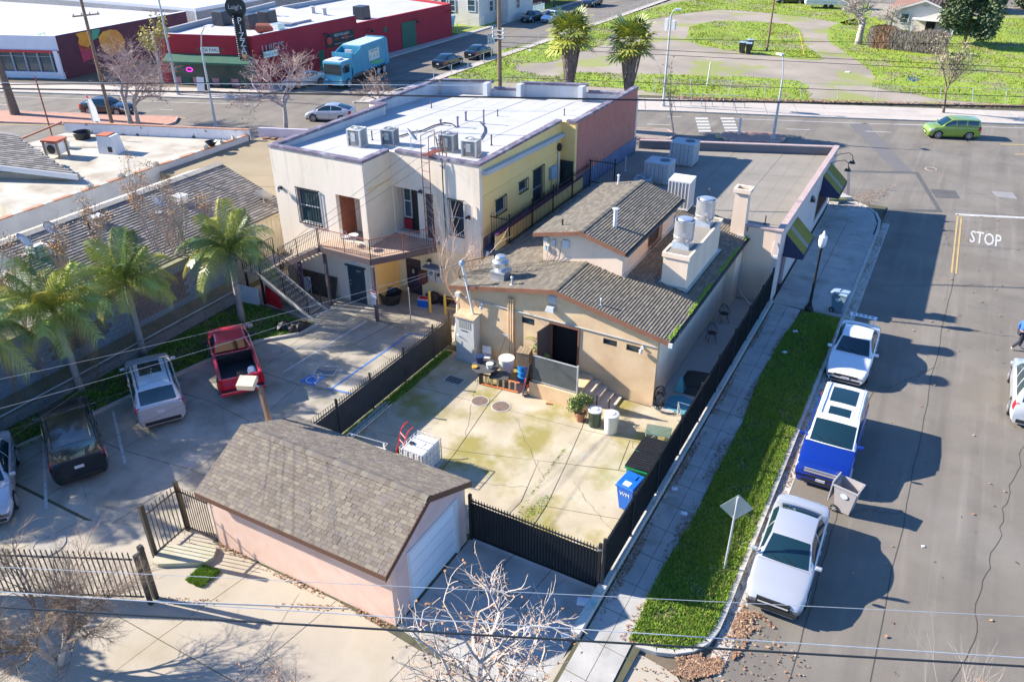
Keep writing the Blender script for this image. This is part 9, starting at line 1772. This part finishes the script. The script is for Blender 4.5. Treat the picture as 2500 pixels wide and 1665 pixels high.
t=thing('young_ailanthus','young green plant with feathery leaves by the back wall','plant',(-13.65,27.2,0));MB().tube([(0,0,0),(.02,0,1.2),(0,-.05,1.9)],.02,5).B('stem',mat('stem_tan',(.4,.3,.18),rough=.7),t,rw=1)
for k in range(7):
 a=k*2.3+2.9;L_=.7 if k%2==0 else .4;z0_=1.9-.12*k;b=MB();P_=[V3((cos(a)*L_*s,sin(a)*L_*s*.6,z0_+.25*s-.3*s*s))for s in(0,.25,.5,.75,1)];b.tube(P_,.008,4)
 for j in range(12):s=.12+j*.075;i_=min(3,int(s*4));p=P_[i_].lerp(P_[i_+1],s*4-i_);[b.add([p,p+V3((-sin(a)*.16*sg*.6,cos(a)*.16*sg*.6,-.03)),p+V3((-sin(a)*.2*sg,cos(a)*.2*sg,-.1)),p+V3((cos(a)*.04,sin(a)*.04,-.03))],[(0,1,2,3)])for sg in(-1,1)]
 b.B('leaf',gl_[0],t,rw=1,fx_=0)
def inpoly(x,y,P_):
 c=False;j=len(P_)-1
 for i in range(len(P_)):
  if((P_[i][1]>y)!=(P_[j][1]>y))and(x<(P_[j][0]-P_[i][0])*(y-P_[i][1])/(P_[j][1]-P_[i][1]+1e-12)+P_[i][0]):c=not c
  j=i
 return c
def scatter(name,label,cat,P_,n,z,fn,ms,seed,bound=None):
 r=random.Random(seed);xs_=[p[0]for p in P_];ys_=[p[1]for p in P_];b=MB();k=0;tries=0
 while k<n and tries<n*6:
  tries+=1;x=r.uniform(min(xs_),max(xs_));y=r.uniform(min(ys_),max(ys_))
  if inpoly(x,y,P_)and(bound is None or bound(x,y,r)):b.m=r.randrange(len(ms));fn(b,r,x,y,z);k+=1
 o=b.B(name,ms,fx_=0);tag(o,label,cat,kind='stuff');return o
gb1=[mat('blade_green',(.18,.36,.02),(.26,.45,.04),1.3,.6),mat('blade_light',(.4,.55,.05),(.28,.43,.04),1.3,.6),mat('blade_dark',(.08,.17,.015),rough=.6),mat('blade_dry',(.36,.33,.12),(.28,.32,.08),2,.7)]
def blade(h0,h1,w_=.012):
 def f(b,r,x,y,z):
  for _ in range(3):
   h=r.uniform(h0,h1);a=r.uniform(0,6.3);dx,dy=r.uniform(-.06,.06),r.uniform(-.06,.06);px,py=x+r.uniform(-.04,.04),y+r.uniform(-.04,.04);b.add([(px-w_*cos(a),py-w_*sin(a),z),(px+w_*cos(a),py+w_*sin(a),z),(px+dx,py+dy,z+h)],[(0,1,2)])
 return f
clump=lambda x,y,r:r.random()<.55+.45*sin(x*3.1+sin(y*1.7)*2)*sin(y*2.3)
scatter('grass','thick green grass on the verge beside the road','grass',VG,52000,.12,blade(.04,.14,.013),gb1,1,clump)
bed=[(-31,9),(-29.6,9),(-28.6,16.5),(-28.1,19.5),(-27.0,23.6),(-25.8,25.0),(-25.6,26.2),(-30.6,26.4),(-30.7,20)];scatter('weeds','dark green weeds in the bed under the palms','weeds',bed,9000,.05,blade(.04,.13,.016),gb1[::2],2,clump)
scatter('weeds','green weeds along the foot of the screened yard fence','weeds',[(-18.55,18),(-18.1,18),(-18.1,27.2),(-18.55,27.2)],3500,0,blade(.05,.16,.014),gb1,3);pq=[G2(p)for p in(b1(1160,935),b1(1265,845),b1(1370,880),b1(1255,980))];scatter('weeds','square patch of bright green weeds in the alley concrete','weeds',pq,1600,.0,blade(.05,.14,.02),gb1,4)
sheet('soil_square',pq,.006,leafdirt)
gt_=lambda b,r,x,y,z:blade(.06,.2,.05)(b,r,x,y,z)
for i,pl in enumerate(GR):scatter('grass_tufts',['rough grass tufts along the near parts of the vacant lot','rough grass tufts on the island within the gravel loop','rough grass tufts on the right part of the vacant lot'][i],'grass',pl,(12000,3000,12000)[i],.04,gt_,[mat('tuft_green',(.17,.3,.02),(.27,.38,.03),.5,.8),mat('tuft_yellow',(.32,.34,.02),(.36,.32,.06),.5,.8)],10+i,lambda x,y,r:r.random()<.35+.65*max(0,sin(x*.5+sin(y*.3)*2)*sin(y*.45)))
lm=[mat('leaf_tan',(.34,.21,.12),(.44,.3,.18),8,.8),mat('leaf_brown',(.24,.12,.07),(.32,.18,.1),8,.8),mat('leaf_russet',(.27,.15,.09),rough=.8)]
def leaf(s0=.04,s1=.08):
 def f(b,r,x,y,z):
  s=r.uniform(s0,s1);a=r.uniform(0,6.3);u=V3((cos(a),sin(a),r.uniform(-.4,.4)))*s;v=V3((-sin(a),cos(a),r.uniform(-.5,.5)))*s*.8;p=V3((x,y,z+s*.4+r.uniform(0,.02)));b.add([p-u,p-v*.6,p+u*.3-v,p+u,p+u*.3+v,p+v*.6],[(0,1,2,3,4,5)])
 return f
def litter(label,P_,n,z,seed,s=(.022,.045),bound=None):scatter('fallen_leaves',label,'leaves',P_,n,z,leaf(*s),lm,seed,bound)
litter('brown fallen leaves piled in the gutter below the silver sedan',[G2(p)for p in(b4(740,1010),b4(800,1030),b4(930,1140),b4(900,1180),b4(800,1150),b4(720,1290),b4(600,1400),b4(420,1440),b4(230,1350),b4(120,1300),b4(300,1290),b4(520,1260),b4(650,1180),b4(700,1080))],4600,.02,20,(.03,.055),lambda x,y,r:r.random()<.25+.75*sin(x*2.3+1)*sin(y*2.9)+.3*sin(x*9)*sin(y*8))
litter('thin spread of leaves around the gutter pile',[(-4.6,13.2),(.2,13.6),(.2,17.5),(-2.2,18.5),(-2.3,15.6),(-4.2,15.4)],420,.01,40,(.03,.055))
litter('brown leaves gathered along the foot of the low wall',[(-6.02,15),(-5.7,15),(-5.75,25),(-5.85,39),(-6.02,39)],1300,.1,21,bound=lambda x,y,r:r.random()<.5+.5*sin(y*1.1));litter('brown leaves along the left border of the grass verge',[(-5.0,15.6),(-4.5,15.6),(-4.45,27),(-4.4,38.5),(-4.9,38.5),(-5.1,28)],1500,.11,22,bound=lambda x,y,r:r.random()<.5+.5*sin(y*1.3));litter('thin scatter of leaves on the grass verge',VG,500,.16,23)
litter('brown leaves lying in the street gutter',[(-2.5,16.5),(-2.15,16.5),(-2.1,54),(-2.5,54)],1900,.0,24,bound=lambda x,y,r:r.random()<.35+.65*max(0,sin(y*.9)*sin(y*.37+1)));litter('loose leaves near the roots of the alley fence',[G2(p)for p in(b1(1000,1040),b1(2160,1095),b1(2160,1125),b1(1000,1085))],600,.0,25,bound=lambda x,y,r:r.random()<.3+.7*sin(x*1.7))
litter('leaves swept against the pink garage wall',[(-18.3,12.7),(-11.1,12.7),(-11.1,12.92),(-18.3,12.92)],300,.0,26,bound=lambda x,y,r:r.random()<.5+.5*sin(x*2));litter('single leaves scattered over the road',[(-2,13),(6,13),(6,60),(-2,60)],160,.005,27,(.04,.08));litter('leaves by the planter at the street corner',[G2(p)for p in(z3(1040,1370),z3(1200,1330),z3(1500,1250),z3(1300,1420),z3(1050,1440))],500,.11,28,(.03,.06));litter('leaves along the vacant lot edge of the far sidewalk',[G2(p)for p in(z3(0,660),z3(2450,722),z3(2450,745),z3(0,690))],2600,.08,29,(.08,.14))
tag(scatter('weeds','weeds sprouting from the yard cracks','weeds',[G2(p)for p in(b2(1300,1120),b2(1480,985),b2(1520,1000),b2(1390,1170))],110,0,blade(.02,.05),gb1,31),None);scatter('weeds','line of weeds in the long crack of the yard','weeds',[G2(p)for p in(b2(1280,1110),b2(1290,1110),b2(1610,680),b2(1600,672))],90,0,blade(.02,.05),gb1,32);scatter('moss','bright moss along the right eave of the tan house','moss',[(-7.98,27.3),(-7.82,27.3),(-7.82,40),(-7.98,40)],1500,3.46,blade(.01,.05,.02),gb1[:2],33,lambda x,y,r:r.random()<.35+.6*sin(y*2.1)*sin(y*.7))
tw_=mat('litter_white',(.75,.76,.8),rough=.6)
for i,(p,z,l,rz)in enumerate(((b3(2105,740),.02,'crumpled white plastic lid lying at the end of low wall',.3),(b3(1645,970),.02,'scrap of white paper under the sycamore branches',1),(b3(1950,1010),.02,'white cup lying by the curb under branches',.6),(b3(1350,503),.01,'tiny white scrap on the shaded driveway',.2),(b4(345,337),.11,'white food box on the sidewalk edge',.4),(b4(1775,668),.01,'small crushed can on the open road',.5),(b4(400,480),.11,'small pale receipt on the sidewalk',.1),(z6(808,858),.16,'white cup in the top of the grass verge',.4),(z6(735,1000),.16,'white scrap at the left border of grass verge',.9),(e5(510,760),.03,'white rubbish on the gravel of the vacant lot',.2),(e4(835,490),.08,'white rubbish on the grass near the side street',.2))):
 v=G(*p,z);s=.12 if i!=0 else .22;s=s*(2 if v.y>70 else 1)*(.5 if i in(3,5)else 1);t=thing('litter',l,'litter',tuple(v),rz);MB().hexa([(-s,-s*.7,0),(s,-s*.7,.0),(s,s*.7,0),(-s,s*.7,.01)],[(-s*.8,-s*.5,s*.4),(s*.9,-s*.6,s*.3),(s*.8,s*.5,s*.5),(-s*.9,s*.6,s*.35)]).B('scrap',tw_,t,rw=1,bevel=.01)
tree('street_tree','leafy tree just outside the left edge shading the alley concrete',(-27.5,3.8,0),6.5,1.2,81,.15,m=bkd,tw=bkd,levels=6,nleaf=5200,leafm=mat('leaf_mid',(.09,.15,.03)),leafs=.11,first=.3)
tree('street_tree','leafy tree beyond the block wall outside the left edge',(-37.5,8.0,0),7.5,1.2,82,.18,m=bkd,tw=bkd,levels=6,nleaf=5200,leafm=mat('leaf_mid',(.09,.15,.03)),leafs=.12,first=.3)
